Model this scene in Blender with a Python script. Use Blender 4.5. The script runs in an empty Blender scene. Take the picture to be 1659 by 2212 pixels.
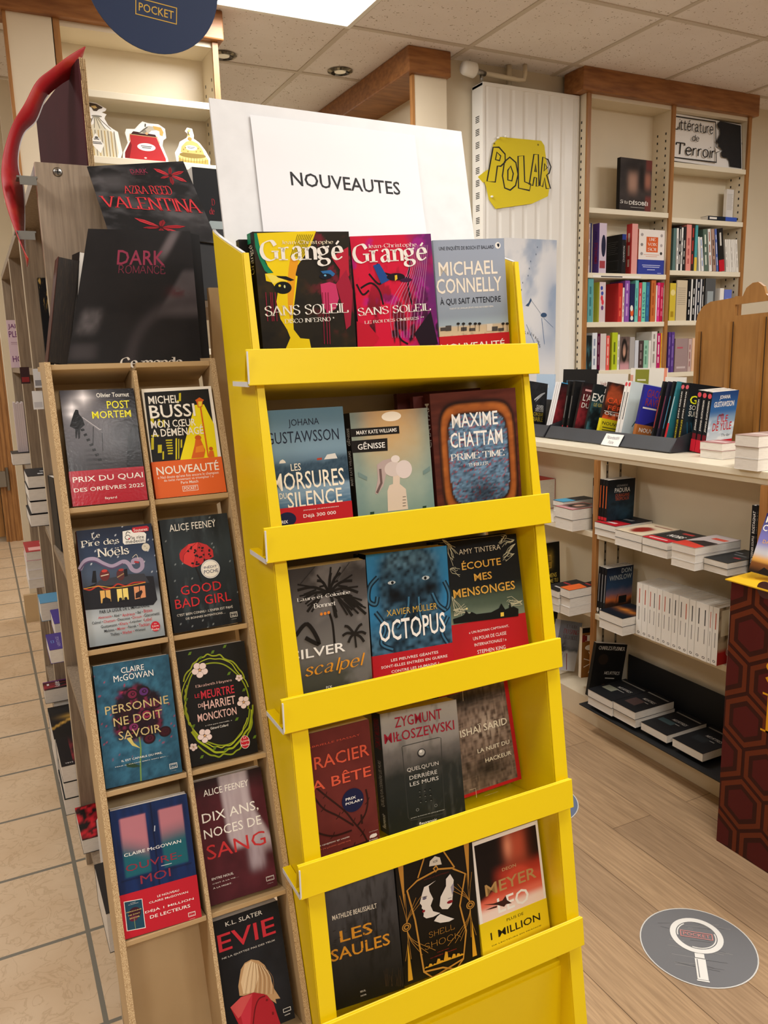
import bpy, math, random
import numpy as np
from mathutils import Matrix, Vector

# ------------------------------------------------------------------ camera, light, exposure
scn = bpy.context.scene
COL = scn.collection
EYE = 1.45
cam_d = bpy.data.cameras.new('camera')
cam = bpy.data.objects.new('camera', cam_d)
COL.objects.link(cam)
scn.camera = cam
F_PX, HEAD, PITCH, ROLL = 1731.97, 0.461729, 0.192325, -0.026923
cam_d.sensor_fit = 'VERTICAL'
cam_d.sensor_height = 24.0
cam_d.lens = F_PX / 2212.0 * 24.0
cam_d.clip_start = 0.02
_f = Vector((math.sin(HEAD)*math.cos(PITCH), math.cos(HEAD)*math.cos(PITCH), -math.sin(PITCH)))
_r = Vector((math.cos(HEAD), -math.sin(HEAD), 0))
_u = _r.cross(_f)
_r2 = math.cos(ROLL)*_r + math.sin(ROLL)*_u
_u2 = -math.sin(ROLL)*_r + math.cos(ROLL)*_u
cam.matrix_world = Matrix(((_r2.x, _u2.x, -_f.x, 0), (_r2.y, _u2.y, -_f.y, 0), (_r2.z, _u2.z, -_f.z, EYE), (0, 0, 0, 1)))
scn.view_settings.view_transform = 'Standard'
scn.view_settings.look = 'None'
scn.view_settings.gamma = 1.0
scn.view_settings.use_curve_mapping = False
scn.view_settings.exposure = 0.0
try:
    scn.cycles.use_denoising = True
    scn.cycles.max_bounces = 6
    scn.cycles.diffuse_bounces = 4
    scn.cycles.glossy_bounces = 2
    scn.cycles.sample_clamp_indirect = 4.0
except Exception:
    pass
world = bpy.data.worlds.new('world')
scn.world = world
world.use_nodes = True
world.node_tree.nodes['Background'].inputs[0].default_value = (1.0, 0.96, 0.9, 1)
world.node_tree.nodes['Background'].inputs[1].default_value = 0.3
CEIL = EYE + 1.38
LIGHT_SPOTS = [(1.283, 3.088, .8), (-1.13, 3.088, 1), (1.283, .672, .8), (-1.13, .672, 1), (3.7, 1.88, 1), (3.7, -.536, 1), (1.283, -1.744, 1), (.075, -1.744, 1), (-1.13, -1.744, 1), (2.49, .672, .9), (-1.13, 5.5, 1), (1.4, 5.6, .8)]
LIGHT_W = 26.0
def panel_light(x, y, k):
    d = bpy.data.lights.new('panel_glow', 'AREA')
    d.shape = 'SQUARE'; d.size = 0.56; d.energy = LIGHT_W*k; d.color = (1.0, 0.98, 0.945)
    o = bpy.data.objects.new('panel_glow', d)
    COL.objects.link(o)
    o.location = (x, y, CEIL-0.035)
    return o
for _x, _y, _k in LIGHT_SPOTS:
    panel_light(_x, _y, _k)
_s = panel_light(.63, -1.29, .16)          # a round ceiling spot behind the viewer
_s.data.shape = 'DISK'; _s.data.size = .11

# ------------------------------------------------------------------ helpers
def lin(h):
    if not isinstance(h, str):
        return tuple(h)[:3]
    c = [int(h[i:i+2], 16)/255 for i in (0, 2, 4)]
    return tuple(x/12.92 if x <= 0.04045 else ((x+0.055)/1.055)**2.4 for x in c)

def mat(name, col, rough=0.5, col2=None, scale=8.0, stretch=(1, 1, 1), detail=4.0, mix=(0.35, 0.7), bump=0.0, bump_scale=None, metal=0.0, coat=0.0, emit=None, wave=None):
    m = bpy.data.materials.new(name)
    m.use_nodes = True
    nt = m.node_tree; N = nt.nodes; L = nt.links
    b = N['Principled BSDF']
    b.inputs['Roughness'].default_value = rough
    b.inputs['Metallic'].default_value = metal
    b.inputs['Coat Weight'].default_value = coat
    b.inputs['Base Color'].default_value = (*lin(col), 1)
    tc = N.new('ShaderNodeTexCoord')
    mp = N.new('ShaderNodeMapping'); mp.inputs['Scale'].default_value = stretch
    L.new(tc.outputs['Object'], mp.inputs['Vector'])
    if col2:
        nz = N.new('ShaderNodeTexNoise'); nz.inputs['Scale'].default_value = scale; nz.inputs['Detail'].default_value = detail
        L.new(mp.outputs[0], nz.inputs['Vector'])
        r = N.new('ShaderNodeValToRGB')
        r.color_ramp.elements[0].position = mix[0]; r.color_ramp.elements[1].position = mix[1]
        r.color_ramp.elements[0].color = (*lin(col), 1); r.color_ramp.elements[1].color = (*lin(col2), 1)
        L.new(nz.outputs['Fac'], r.inputs[0]); L.new(r.outputs[0], b.inputs['Base Color'])
    if bump:
        nb = N.new('ShaderNodeTexNoise'); nb.inputs['Scale'].default_value = bump_scale or scale; nb.inputs['Detail'].default_value = 3
        L.new(mp.outputs[0], nb.inputs['Vector'])
        bp = N.new('ShaderNodeBump'); bp.inputs['Strength'].default_value = bump; bp.inputs['Distance'].default_value = 0.002
        L.new(nb.outputs['Fac'], bp.inputs['Height']); L.new(bp.outputs[0], b.inputs['Normal'])
    if emit:
        b.inputs['Emission Color'].default_value = (*lin(emit[0]), 1); b.inputs['Emission Strength'].default_value = emit[1]
    return m

def print_mat(name, rough, coat=0.0, bump=0.0):
    m = bpy.data.materials.new(name); m.use_nodes = True
    nt = m.node_tree; b = nt.nodes['Principled BSDF']
    a = nt.nodes.new('ShaderNodeAttribute'); a.attribute_name = 'Col'
    nt.links.new(a.outputs['Color'], b.inputs['Base Color'])
    b.inputs['Roughness'].default_value = rough; b.inputs['Coat Weight'].default_value = coat; b.inputs['Specular IOR Level'].default_value = .22
    b.inputs['Coat Roughness'].default_value = 0.12
    if bump:
        tc = nt.nodes.new('ShaderNodeTexCoord'); nb = nt.nodes.new('ShaderNodeTexNoise'); nb.inputs['Scale'].default_value = 220
        bp = nt.nodes.new('ShaderNodeBump'); bp.inputs['Strength'].default_value = bump; bp.inputs['Distance'].default_value = 0.001
        nt.links.new(tc.outputs['Object'], nb.inputs['Vector']); nt.links.new(nb.outputs['Fac'], bp.inputs['Height']); nt.links.new(bp.outputs[0], b.inputs['Normal'])
    return m

PRINT = print_mat('printed_cover', 0.5)
GLOSS = print_mat('glossy_printed_cover', 0.16, 0.0, 0.1)
PAGES = mat('page_edges', 'e9e4dc', 0.85, 'd2cbc0', 40, (1, 60, 1), 3, (0.35, 0.7))
PAGES_TAN = mat('cream_page_edges', 'd9c58f', 0.85, 'bda66c', 40, (1, 60, 1), 3, (0.35, 0.7))
PAGES_DARK = mat('black_sprayed_page_edges', '1c1714', 0.6, '4a3a2c', 40, (1, 90, 1), 3, (0.5, 0.75))

class MB:
    """collects faces with a colour and a material slot, then links them as one mesh"""
    def __init__(self, T=None):
        self.v = []; self.f = []; self.c = []; self.m = []; self.T = T; self.col = (0.5, 0.5, 0.5); self.slot = 0
    def add(self, verts, faces, col=None, slot=None):
        o = len(self.v)
        if self.T is not None:
            verts = [tuple(self.T @ Vector(p)) for p in verts]
        self.v.extend([tuple(p) for p in verts])
        c = lin(col) if col is not None else self.col
        s = self.slot if slot is None else slot
        for f in faces:
            self.f.append(tuple(o+i for i in f)); self.c.append(c); self.m.append(s)
    def box(self, a, b, col=None, slot=None):
        x0, y0, z0 = [min(a[i], b[i]) for i in range(3)]; x1, y1, z1 = [max(a[i], b[i]) for i in range(3)]
        self.add([(x0,y0,z0),(x1,y0,z0),(x1,y1,z0),(x0,y1,z0),(x0,y0,z1),(x1,y0,z1),(x1,y1,z1),(x0,y1,z1)],
                 [(0,3,2,1),(4,5,6,7),(0,1,5,4),(1,2,6,5),(2,3,7,6),(3,0,4,7)], col, slot)
    def hexa(self, p, col=None, slot=None):
        """eight corners: bottom ring then top ring"""
        self.add(p, [(0,3,2,1),(4,5,6,7),(0,1,5,4),(1,2,6,5),(2,3,7,6),(3,0,4,7)], col, slot)
    def prism(self, poly, d, col=None, slot=None):
        """polygon of 3-D points swept by the vector d"""
        n = len(poly); q = [tuple(Vector(p)+Vector(d)) for p in poly]
        self.add(list(poly)+q, [tuple(range(n))[::-1], tuple(range(n, 2*n))]+[(i, (i+1) % n, n+(i+1) % n, n+i) for i in range(n)], col, slot)
    def tube(self, pts, r, seg=10, col=None, slot=None, cap=True):
        pts = [Vector(p) for p in pts]; rs = r if isinstance(r, (list, tuple)) else [r]*len(pts)
        vs = []; fs = []
        for i, p in enumerate(pts):
            d = (pts[min(i+1, len(pts)-1)]-pts[max(i-1, 0)]).normalized()
            a = d.orthogonal().normalized() if i == 0 else (a-d*a.dot(d)).normalized()
            b = d.cross(a)
            for k in range(seg):
                t = 2*math.pi*k/seg
                vs.append(tuple(p+(a*math.cos(t)+b*math.sin(t))*rs[i]))
        for i in range(len(pts)-1):
            for k in range(seg):
                fs.append((i*seg+k, i*seg+(k+1) % seg, (i+1)*seg+(k+1) % seg, (i+1)*seg+k))
        if cap:
            fs.append(tuple(range(seg))[::-1]); fs.append(tuple((len(pts)-1)*seg+k for k in range(seg)))
        self.add(vs, fs, col, slot)
    def build(self, name, mats, parent=None, smooth=False, bevel=0.0, kind=None):
        me = bpy.data.meshes.new(name)
        me.from_pydata(self.v, [], self.f); me.update()
        mats = mats if isinstance(mats, (list, tuple)) else [mats]
        for m in mats: me.materials.append(m)
        if len(mats) > 1: me.polygons.foreach_set('material_index', self.m)
        at = me.color_attributes.new('Col', 'FLOAT_COLOR', 'CORNER')
        rows = []
        for c, f in zip(self.c, self.f):
            if isinstance(c[0], tuple): rows += [(*q, 1.0) for q in c]
            else: rows += [(*c, 1.0)]*len(f)
        cs = np.array(rows, dtype=np.float32)
        at.data.foreach_set('color', cs.ravel())
        if smooth: me.polygons.foreach_set('use_smooth', [True]*len(me.polygons))
        o = bpy.data.objects.new(name, me); COL.objects.link(o)
        if parent is not None: o.parent = parent
        if bevel:
            md = o.modifiers.new('soft_edge', 'BEVEL'); md.width = bevel; md.segments = 2; md.limit_method = 'ANGLE'
        if kind: o['kind'] = kind
        return o

def tag(o, label, cat, group=None, kind=None):
    o['label'] = label; o['category'] = cat
    if group: o['group'] = group
    if kind: o['kind'] = kind
    return o
def empty(name, label, cat, loc=(0, 0, 0), group=None, M=None):
    o = bpy.data.objects.new(name, None); COL.objects.link(o); o.empty_display_size = 0.05
    if M is not None: o.matrix_world = M
    else: o.location = loc
    return tag(o, label, cat, group)
def R3(yaw, lean, roll):
    """columns: right along the face, into the thing, up along the face (degrees)"""
    y, l, r = [math.radians(a) for a in (yaw, lean, roll)]
    u = Vector((math.cos(y), math.sin(y), 0)); f = Vector((-math.sin(y), math.cos(y), 0)); z = Vector((0, 0, 1))
    v = math.cos(l)*z+math.sin(l)*f; n = math.cos(l)*f-math.sin(l)*z
    return math.cos(r)*u+math.sin(r)*v, n, -math.sin(r)*u+math.cos(r)*v
def frame(loc, yaw=0, lean=0, roll=0):
    u, n, v = R3(yaw, lean, roll)
    return Matrix(((u.x, n.x, v.x, loc[0]), (u.y, n.y, v.y, loc[1]), (u.z, n.z, v.z, loc[2]), (0, 0, 0, 1)))

# ------------------------------------------------------------------ lettering
_tc = {}
def sans(s, bold=0.0):
    k = (s, bold)
    if k in _tc: return _tc[k]
    cu = bpy.data.curves.new('t', 'FONT'); cu.body = s; cu.resolution_u = 2; cu.offset = bold; cu.fill_mode = 'FRONT'
    ob = bpy.data.objects.new('t', cu); COL.objects.link(ob)
    dg = bpy.context.evaluated_depsgraph_get(); ev = ob.evaluated_get(dg); me = ev.to_mesh()
    v = np.array([p.co[:2] for p in me.vertices]) if len(me.vertices) else np.zeros((0, 2))
    f = [tuple(p.vertices) for p in me.polygons]
    ev.to_mesh_clear(); bpy.data.objects.remove(ob); bpy.data.curves.remove(cu)
    _tc[k] = (v, f); return _tc[k]

# pen-drawn letters, cap height 10; '~' = smooth stroke
GL = {
'A':"0,0 4.2,10 8.4,0|1.7,3.6 6.8,3.6",'B':"1,0 1,10|~1,10 4.6,10 6.3,7.7 4.6,5.4 1,5.3|~1,5.3 5.4,5.2 7.2,2.7 5.4,.1 1,0",
'C':"~8,7.6 6.6,9.7 4.6,10 1.8,8.4 .7,5 1.8,1.6 4.6,0 6.8,.5 8.2,2.6",'D':"1,0 1,10|~1,10 4.6,9.9 7.6,8.3 8.6,5 7.6,1.7 4.6,.1 1,0",
'E':"1,0 1,10|1,10 6.8,10 6.8,8|1,5.2 5.4,5.2|1,0 7.2,0 7.2,2.2",'F':"1,0 1,10|1,10 6.8,10 6.8,8|1,5.2 5.4,5.2",
'G':"~8.2,7.6 6.8,9.7 4.8,10 1.9,8.5 .7,5 1.9,1.5 4.8,0 7,.5 8.4,1.4|8.4,.8 8.4,4.6|6,4.6 9.8,4.6",'H':"1,0 1,10|8,0 8,10|1,5.2 8,5.2",
'I':"1.2,0 1.2,10",'J':"~3,10 3,3 2.4,.6 .4,-.6",'K':"1,0 1,10|7.4,10 1.2,4.4|3.4,6.2 8,0",'L':"1,0 1,10|1,0 6.8,0 6.8,2.4",
'M':"1,0 1,10|1,10 5.2,1 9.4,10|9.4,10 9.4,0",'N':"1,0 1,10|1,10 8.2,0|8.2,0 8.2,10",'O':"~4.8,10 1.8,8.6 .7,5 1.8,1.4 4.8,0 7.8,1.4 8.9,5 7.8,8.6 4.8,10",
'P':"1,0 1,10|~1,10 5,10 7,7.3 5,4.7 1,4.6",'Q':"~4.8,10 1.8,8.6 .7,5 1.8,1.4 4.8,0 7.8,1.4 8.9,5 7.8,8.6 4.8,10|5.4,1.6 8.4,-1.4",
'R':"1,0 1,10|~1,10 5,10 6.8,7.6 5,5.1 1,5|4.4,5 8.4,0",'S':"~6.6,8 5.4,9.7 3.6,10 1.4,8.9 1.3,6.8 3.8,5.3 6.4,3.9 6.6,1.6 4.6,.1 2.4,.2 .8,2.2",
'T':".4,8 .4,10 8.4,10 8.4,8|4.4,0 4.4,10",'U':"~1,10 1,3.4 2.2,.7 4.6,0 7,.7 8.2,3.4 8.2,10",'V':".2,10 4.4,0 8.6,10",'W':".2,10 3.4,0 6.6,10 9.8,0 13,10",
'X':".6,0 8.2,10|.4,10 8.4,0",'Y':".2,10 4.4,5 8.6,10|4.4,5 4.4,0",'Z':"1,8 1,10 7.6,10 .8,0 7.8,0 7.8,2.2",
'a':"~1,5.6 2.2,6.8 3.8,6.6 4.6,5.2 4.6,1.2 5.2,.1 6.2,.5|~4.6,4.1 2,3.4 .7,1.9 1.5,.2 3.2,.3 4.6,1.8",'b':"1,10 1,0|~1,5 3,6.8 5.4,5.8 6,3.3 5.2,.9 3,0 1,1.4",
'c':"~5.2,5.2 3.8,6.7 1.8,6 .7,3.3 1.8,.6 3.8,0 5.6,1.3",'d':"6,10 6,0|~6,5 4.2,6.8 1.7,6 .7,3.3 1.7,.6 4,.1 6,1.6",
'e':".8,3.7 5.8,3.7|~5.8,3.7 5,6 3.2,6.8 1.5,5.9 .7,3.3 1.6,.7 3.6,0 5.8,1.4",'f':"1.8,0 1.8,8|~1.8,7.6 2.4,9.6 4.2,10|0,6.4 4,6.4",
'g':"~3.2,6.7 1.2,5.9 .9,4.2 2,2.7 3.6,2.6 5.2,3.8 5.1,5.7 3.2,6.7|~5,6 5.8,6.8 6.8,6.7|~2,2.7 1,1.5 2.4,.5 5,.2 6.2,-1.1 5.2,-2.7 2.8,-3.2 .7,-2.3 .8,-.8 2.2,.2",
'h':"1,10 1,0|~1,4.8 3,6.7 5.2,5.9 5.6,4.2 5.6,0",'i':"1.2,0 1.2,6.6|1.2,9 1.2,9.7",'j':"~1.6,6.6 1.6,-1 .8,-2.8 -.6,-3|1.6,9 1.6,9.7",'k':"1,10 1,0|5.4,6.6 1.2,2.8|2.6,4 6,0",
'l':"1.2,10 1.2,0",'m':"1,6.6 1,0|~1,4.8 2.8,6.7 4.6,5.9 5,4.2 5,0|~5,4.8 6.8,6.7 8.6,5.9 9,4.2 9,0",'n':"1,6.6 1,0|~1,4.8 3,6.7 5.2,5.9 5.6,4.2 5.6,0",
'o':"~3.3,6.8 1.4,5.9 .7,3.4 1.4,.9 3.3,0 5.2,.9 5.9,3.4 5.2,5.9 3.3,6.8",'p':"1,6.6 1,-3|~1,5 3,6.8 5.4,5.8 6,3.3 5.2,.9 3,0 1,1.4",'q':"6,6.6 6,-3|~6,5 4.2,6.8 1.7,6 .7,3.3 1.7,.6 4,.1 6,1.6",
'r':"1,6.6 1,0|~1,4.4 2.4,6.4 4.2,6.5",'s':"~4.6,5.4 3.2,6.7 1.4,6.1 1.2,4.7 3.2,3.5 4.8,2.1 4.4,.5 2.6,0 .8,1.3",'t':"~1.8,8.6 1.8,1.4 2.6,.1 4.2,.6|0,6.4 4,6.4",
'u':"~1,6.6 1,1.6 2,.1 4,.4 5.6,2|5.6,6.6 5.6,0",'v':".2,6.6 3,0 5.8,6.6",'w':".2,6.6 2.6,0 5,6.6 7.4,0 9.8,6.6",'x':".4,6.6 5.6,0|5.4,6.6 .2,0",'y':".2,6.6 3.1,0|5.8,6.6 2,-3",'z':".8,6.6 5.4,6.6 .6,0 5.6,0",
'-':".6,3.4 3.4,3.4",'*':"2,9.6 2,6|.4,8.8 3.6,6.8|3.6,8.8 .4,6.8",'.':"1,0 1,.7",'!':"1,3 1,10|1,0 1,.7","'":"1,10 1,7.6",
}
DIA = {'é':('e',"2.8,8 4.4,9.8"),'è':('e',"4,8 2.2,9.8"),'ë':('e',"2,8.4 2,9.1|4.4,8.4 4.4,9.1"),'ï':('i',"0,8.4 0,9.1|2.4,8.4 2.4,9.1"),'É':('E',"3.4,11 5,12.6"),'à':('a',"3.6,8 2,9.8"),'ö':('o',"2,8.4 2,9.1|4.4,8.4 4.4,9.1")}
def spline(p, n=6):
    out = []
    for i in range(len(p)-1):
        a, b, c, d = p[max(i-1, 0)], p[i], p[i+1], p[min(i+2, len(p)-1)]
        for k in range(n):
            t = k/n
            out.append(tuple(0.5*(2*b[j]+(c[j]-a[j])*t+(2*a[j]-5*b[j]+4*c[j]-d[j])*t*t+(3*b[j]-a[j]-3*c[j]+d[j])*t**3) for j in (0, 1)))
    out.append(p[-1]); return out
def ribbon(pts, wf):
    """flat stroke; wf(angle) gives the width"""
    v = []; f = []
    n = len(pts)
    if n < 2: return v, f
    cl = abs(pts[0][0]-pts[-1][0])+abs(pts[0][1]-pts[-1][1]) < 1e-6
    for i in range(n):
        a = pts[i-1] if i > 0 else (pts[-2] if cl else pts[0]); b = pts[i+1] if i < n-1 else (pts[1] if cl else pts[-1])
        dx, dy = b[0]-a[0], b[1]-a[1]; l = math.hypot(dx, dy) or 1
        w = wf(math.atan2(dy, dx))/2
        v += [(pts[i][0]-dy/l*w, pts[i][1]+dx/l*w), (pts[i][0]+dy/l*w, pts[i][1]-dx/l*w)]
    for i in range(n-1): f.append((2*i+1, 2*i+3, 2*i+2, 2*i))
    return v, f
def pen(s, thick=1.5, thin=0.45, serif=True, slant=0.0, space=1.3):
    V = []; Fc = []; x0 = 0.0
    nib = math.radians(18)
    wf = lambda a: max(thin, thick*abs(math.sin(a-nib)))
    for ch in s:
        if ch == ' ': x0 += 4; continue
        base, acc = DIA.get(ch, (ch, None))
        g = GL.get(base)
        if g is None: x0 += 4; continue
        if base == 'i' and acc: g = g.split('|')[0]
        strokes = [(q, True) for q in g.split('|')]+([(q, False) for q in acc.split('|')] if acc else [])
        mx = 0
        for st, sf in strokes:
            sm = st[0] == '~'
            p = [tuple(float(t) for t in w.split(',')) for w in st.lstrip('~').split()]
            mx = max(mx, max(q[0] for q in p))
            ends = []
            if serif and sf and not sm:
                for e, o in ((p[0], p[1]), (p[-1], p[-2])):
                    if abs(e[1]-o[1]) > 1.5 and (abs(e[1]) < .3 or abs(e[1]-10) < .3 or (abs(e[1]-6.6) < .3 and base.islower()) or abs(e[1]+3) < .3): ends.append(e)
            segs = [spline(p)] if sm else [[p[i], p[i+1]] for i in range(len(p)-1)]
            for sg in segs:
                v, f = ribbon([(x0+a+slant*b, b) for a, b in sg], wf)
                o = len(V); V += v; Fc += [tuple(o+i for i in q) for q in f]
            for e in ends:
                h = thin*0.9; w = thick*1.15; ex = x0+e[0]+slant*e[1]; sg = -1 if e[1] > 3 else 1
                left = w*(.35 if base.islower() and e[1] > 3 else 1)
                o = len(V)
                lw = w if not (base.islower() and e[1] > 3) else w*.2
                V += [(ex-w, e[1]), (ex+lw, e[1]), (ex+lw, e[1]+sg*h), (ex-w, e[1]+sg*h)]
                Fc.append((o, o+1, o+2, o+3) if sg > 0 else (o+3, o+2, o+1, o))
        x0 += mx+space
    return np.array(V) if V else np.zeros((0, 2)), Fc
FONTS = {'r': lambda s: sans(s, 0.0), 'b': lambda s: sans(s, 0.005), 'x': lambda s: sans(s, 0.01), 'l': lambda s: sans(s, -0.012),
 's': lambda s: pen(s), 'sb': lambda s: pen(s, 2.1, 0.55), 'si': lambda s: pen(s, 1.4, .45, False, .25), 'f': lambda s: pen(s, .95, .85, False, 0, 1.7), 'ft': lambda s: pen(s, .62, .5, False, 0, 1.9), 'fx': lambda s: pen(s, 2.0, 1.7, False, 0, 1.9), 'hand': lambda s: pen(s, 1.25, .85, False, .12, 1.0)}
def letters(s, font):
    k = ('#'+font, s)
    if k not in _tc: _tc[k] = FONTS[font](s)
    return _tc[k]

# ------------------------------------------------------------------ printed artwork
def art(mb, items, w, h, y0=-0.0003, step=0.00002, slot=None, uvbox=None):
    """items in fractions of the face (0..1 across, 0..1 up); drawn on the plane y=y0 of a w x h face"""
    y = y0
    def put(pts, faces, col):
        nonlocal y
        y -= step
        mb.add([(a*w, y, b*h) for a, b in pts], faces, col, slot)
    for it in items:
        k = it[0]
        if k == 't':
            _, s, u0, v0, u1, v1, col, font = it
            V, Fc = letters(s, font)
            if len(V) == 0: continue
            lo = V.min(0); hi = V.max(0); d = np.maximum(hi-lo, 1e-6)
            P = (V-lo)/d*np.array([u1-u0, v1-v0])+np.array([u0, v0])
            put([tuple(p) for p in P], Fc, col)
        elif k == 'tv':     # lettering running up a spine
            _, s, u0, v0, u1, v1, col, font = it
            V, Fc = letters(s, font)
            if len(V) == 0: continue
            lo = V.min(0); hi = V.max(0); d = np.maximum(hi-lo, 1e-6)
            Q = (V-lo)/d
            put([(u1-(q[1])*(u1-u0), v0+q[0]*(v1-v0)) for q in Q], Fc, col)
        elif k == 'p':
            pts = it[1]
            a = sum(pts[i][0]*pts[(i+1) % len(pts)][1]-pts[(i+1) % len(pts)][0]*pts[i][1] for i in range(len(pts)))
            pts = pts if a > 0 else pts[::-1]
            put(pts, [tuple(range(len(pts)))], it[2])
        elif k == 'r':
            _, u0, v0, u1, v1, col = it
            put([(u0, v0), (u1, v0), (u1, v1), (u0, v1)], [(0, 1, 2, 3)], col)
        elif k == 'e':
            _, cu, cv, ru, rv, col = it
            n = 26
            put([(cu+ru*math.cos(2*math.pi*i/n), cv+rv*math.sin(2*math.pi*i/n)) for i in range(n)], [tuple(range(n))], col)
        elif k == 'l':      # stroke; width in metres
            pts = [(a*w, b*h) for a, b in it[1]]
            if it[2] < 0: pts = spline(pts)
            v, f = ribbon(pts, lambda a, q=abs(it[2]): q)
            put([(a/w, b/h) for a, b in v], f, it[3])
        elif k == 'box':    # outlined rectangle; width in metres
            _, u0, v0, u1, v1, wd, col = it
            a, b = wd/w, wd/h
            for q in ((u0, v0, u1, v0+b), (u0, v1-b, u1, v1), (u0, v0, u0+a, v1), (u1-a, v0, u1, v1)):
                put([(q[0], q[1]), (q[2], q[1]), (q[2], q[3]), (q[0], q[3])], [(0, 1, 2, 3)], col)

def _h(ix, iy, s):
    n = (ix*374761393+iy*668265263+s*1442695041) & 0x7fffffff
    n = ((n ^ (n >> 13))*1274126177) & 0x7fffffff
    return ((n ^ (n >> 16)) & 0xffff)/65535.0
def noise(u, v, sc, seed=0, asp=1.5):
    x = np.asarray(u)*sc; y = np.asarray(v)*sc*asp
    ix = np.floor(x).astype(np.int64); iy = np.floor(y).astype(np.int64); fx = x-ix; fy = y-iy
    fx = fx*fx*(3-2*fx); fy = fy*fy*(3-2*fy)
    return (_h(ix, iy, seed)*(1-fx)+_h(ix+1, iy, seed)*fx)*(1-fy)+(_h(ix, iy+1, seed)*(1-fx)+_h(ix+1, iy+1, seed)*fx)*fy
def fbm(u, v, sc, seed=0, o=4):
    return sum(noise(u, v, sc*2**i, seed+i)*0.5**(i+1) for i in range(o))/(1-0.5**o)
def C3(h): return np.array(lin(h))
def mixc(a, b, t):
    t = np.clip(np.asarray(t, float), 0, 1)[..., None]
    return a*(1-t)+b*t
def ramp(t, stops):
    t = np.asarray(t, float); out = np.zeros(t.shape+(3,)); out[:] = C3(stops[0][1])
    for (a, ca), (b, cb) in zip(stops, stops[1:]):
        k = np.clip((t-a)/max(b-a, 1e-6), 0, 1); k = k*k*(3-2*k)
        out = np.where((t >= a)[..., None], mixc(C3(ca), C3(cb), k), out)
    return out
def sm(a, b, x): 
    t = np.clip((x-a)/(b-a), 0, 1); return t*t*(3-2*t)
def blob(u, v, cu, cv, ru, rv, p=2): return np.exp(-(np.abs((u-cu)/ru)**p+np.abs((v-cv)/rv)**p))

def raster(mb, fn, w, h, y0, nx=56, ny=84, slot=0):
    us = np.linspace(0, 1, nx+1); vs = np.linspace(0, 1, ny+1)
    U, V = np.meshgrid(us, vs)
    Cc = np.clip(fn(U, V), 0, 1); g = lambda j, i: tuple(Cc[j, i])
    o = len(mb.v)
    for b in vs:
        for a in us:
            p = (a*w, y0, b*h)
            mb.v.append(tuple(mb.T @ Vector(p)) if mb.T is not None else p)
    for j in range(ny):
        for i in range(nx):
            mb.f.append((o+j*(nx+1)+i, o+j*(nx+1)+i+1, o+(j+1)*(nx+1)+i+1, o+(j+1)*(nx+1)+i))
            mb.c.append((g(j, i), g(j, i+1), g(j+1, i+1), g(j+1, i))); mb.m.append(slot)

# ------------------------------------------------------------------ cover pictures (printed art)
def rast_disco(u, v):
    n = fbm(u, v, 9, 1); c = ramp(n, [(0, '141210'), (.55, '241f16'), (1, '3a2c14')])
    t = sm(.62, .7, n)*sm(.45, .75, u)*sm(.2, .5, v)
    return mixc(c, C3('7a1830'), t*.8)
def rast_roi(u, v):
    n = fbm(u*1.6, v*.6, 8, 7); m = fbm(u, v, 5, 21)
    c = mixc(C3('d0123a'), C3('6a1f6a'), sm(.55, 1.0, u+(m-.5)*.5))
    c = mixc(c, C3('b01a90'), sm(.62, .7, m)*.6)
    return mixc(c, C3('160a14'), sm(.52, .6, n)*sm(1.15, .3, v+.2*n))
def rast_conn(u, v):
    c = ramp(v, [(0, 'cdb48c'), (.24, 'd8c4a0'), (.33, 'c9b595'), (.345, '9fb0ba'), (.42, '8d9aa8'), (.6, '9aa3b2'), (1, '9ba6b8')])
    return mixc(c, C3('3a2f28'), sm(.05, .0, np.abs(v-.2)-.02-.03*noise(u, v*0, 40, 3))*sm(.35, .7, noise(u, v, 45, 5)))
def rast_mors(u, v):
    c = ramp(v, [(0, '2a4a66'), (.28, '3c6480'), (.43, '7d98ab'), (.46, '2c4356'), (.6, '5c7688'), (.72, '7a97a8'), (1, '5f8398')])
    f = sm(.0, .05, .6+.07*noise(u, u*0, 7, 2)-v)*sm(.45, .5, v)
    c = mixc(c, C3('22394a'), f*(.55+.45*noise(u, v, 60, 4)))
    return mixc(c, C3('9fb6c2'), .25*sm(.5, .8, noise(u*.4, v*3, 20, 9))*(v < .42))
def rast_gen(u, v):
    c = ramp(v, [(0, '6f8880'), (.4, '8aa094'), (.75, '9a9f88'), (1, '6e8488')])
    g = blob(u, v, .52, .98, .42, .38); c = mixc(c, C3('dca862'), g*.9)
    c = mixc(c, C3('5c7f80'), sm(.25, .02, u)*.6+sm(.8, 1, u)*.5)
    return mixc(c, C3('b9bda8'), .25*fbm(u, v, 12, 3)*sm(.1, .4, v))
def rast_tv(u, v):
    wood = mixc(C3('6a3020'), C3('3a140e'), fbm(u*.5, v*3, 8, 2))
    d = (np.abs((u-.52)/.44)**5+np.abs((v-.49)/.43)**5)**.2
    fr = mixc(C3('7a3a16'), C3('b8682a'), sm(.75, .95, d)*fbm(u, v*2, 10, 5)+.2)
    c = np.where((d < 1)[..., None], fr, wood)
    c = mixc(c, C3('1c0a06'), np.exp(-((d-1.0)/.04)**2)); c = mixc(c, C3('180a06'), np.exp(-((d-.8)/.03)**2))
    s = noise(u*.6, v*4, 60, 8); q = noise(u, v*3, 90, 12)
    scr = mixc(C3('1d2436'), C3('7aa0bf'), s); scr = mixc(scr, C3('a0302c'), sm(.72, .86, q)*.8)
    scr = mixc(scr, C3('10131c'), blob(u, v, .55, .22, .2, .1)*.8)
    return np.where((d < .78)[..., None], scr, c)
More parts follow.
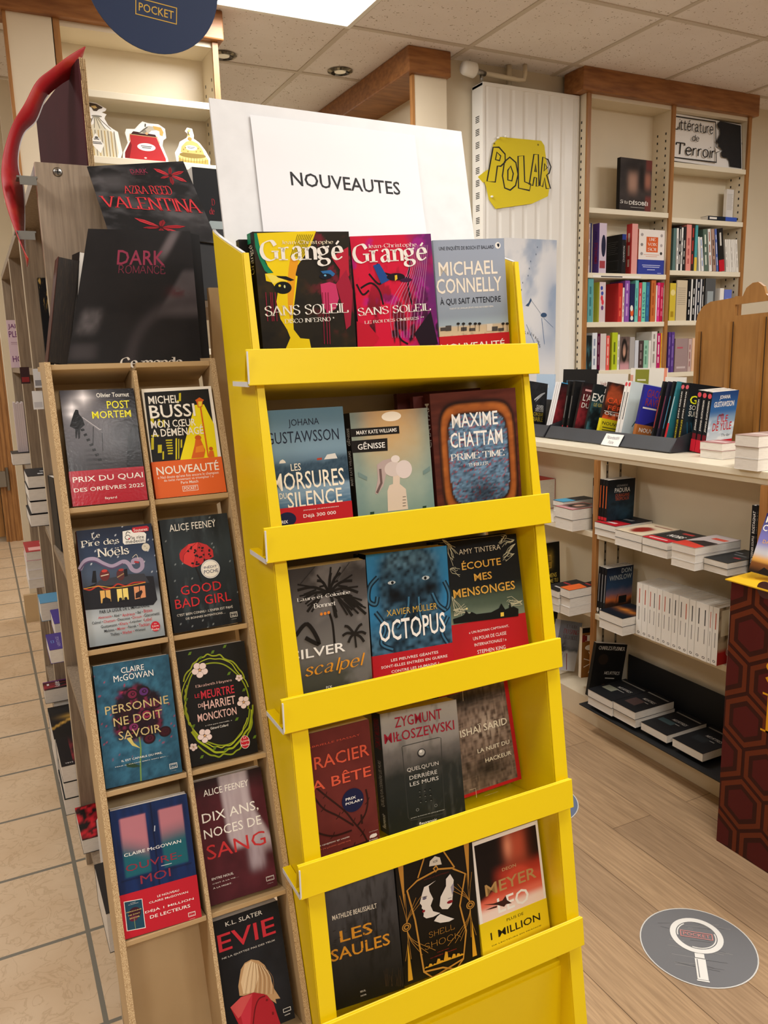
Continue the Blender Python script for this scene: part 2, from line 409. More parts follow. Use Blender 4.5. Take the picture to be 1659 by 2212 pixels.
def rast_silver(u, v):
    c = ramp(v, [(0, '2a2822'), (.2, '4a4a40'), (.4, '6d6a66'), (.7, '5a5654'), (1, '3a3634')])
    return mixc(c, C3('8d8884'), .5*sm(.5, .8, fbm(u, v, 4, 3)))
def rast_octo(u, v):
    n = noise(u, v, 26, 4); m = fbm(u, v, 6, 8)
    c = mixc(C3('06121c'), C3('46718c'), n*m*1.7)
    hd = blob(u, v, .5, .72, .36, .3, 3); c = mixc(C3('2f7fb0'), c, sm(.05, .5, hd)+sm(.62, .3, v))
    c = mixc(c, C3('04090e'), blob(u, v, .32, .68, .14, .06)+blob(u, v, .75, .7, .14, .06)+.6*blob(u, v, .52, .56, .07, .2))
    return mixc(c, C3('86b4cc'), .5*blob(u, v, .5, .93, .3, .06)*n)
def rast_ecoute(u, v):
    c = ramp(v, [(0, '0c0f0c'), (.28, '10130f'), (.36, '7d8a74'), (.5, '4c5a4a'), (.65, '16191a'), (1, '0b0c0e')])
    return mixc(c, C3('8a9a84'), .3*sm(.5, .8, fbm(u, v, 5, 4))*sm(.6, .4, v))
def rast_gracier(u, v): return mixc(C3('5a2220'), C3('6e2c28'), fbm(u, v, 6, 2))
def rast_zyg(u, v):
    n = fbm(u, v, 6, 3); c = ramp(v+.12*(n-.5), [(0, '1a1e1c'), (.45, '2c302e'), (.62, '6e6a68'), (.75, '9a9692'), (1, 'a8a49e')])
    return mixc(c, C3('50504c'), .4*sm(.55, .75, fbm(u*2, v*.5, 9, 6)))
def rast_sarid(u, v):
    n = noise(u*1.2, v*.35, 40, 4); m = noise(u*.3, v*1.5, 40, 14)
    c = mixc(C3('2c201c'), C3('a08a7c'), n*.7+m*.4); c = mixc(c, C3('c4b4a6'), .8*blob(u, v, .6, .6, .22, .14)*sm(.4, .6, n))
    return mixc(c, C3('1c1a18'), .9*blob(u, v, .4, .9, .5, .1)+.8*blob(u, v, .55, .2, .3, .12))
def rast_saules(u, v):
    n = fbm(u, v, 6, 3); c = ramp(v, [(0, '14110c'), (.3, '2c2a28'), (.65, '48474a'), (1, '5a5a5e')])
    return mixc(c, C3('16130f'), .8*sm(.45, .75, fbm(u*2.5, v*.6, 10, 5))*blob(u, v, .6, .55, .42, .4)+.3*n)
def rast_leo(u, v):
    c = ramp(v, [(0, 'efe2d6'), (.34, 'f0d8cc'), (.42, 'e0705a'), (.62, 'b83a2a'), (.75, '1c1012'), (1, '120d10')])
    sk = blob(u, v, .66, .84, .19, .17, 3); c = mixc(c, C3('b85038'), sk); c = mixc(c, C3('e09070'), blob(u, v, .52, .86, .06, .1)*.9)
    c = mixc(c, C3('1a0c0e'), blob(u, v, .9, .85, .14, .2, 3)*.8)
    sh = sm(.03, -.03, v-(.5+.16*np.exp(-((u-.62)/.25)**2))); c = mixc(c, C3('cc4a36'), sh*sm(.42, .5, v))
    c = mixc(c, C3('140c0e'), sm(.0, .06, v-(.42+.26*u))*sm(.45, .2, u))
    return c
def rast_post(u, v):
    n = fbm(u, v, 9, 3); c = ramp(v, [(0, '2a282c'), (.2, '4c4a4e'), (.3, '3c3a3e'), (.55, '5c5a60'), (.75, '6c6a70'), (1, '3a383e')])
    c = mixc(c, C3('141216'), .85*sm(.45, .95, u+.25*(n-.5)))
    st = (np.sin(v*150) > .1)*sm(.62, .5, v+.3*u)*sm(.3, .35, v); c = mixc(c, C3('1c1a1e'), .6*st*sm(.2, .3, u))
    for a, b, r in ((.3, .93, .09), (.14, .85, .06), (.12, .79, .05)): c = mixc(c, C3('f4eef0'), 1.2*blob(u, v, a, b, r, r*.6, 1.2))
    return mixc(c, C3('77757a'), .5*(noise(u, v, 60, 9) > .7)*sm(.32, .2, v))
def rast_noel(u, v):
    c = ramp(v, [(0, '8d979c'), (.2, 'b4bcc0'), (.34, '9aa2a8'), (.45, '3a3e46'), (.62, '46546a'), (.8, '2c3a54'), (1, '1c2438')])
    return mixc(c, C3('e8eef4'), (noise(u, v, 70, 3) > .93)*sm(.5, .6, v)*.9)
def rast_good(u, v):
    n = fbm(u*2, v*.5, 8, 3); c = ramp(v, [(0, '0e1218'), (.4, '222a30'), (.7, '2c363c'), (1, '1c2226')])
    c = mixc(c, C3('4a565c'), .5*sm(.5, .75, n)*sm(1, .4, np.abs(u-.5)*2)); c = mixc(c, C3('0c0e10'), .8*blob(u, v, .5, .82, .07, .22)+.6*blob(u, v, .8, .9, .08, .15))
    return mixc(c, C3('aab4b8'), (noise(u, v, 75, 7) > .955)*.7)
def rast_pers(u, v):
    n = fbm(u, v, 14, 3); c = mixc(C3('16384c'), C3('3a7490'), n*blob(u, v, .5, .55, .7, .75)*1.4)
    m = fbm(u, v, 9, 11); d = blob(u, v, .5, .56, .34, .24, 3)
    c = mixc(c, C3('1c0a14'), sm(.25, .5, d*(m+.35))); c = mixc(c, C3('7a2444'), sm(.56, .72, fbm(u, v, 16, 17))*sm(.3, .6, d)*.9)
    c = mixc(c, C3('5a2a6a'), sm(.6, .75, fbm(u, v, 13, 27))*sm(.3, .6, d)*blob(u, v, .6, .68, .3, .12))
    return mixc(c, C3('b03048'), (noise(u, v, 32, 5) > .93)*sm(.95, .5, np.abs(v-.6)*2)*.8)
def rast_ouvre(u, v):
    c = mixc(C3('0e1a3a'), C3('16346c'), fbm(u*3, v*.5, 6, 3)*.8)
    for a, b in ((.1, .44), (.6, .93)):
        w = sm(a, a+.015, u)*sm(b, b-.015, u)*sm(.45, .47, v)*sm(.93, .92, v)
        g = mixc(C3('185a66'), C3('b0707a'), sm(.62, .82, v+.25*(u-a)*(1 if a < .3 else -.2)))
        c = mixc(c, g, w)
    return mixc(c, C3('0c1430'), sm(.012, .004, np.abs(u-.52))+.7*sm(.01, .003, np.abs(v-.44))*(np.abs(u-.5) < .45))
def rast_dix(u, v):
    c = mixc(C3('3c141c'), C3('5c222c'), v*.0+fbm(u, v, 5, 2)); c = mixc(c, C3('241014'), sm(.8, 1, v))
    l = .42-.06*v+.10*sm(.5, .3, v); r = .8+.26*sm(.8, .3, v)
    d = sm(l-.03, l+.05, u)*sm(r+.02, r-.06, u)*sm(.36-.1*sm(.6, .9, u), .42, v)
    f = .72+.28*noise(u*2.2, v*.25, 14, 6); c = mixc(c, C3('c8bcc4'), d*.85*f)
    return mixc(c, C3('a89aa4'), blob(u, v, .76, .3, .12, .12, 4)*(.6+.4*noise(u*3, v*.3, 12, 8)))
def rast_evie(u, v): return mixc(C3('0e0f13'), C3('2a2d34'), blob(u, v, .62, .45, .4, .4)*fbm(u, v, 4, 3))
def rast_dark(u, v):
    n = fbm(u, v, 5, 3); c = mixc(C3('0f0d0e'), C3('1d1a1b'), n)
    c = mixc(c, C3('5c5456'), .8*sm(.0, .05, u-.82+.7*(.62-v))*sm(.72, .66, v)*sm(.3, .4, v)*(.6+.4*n))
    c = mixc(c, C3('6a6062'), .9*blob(u-.7*(v-.9), v, .78, .9, .05, .12, 3)); c = mixc(c, C3('4a1418'), .8*blob(u, v, .84, .52, .08, .04)*sm(.4, .6, fbm(u, v, 12, 7)))
    c = mixc(c, C3('3a3436'), .7*np.exp(-((np.hypot(u-.95, (v-.0)*1.1)-.5)/.05)**2)*sm(.75, .5, v))
    c = mixc(c, C3('6a6466'), .7*blob(u-.2*(v-.3), v, .12, .3, .08, .09, 4)*(.5+.5*noise(u*3, v, 20, 4)))
    return mixc(c, C3('4c4648'), .5*blob(u, v, .1, .08, .1, .06, 4))
def rast_valen(u, v):
    n = fbm(u, v, 6, 9); c = mixc(C3('161516'), C3('4a484a'), sm(.4, .8, n)); c = mixc(c, C3('6a6668'), .6*blob(u, v, .75, .25, .2, .16, 3)*n+.4*blob(u, v, .2, .75, .16, .12, 3))
    return c
def rast_snow(u, v):
    n = fbm(u, v, 4, 3); c = mixc(C3('e6e7ea'), C3('a8b6cc'), sm(.45, .8, n)*sm(.2, .5, v)); c = mixc(c, C3('8ea2c0'), blob(u, v, .95, .55, .2, .25)*.8+blob(u, v, .3, .3, .5, .1)*.5)
    return mixc(c, C3('e4e4e6'), sm(.2, .14, v))
def rast_noirbleu(u, v): return mixc(C3('0c1016'), C3('2c4a5c'), fbm(u, v, 5, 3)*sm(.9, .2, v))
def rast_nuit(u, v): return mixc(C3('10100f'), C3('3a3a3e'), fbm(u, v, 6, 5))
def rast_redsmoke(u, v): return mixc(C3('141012'), C3('a03038'), sm(.35, .8, fbm(u, v, 4, 8))*sm(1.1, .2, v))
def rast_teal(u, v): return mixc(C3('10181a'), C3('4a7c84'), sm(.35, .75, fbm(u, v, 4, 6))*sm(.95, .3, v))
def rast_lion(u, v): return ramp(v+.3*(fbm(u, v, 8, 3)-.5), [(0, '1a0c08'), (.3, 'e8632c'), (.45, '241410'), (.72, 'a84a26'), (1, '2a1610')])
def rast_yule(u, v):
    c = ramp(v, [(0, '8fa6bc'), (.2, 'c8d4de'), (.42, 'aebfce'), (.55, '7d9cba'), (.7, '2c62a0'), (1, '1a3f78')])
    return mixc(c, C3('e8eef2'), .7*sm(.5, .7, fbm(u*.5, v*2, 8, 3))*sm(.65, .4, v))
def rast_sunset(u, v): return ramp(v+.12*(fbm(u, v, 5, 3)-.5), [(0, '1c1214'), (.2, '3a241c'), (.3, 'd0703a'), (.42, '7a6a80'), (.6, '2c4a70'), (1, '16243c')])
def rast_fire(u, v): return mixc(C3('0c1420'), C3('e88a2a'), 1.2*blob(u, v, .5, .5, .4, .12)*fbm(u, v, 5, 3))
def rast_connb(u, v): return ramp(v, [(0, '1a120c'), (.16, '7a4a20'), (.22, 'e0a850'), (.34, 'c8c8d0'), (.55, '7a78c0'), (1, '1c1a58')])
def rast_stain(u, v): return mixc(C3('d8c8ac'), C3('8a2018'), sm(.3, .6, blob(u, v, .45, .4, .3, .3)*(.6+.7*fbm(u, v, 7, 3))))
def rast_snowblood(u, v):
    c = ramp(v+.06*(fbm(u, v, 6, 3)-.5), [(0, 'e4e4e8'), (.36, 'd4d6dc'), (.42, '6a7078'), (.52, '9298a4'), (1, '8e96a8')])
    return mixc(c, C3('2c3034'), .9*blob(u, v, .3, .42, .14, .2)*sm(.3, .6, fbm(u, v, 12, 5)))
def rast_goldblack(u, v): return mixc(C3('0f0b0a'), C3('d8a848'), sm(.0, .05, .05-np.abs(v-.3-.5*u+.2*u*u))*.9+.6*blob(u, v, .6, .62, .3, .06))
def rast_redblack(u, v): return mixc(C3('140c0d'), C3('c8202c'), sm(.52, .68, fbm(u, v, 5, 13)))
def rast_floral(u, v): return mixc(C3('101216'), C3('c8a860'), sm(.55, .7, fbm(u, v, 9, 5))*sm(.6, .85, v))
def rast_portrait(u, v):
    c = mixc(C3('3a3634'), C3('8a7068'), fbm(u, v, 5, 3)); c = mixc(c, C3('c89a84'), blob(u, v, .45, .5, .2, .2)); c = mixc(c, C3('d8a0a8'), sm(.3, .1, v)*.8)
    return mixc(c, C3('1a1616'), sm(.1, .0, np.abs(np.hypot((u-.45)/.9, v-.58)-.28)-.04))
def rast_desob(u, v):
    c = mixc(C3('201c1c'), C3('48403e'), fbm(u, v, 4, 5)); c = mixc(c, C3('b08a78'), .9*blob(u, v, .4, .55, .15, .2, 3)); c = mixc(c, C3('a06a58'), blob(u, v, .88, .6, .1, .16, 3))
    c = mixc(c, C3('7a3a34'), .8*sm(.78, .84, u)*sm(.4, .6, np.abs(v-.55)*2)); return mixc(c, C3('14100f'), .8*blob(u, v, .68, .7, .08, .22, 3)+.6*blob(u, v, .4, .85, .2, .1))
def rast_dog(u, v): return mixc(mixc(C3('b8a080'), C3('4a3c28'), sm(.45, .7, fbm(u, v, 6, 3))), C3('b02420'), sm(.28, .22, v))
def rast_green(u, v): return mixc(C3('0c100c'), C3('c8a83a'), blob(u, v, .5, .62, .2, .2, 3)*.8*(.5+.5*noise(u, v, 12, 3)))

# ------------------------------------------------------------------ books
def book(loc, rot, size, front='808080', spine='303030', back='d8d4cc', items=(), spine_items=(), band=None, label='', group=None, pages=None, gloss=False, name='paperback', slab=0.0009, cat='book', res=(56, 84), back_items=(), plain=False, top_items=()):
    """local frame: x along the cover, y into the book, z up the cover; origin = lower left corner of the front cover"""
    w, h, t = size
    root = empty(name, label, cat, M=frame(loc, *rot), group=group)
    b = MB()
    fcol = front if isinstance(front, str) and not front.startswith('rast') else None
    k = min(slab, t*.2)
    b.box((0, 0, 0), (w, k, h), fcol or '202020')
    b.box((0, t-k, 0), (w, t, h), back)
    b.box((-0.0002, 0.0001, 0), (k, t-0.0001, h), spine)
    if fcol is None:
        raster(b, globals()[front], w, h, -0.0002, *res)
    if items: art(b, items, w, h, -0.0003)
    if spine_items:     # drawn on the spine: across = thickness, up = height
        s = MB(); art(s, spine_items, t, h, 0.0)
        b.add([(-0.0003+y, t-x, z) for x, y, z in s.v], [], None)
        o = len(b.v)-len(s.v)
        for f, c in zip(s.f, s.c):
            b.f.append(tuple(o+i for i in f)); b.c.append(c); b.m.append(0)
    if back_items:
        s = MB(); art(s, back_items, w, h, 0.0)
        o = len(b.v)
        b.v += [(w-x, t-y+.0003, z) for x, y, z in s.v]
        for f, c in zip(s.f, s.c):
            b.f.append(tuple(o+i for i in f)); b.c.append(c); b.m.append(0)
    b.build('cover', GLOSS if gloss else PRINT, root)
    p = MB(); p.box((k*.8, k, .0006), (w-.0006, t-k, h-.0006))
    p.build('page_block', {'T': PAGES_TAN, 'D': PAGES_DARK}.get(pages, PAGES), root)
    if band:
        v0, v1, colr, its = band
        q = MB(); e = 0.0004
        q.box((-e, -e-.0002, v0*h), (w+e, -.0001, v1*h), colr)
        q.box((-e-.0003, -e, v0*h), (-e, t+e, v1*h), colr)
        if its: art(q, its, w, h, -e-.0003)
        q.build('paper_band', GLOSS if gloss else PRINT, root)
    return root

# shelf heights relative to the eye level
SH_L = [.723, .399, .146, -.109, -.36, -.62, -.9]
SH_R = [.988, .702, .424, .151, -.136, -.4, -.66, -.92]
FARZ = .386
DARK_CARD = ((.13,1.385,1.45),(-3,22,0),[(.0038,.0016),(.217,-.0011),(.23,.24),(.061,.238)],[('t','DARK',.297,.728,.731,.841,'8a3048','x'),('t','ROMANCE',.317,.66,.734,.726,'7a2c40','f'),('t','Ce monde',.377,-.04,.849,.038,'d8d0c4','sb')])
DARK_SIDE = ((.13,1.385,1.45),(-3,22,0),[(.217,-.0011),(.232,.0023),(.246,.237),(.23,.24)],[])
VALE_CARD = ((.24,1.575,1.65),(-3,16,0),[(.0042,.039),(.203,.019),(.156,.18),(-.019,.157)],[('t','DARK',.409,.866,.583,.926,'8a3048','x'),('t','ROMANCE',.414,.844,.546,.86,'7a2c40','r'),('t','AZRA REED',.272,.581,.75,.698,'d83840','s'),('t','VALENTINA',.019,.361,.974,.54,'d83840','s')])

def flat(loc, yaw, size, top, label, spine=None, spine_items=(), items=(), group=None, res=(16, 16), pages=None):
    """a book lying flat; local x along its near edge, y away from it, z up"""
    w, d, t = size; k = min(.0012, t*.12)
    root = empty('paperback', label, 'book', M=frame(loc, yaw), group=group)
    c = MB()
    fc = top if not top.startswith('rast') else '202022'
    c.box((0, 0, t-k), (w, d, t), fc); c.box((0, 0, 0), (w, d, k), fc)
    if spine:
        c.box((0, 0, 0), (w, k, t), spine)
        if spine_items: art(c, spine_items, w, t, -.0002)
    else:
        c.box((0, d-k, 0), (w, d, t), fc)
    if top.startswith('rast') or items:
        q = MB()
        if top.startswith('rast'): raster(q, globals()[top], w, d, -.0001, *res)
        if items: art(q, items, w, d, -.0002)
        o = len(c.v); c.v += [(x, z, t-y) for x, y, z in q.v]
        for f, cc in zip(q.f, q.c): c.f.append(tuple(o+i for i in f)); c.c.append(cc); c.m.append(0)
    c.build('cover', PRINT, root)
    p = MB(); p.box((.0008, (k if spine else .0008), k), (w-.0008, d-k, t-k)); p.build('page_block', PAGES_FLAT, root)
    return root
PAGES_FLAT = mat('flat_page_edges', 'ebe6de', .85, 'd0c9be', 40, (1, 1, 60), 3, (.35, .7))

def struct(o): o['kind'] = 'structure'; return o
def zz(v): return v+EYE

# ------------------------------------------------------------------ materials of the place
def wood_mat(name, a, b, stretch, rough=.45, scale=6, bump=.05):
    return mat(name, a, rough, b, scale, stretch, 6, (.3, .72), bump)
OAK_H = wood_mat('oak_crown', 'a8713f', '7d4c26', (2, 8, 14), .4, 4)
OAK_V = wood_mat('oak_edge', 'b07c44', '8c5c2e', (14, 14, 1.5), .42, 4)
RACK_WOOD = wood_mat('honey_plywood', 'a8783e', '8c5f2c', (8, 8, 1.4), .4, 4)
CREAM = mat('cream_laminate', 'e3d6bd', .45, 'ddcfb4', 3)
CREAM_EDGE = mat('cream_shelf_edge', 'e8dfc8', .4)
GREY_OAK = wood_mat('grey_oak_laminate', 'a08e78', '7c6b58', (26, 26, 1.6), .5, 6, .1)
GREY_EDGE = mat('pale_edge_band', 'c8b9a0', .5)
YELLOW = mat('yellow_card', 'f0d300', .42, 'eacb00', 2.0, (1, 1, 1), 2, (.3, .7), .06, 60)
WHITECARD = mat('white_card', 'e0e1e2', .55, 'd9dadb', 30)
GREYCARD = mat('grey_inner_card', 'b4b2b0', .7)
BEIGE_BACK = mat('beige_card_back', 'd0bfa2', .7)
KRAFT = mat('kraft_card', 'c2a67c', .75, 'b4976c', 5, (1, 1, 1), 5, (.3, .7), .08, 120)
KRAFT_EDGE = mat('kraft_corrugated_edge', 'cdb389', .85, '8e6c42', 30, (40, 40, 40), 2, (.45, .6))
BLACKCARD = mat('black_card', '2c2f36', .5, '25272d', 8)
BLACKMATT = mat('black_matt_card', '17181b', .6)
WALL = mat('cream_wall_paint', 'e4d9c2', .75, 'ddd1b8', 2, bump=.05, bump_scale=60)
METAL_W = mat('white_enamel', 'eeece6', .3)
PIPE = mat('cream_painted_pipe', 'd8cbb0', .35)
STEEL = mat('brushed_steel', '9a9894', .3, metal=1.0)
DARKSLOT = mat('dark_slot', '2a2826', .8)
TBAR = mat('ceiling_grid', 'cfc4b6', .5)
LAMP = mat('light_diffuser', 'ffffff', .5, emit=('fff8ee', 5.0))
LED = mat('downlight_bulb', 'fff8e0', .5, emit=('fff0d0', .12))

def ceiling_mat():
    m = mat('mineral_fibre_tile', 'f4eeec', .9, 'ece4e0', 3, bump=.25, bump_scale=90)
    nt = m.node_tree; N = nt.nodes; L = nt.links; b = N['Principled BSDF']
    src = b.inputs['Base Color'].links[0].from_socket
    tc = N.new('ShaderNodeTexCoord'); vo = N.new('ShaderNodeTexVoronoi'); vo.inputs['Scale'].default_value = 70
    nz = N.new('ShaderNodeTexNoise'); nz.inputs['Scale'].default_value = 34
    L.new(tc.outputs['Object'], vo.inputs['Vector']); L.new(tc.outputs['Object'], nz.inputs['Vector'])
    ml = N.new('ShaderNodeMath'); ml.operation = 'SUBTRACT'; L.new(nz.outputs['Fac'], ml.inputs[0]); L.new(vo.outputs['Distance'], ml.inputs[1])
    rp = N.new('ShaderNodeValToRGB'); rp.color_ramp.elements[0].position = .33; rp.color_ramp.elements[1].position = .42
    L.new(ml.outputs[0], rp.inputs[0])
    mx = N.new('ShaderNodeMix'); mx.data_type = 'RGBA'; L.new(rp.outputs[0], mx.inputs[0]); L.new(src, mx.inputs[6]); mx.inputs[7].default_value = (*lin('b0a294'), 1)
    L.new(mx.outputs[2], b.inputs['Base Color'])
    return m
def tile_mat():
    m = mat('beige_stone_tile', 'e2c9a8', .38, 'cfb18c', 5, (1, 1, 1), 10, (.25, .75), .12, 14)
    nt = m.node_tree; N = nt.nodes; L = nt.links; b = N['Principled BSDF']; src = b.inputs['Base Color'].links[0].from_socket
    tc = N.new('ShaderNodeTexCoord'); mp = N.new('ShaderNodeMapping'); mp.inputs['Location'].default_value = (-.11+.0045, -(1.68-1.332)+.0045, 0)
    L.new(tc.outputs['Object'], mp.inputs['Vector'])
    br = N.new('ShaderNodeTexBrick'); br.offset = 0; br.inputs['Scale'].default_value = 1
    br.inputs['Brick Width'].default_value = .333; br.inputs['Row Height'].default_value = .333; br.inputs['Mortar Size'].default_value = .006; br.inputs['Mortar Smooth'].default_value = .1
    br.inputs['Color1'].default_value = (1, 1, 1, 1); br.inputs['Color2'].default_value = (.9, .9, .9, 1)
    L.new(mp.outputs[0], br.inputs['Vector'])
    # fine veins
    n2 = N.new('ShaderNodeTexNoise'); n2.inputs['Scale'].default_value = 16; n2.inputs['Detail'].default_value = 8; n2.inputs['Distortion'].default_value = 1.2
    L.new(tc.outputs['Object'], n2.inputs['Vector'])
    r2 = N.new('ShaderNodeValToRGB'); e = r2.color_ramp.elements; e[0].position = .47; e[0].color = (1, 1, 1, 1); e[1].position = .53; e[1].color = (1, 1, 1, 1); k = r2.color_ramp.elements.new(.5); k.color = (.8, .76, .7, 1)
    L.new(n2.outputs['Fac'], r2.inputs[0])
    m1 = N.new('ShaderNodeMix'); m1.data_type = 'RGBA'; m1.blend_type = 'MULTIPLY'; m1.inputs[0].default_value = .8; L.new(src, m1.inputs[6]); L.new(r2.outputs[0], m1.inputs[7])
    m2 = N.new('ShaderNodeMix'); m2.data_type = 'RGBA'; L.new(br.outputs['Fac'], m2.inputs[0]); L.new(m1.outputs[2], m2.inputs[6]); m2.inputs[7].default_value = (*lin('7c776a'), 1)
    L.new(m2.outputs[2], b.inputs['Base Color'])
    return m
def plank_mat():
    m = bpy.data.materials.new('limed_oak_planks'); m.use_nodes = True; nt = m.node_tree; N = nt.nodes; L = nt.links; b = N['Principled BSDF']; b.inputs['Roughness'].default_value = .42
    tc = N.new('ShaderNodeTexCoord'); mp = N.new('ShaderNodeMapping'); mp.inputs['Rotation'].default_value = (0, 0, math.radians(90)); mp.inputs['Location'].default_value = (.4, .1, 0)
    L.new(tc.outputs['Object'], mp.inputs['Vector'])
    br = N.new('ShaderNodeTexBrick'); br.inputs['Scale'].default_value = 1; br.offset = .37
    br.inputs['Brick Width'].default_value = 1.3; br.inputs['Row Height'].default_value = .155; br.inputs['Mortar Size'].default_value = .0012; br.inputs['Mortar Smooth'].default_value = .3
    br.inputs['Color1'].default_value = (*lin('c0a27e'), 1); br.inputs['Color2'].default_value = (*lin('9d8469'), 1); br.inputs['Mortar'].default_value = (*lin('6e563e'), 1)
    L.new(mp.outputs[0], br.inputs['Vector'])
    g = N.new('ShaderNodeMapping'); g.inputs['Scale'].default_value = (60, 3, 1); L.new(tc.outputs['Object'], g.inputs['Vector'])
    nz = N.new('ShaderNodeTexNoise'); nz.inputs['Scale'].default_value = 2.2; nz.inputs['Detail'].default_value = 8; nz.inputs['Distortion'].default_value = .5; L.new(g.outputs[0], nz.inputs['Vector'])
    r = N.new('ShaderNodeValToRGB'); r.color_ramp.elements[0].position = .35; r.color_ramp.elements[0].color = (.68, .64, .6, 1); r.color_ramp.elements[1].position = .68; r.color_ramp.elements[1].color = (1.12, 1.1, 1.08, 1)
    L.new(nz.outputs['Fac'], r.inputs[0])
    mx = N.new('ShaderNodeMix'); mx.data_type = 'RGBA'; mx.blend_type = 'MULTIPLY'; mx.inputs[0].default_value = .75; L.new(br.outputs['Color'], mx.inputs[6]); L.new(r.outputs[0], mx.inputs[7])
    L.new(mx.outputs[2], b.inputs['Base Color'])
    bp = N.new('ShaderNodeBump'); bp.inputs['Strength'].default_value = .25; bp.inputs['Distance'].default_value = .001; L.new(nz.outputs['Fac'], bp.inputs['Height']); L.new(bp.outputs[0], b.inputs['Normal'])
    return m

# ------------------------------------------------------------------ setting: floor, ceiling, walls
def slab(name, a, b, m, **k):
    q = MB(); q.box(a, b); return struct(q.build(name, m, **k))
SPLIT = .62
slab('floor', (-3, -2.5, -.05), (SPLIT, 7.45, 0), tile_mat())
slab('floor', (SPLIT, -2.5, -.05), (6.5, 7.45, 0), plank_mat())
slab('ceiling', (-3, -2.5, CEIL), (6.5, 7.45, CEIL+.05), ceiling_mat())
q = MB()
GX0, GY0, G = 1.585, 3.39, .604
for i in range(-7, 9):
    x = GX0+i*G; q.box((x-.012, -2.5, CEIL-.004), (x+.012, 7.4, CEIL+.001))
for j in range(-9, 7):
    y = GY0+j*G; q.box((-3, y-.012, CEIL-.0045), (6.5, y+.012, CEIL+.001))
struct(q.build('trim_1', TBAR))
WY = 3.56
slab('wall_right_back', (2.16, WY, 0), (4.55, WY+.1, CEIL), WALL)
slab('wall_far_right', (4.45, 4.3, 0), (6.5, 4.4, CEIL), WALL)
slab('wall_back', (-3, 7.4, 0), (2.2, 7.5, CEIL), WALL)
slab('wall_stub', (.15, 4.9, 0), (.62, 5.02, CEIL), WALL)
DISTANT = mat('book_lined_wall', '8f7f6c', .8, '6c5c50', 6, (1, 1, 5))
slab('wall_left', (-3.1, -2.6, 0), (-3, 7.5, CEIL), DISTANT)
slab('wall_front', (-3, -2.6, 0), (6.5, -2.5, CEIL), DISTANT)
slab('wall_right', (6.5, -2.5, 0), (6.6, 7.5, CEIL), WALL)
slab('baseboard_stub', (.112, 4.87, 0), (.62, 4.9, .16), mat('beige_skirting', 'c8ad84', .5))
# wooden door at the end of the tiled passage
d = MB(); d.box((-.75, 7.35, .04), (.085, 7.39, 2.05)); dr = struct(d.build('door_1', RACK_WOOD))
d = MB(); d.box((.09, 7.3, .0), (.232, 7.4, 2.15)); d.box((.115, 7.285, 0), (.13, 7.3, 2.15)); d.box((.17, 7.285, 0), (.2, 7.3, 2.15)); d.box((-.75, 7.3, 2.05), (.09, 7.4, 2.15))
d.build('door_frame', OAK_V, dr)
d = MB(); d.box((.07, 7.26, .47), (.155, 7.3, .6)); d.tube([(.15, 7.255, .44), (.15, 7.255, .63)], .012); d.build('hinge', STEEL, dr)

# ceiling lights
def ceiling_panel(x, y, label):
    t = empty('ceiling_light', label, 'ceiling light', (x, y, CEIL))
    f = MB(); s = .302
    for a, b in (((-s, -s), (s, -s+.02)), ((-s, s-.02), (s, s)), ((-s, -s+.02), (-s+.02, s-.02)), ((s-.02, -s+.02), (s, s-.02))): f.box((*a, -.012), (*b, .002))
    f.build('frame', METAL_W, t)
    p = MB(); p.box((-s+.02, -s+.02, -.008), (s-.02, s-.02, .001)); p.build('diffuser', LAMP, t)
ceiling_panel(*LIGHT_SPOTS[0][:2], 'square white light panel set in the ceiling above the white board')
def downlight(x, y, label):
    t = empty('recessed_spotlight', label, 'spotlight', (x, y, CEIL), group='round spotlights in the ceiling')
    def ring(r0, r1, z0, z1, n=28):
        m = MB()
        for i in range(n):
            a, b = 2*math.pi*i/n, 2*math.pi*(i+1)/n
            m.add([(r0*math.cos(a), r0*math.sin(a), z0), (r1*math.cos(a), r1*math.sin(a), z1), (r1*math.cos(b), r1*math.sin(b), z1), (r0*math.cos(b), r0*math.sin(b), z0)], [(0, 1, 2, 3), (3, 2, 1, 0)])
        return m
    ring(.062, .045, -.006, -.012).build('rim', mat('cream_rim', 'd8cdb0', .35), t, True)
    ring(.045, .03, -.012, -.002).build('reflector', STEEL, t, True)
    b = MB(); b.tube([(.0, 0, -.002), (0, 0, -.008)], .028, 16); b.build('bulb', LED, t)
downlight(1.765, 3.9, 'round recessed spotlight nearest the oak corner crown')
downlight(1.183, 3.91, 'round recessed spotlight beside the left bookcase post')

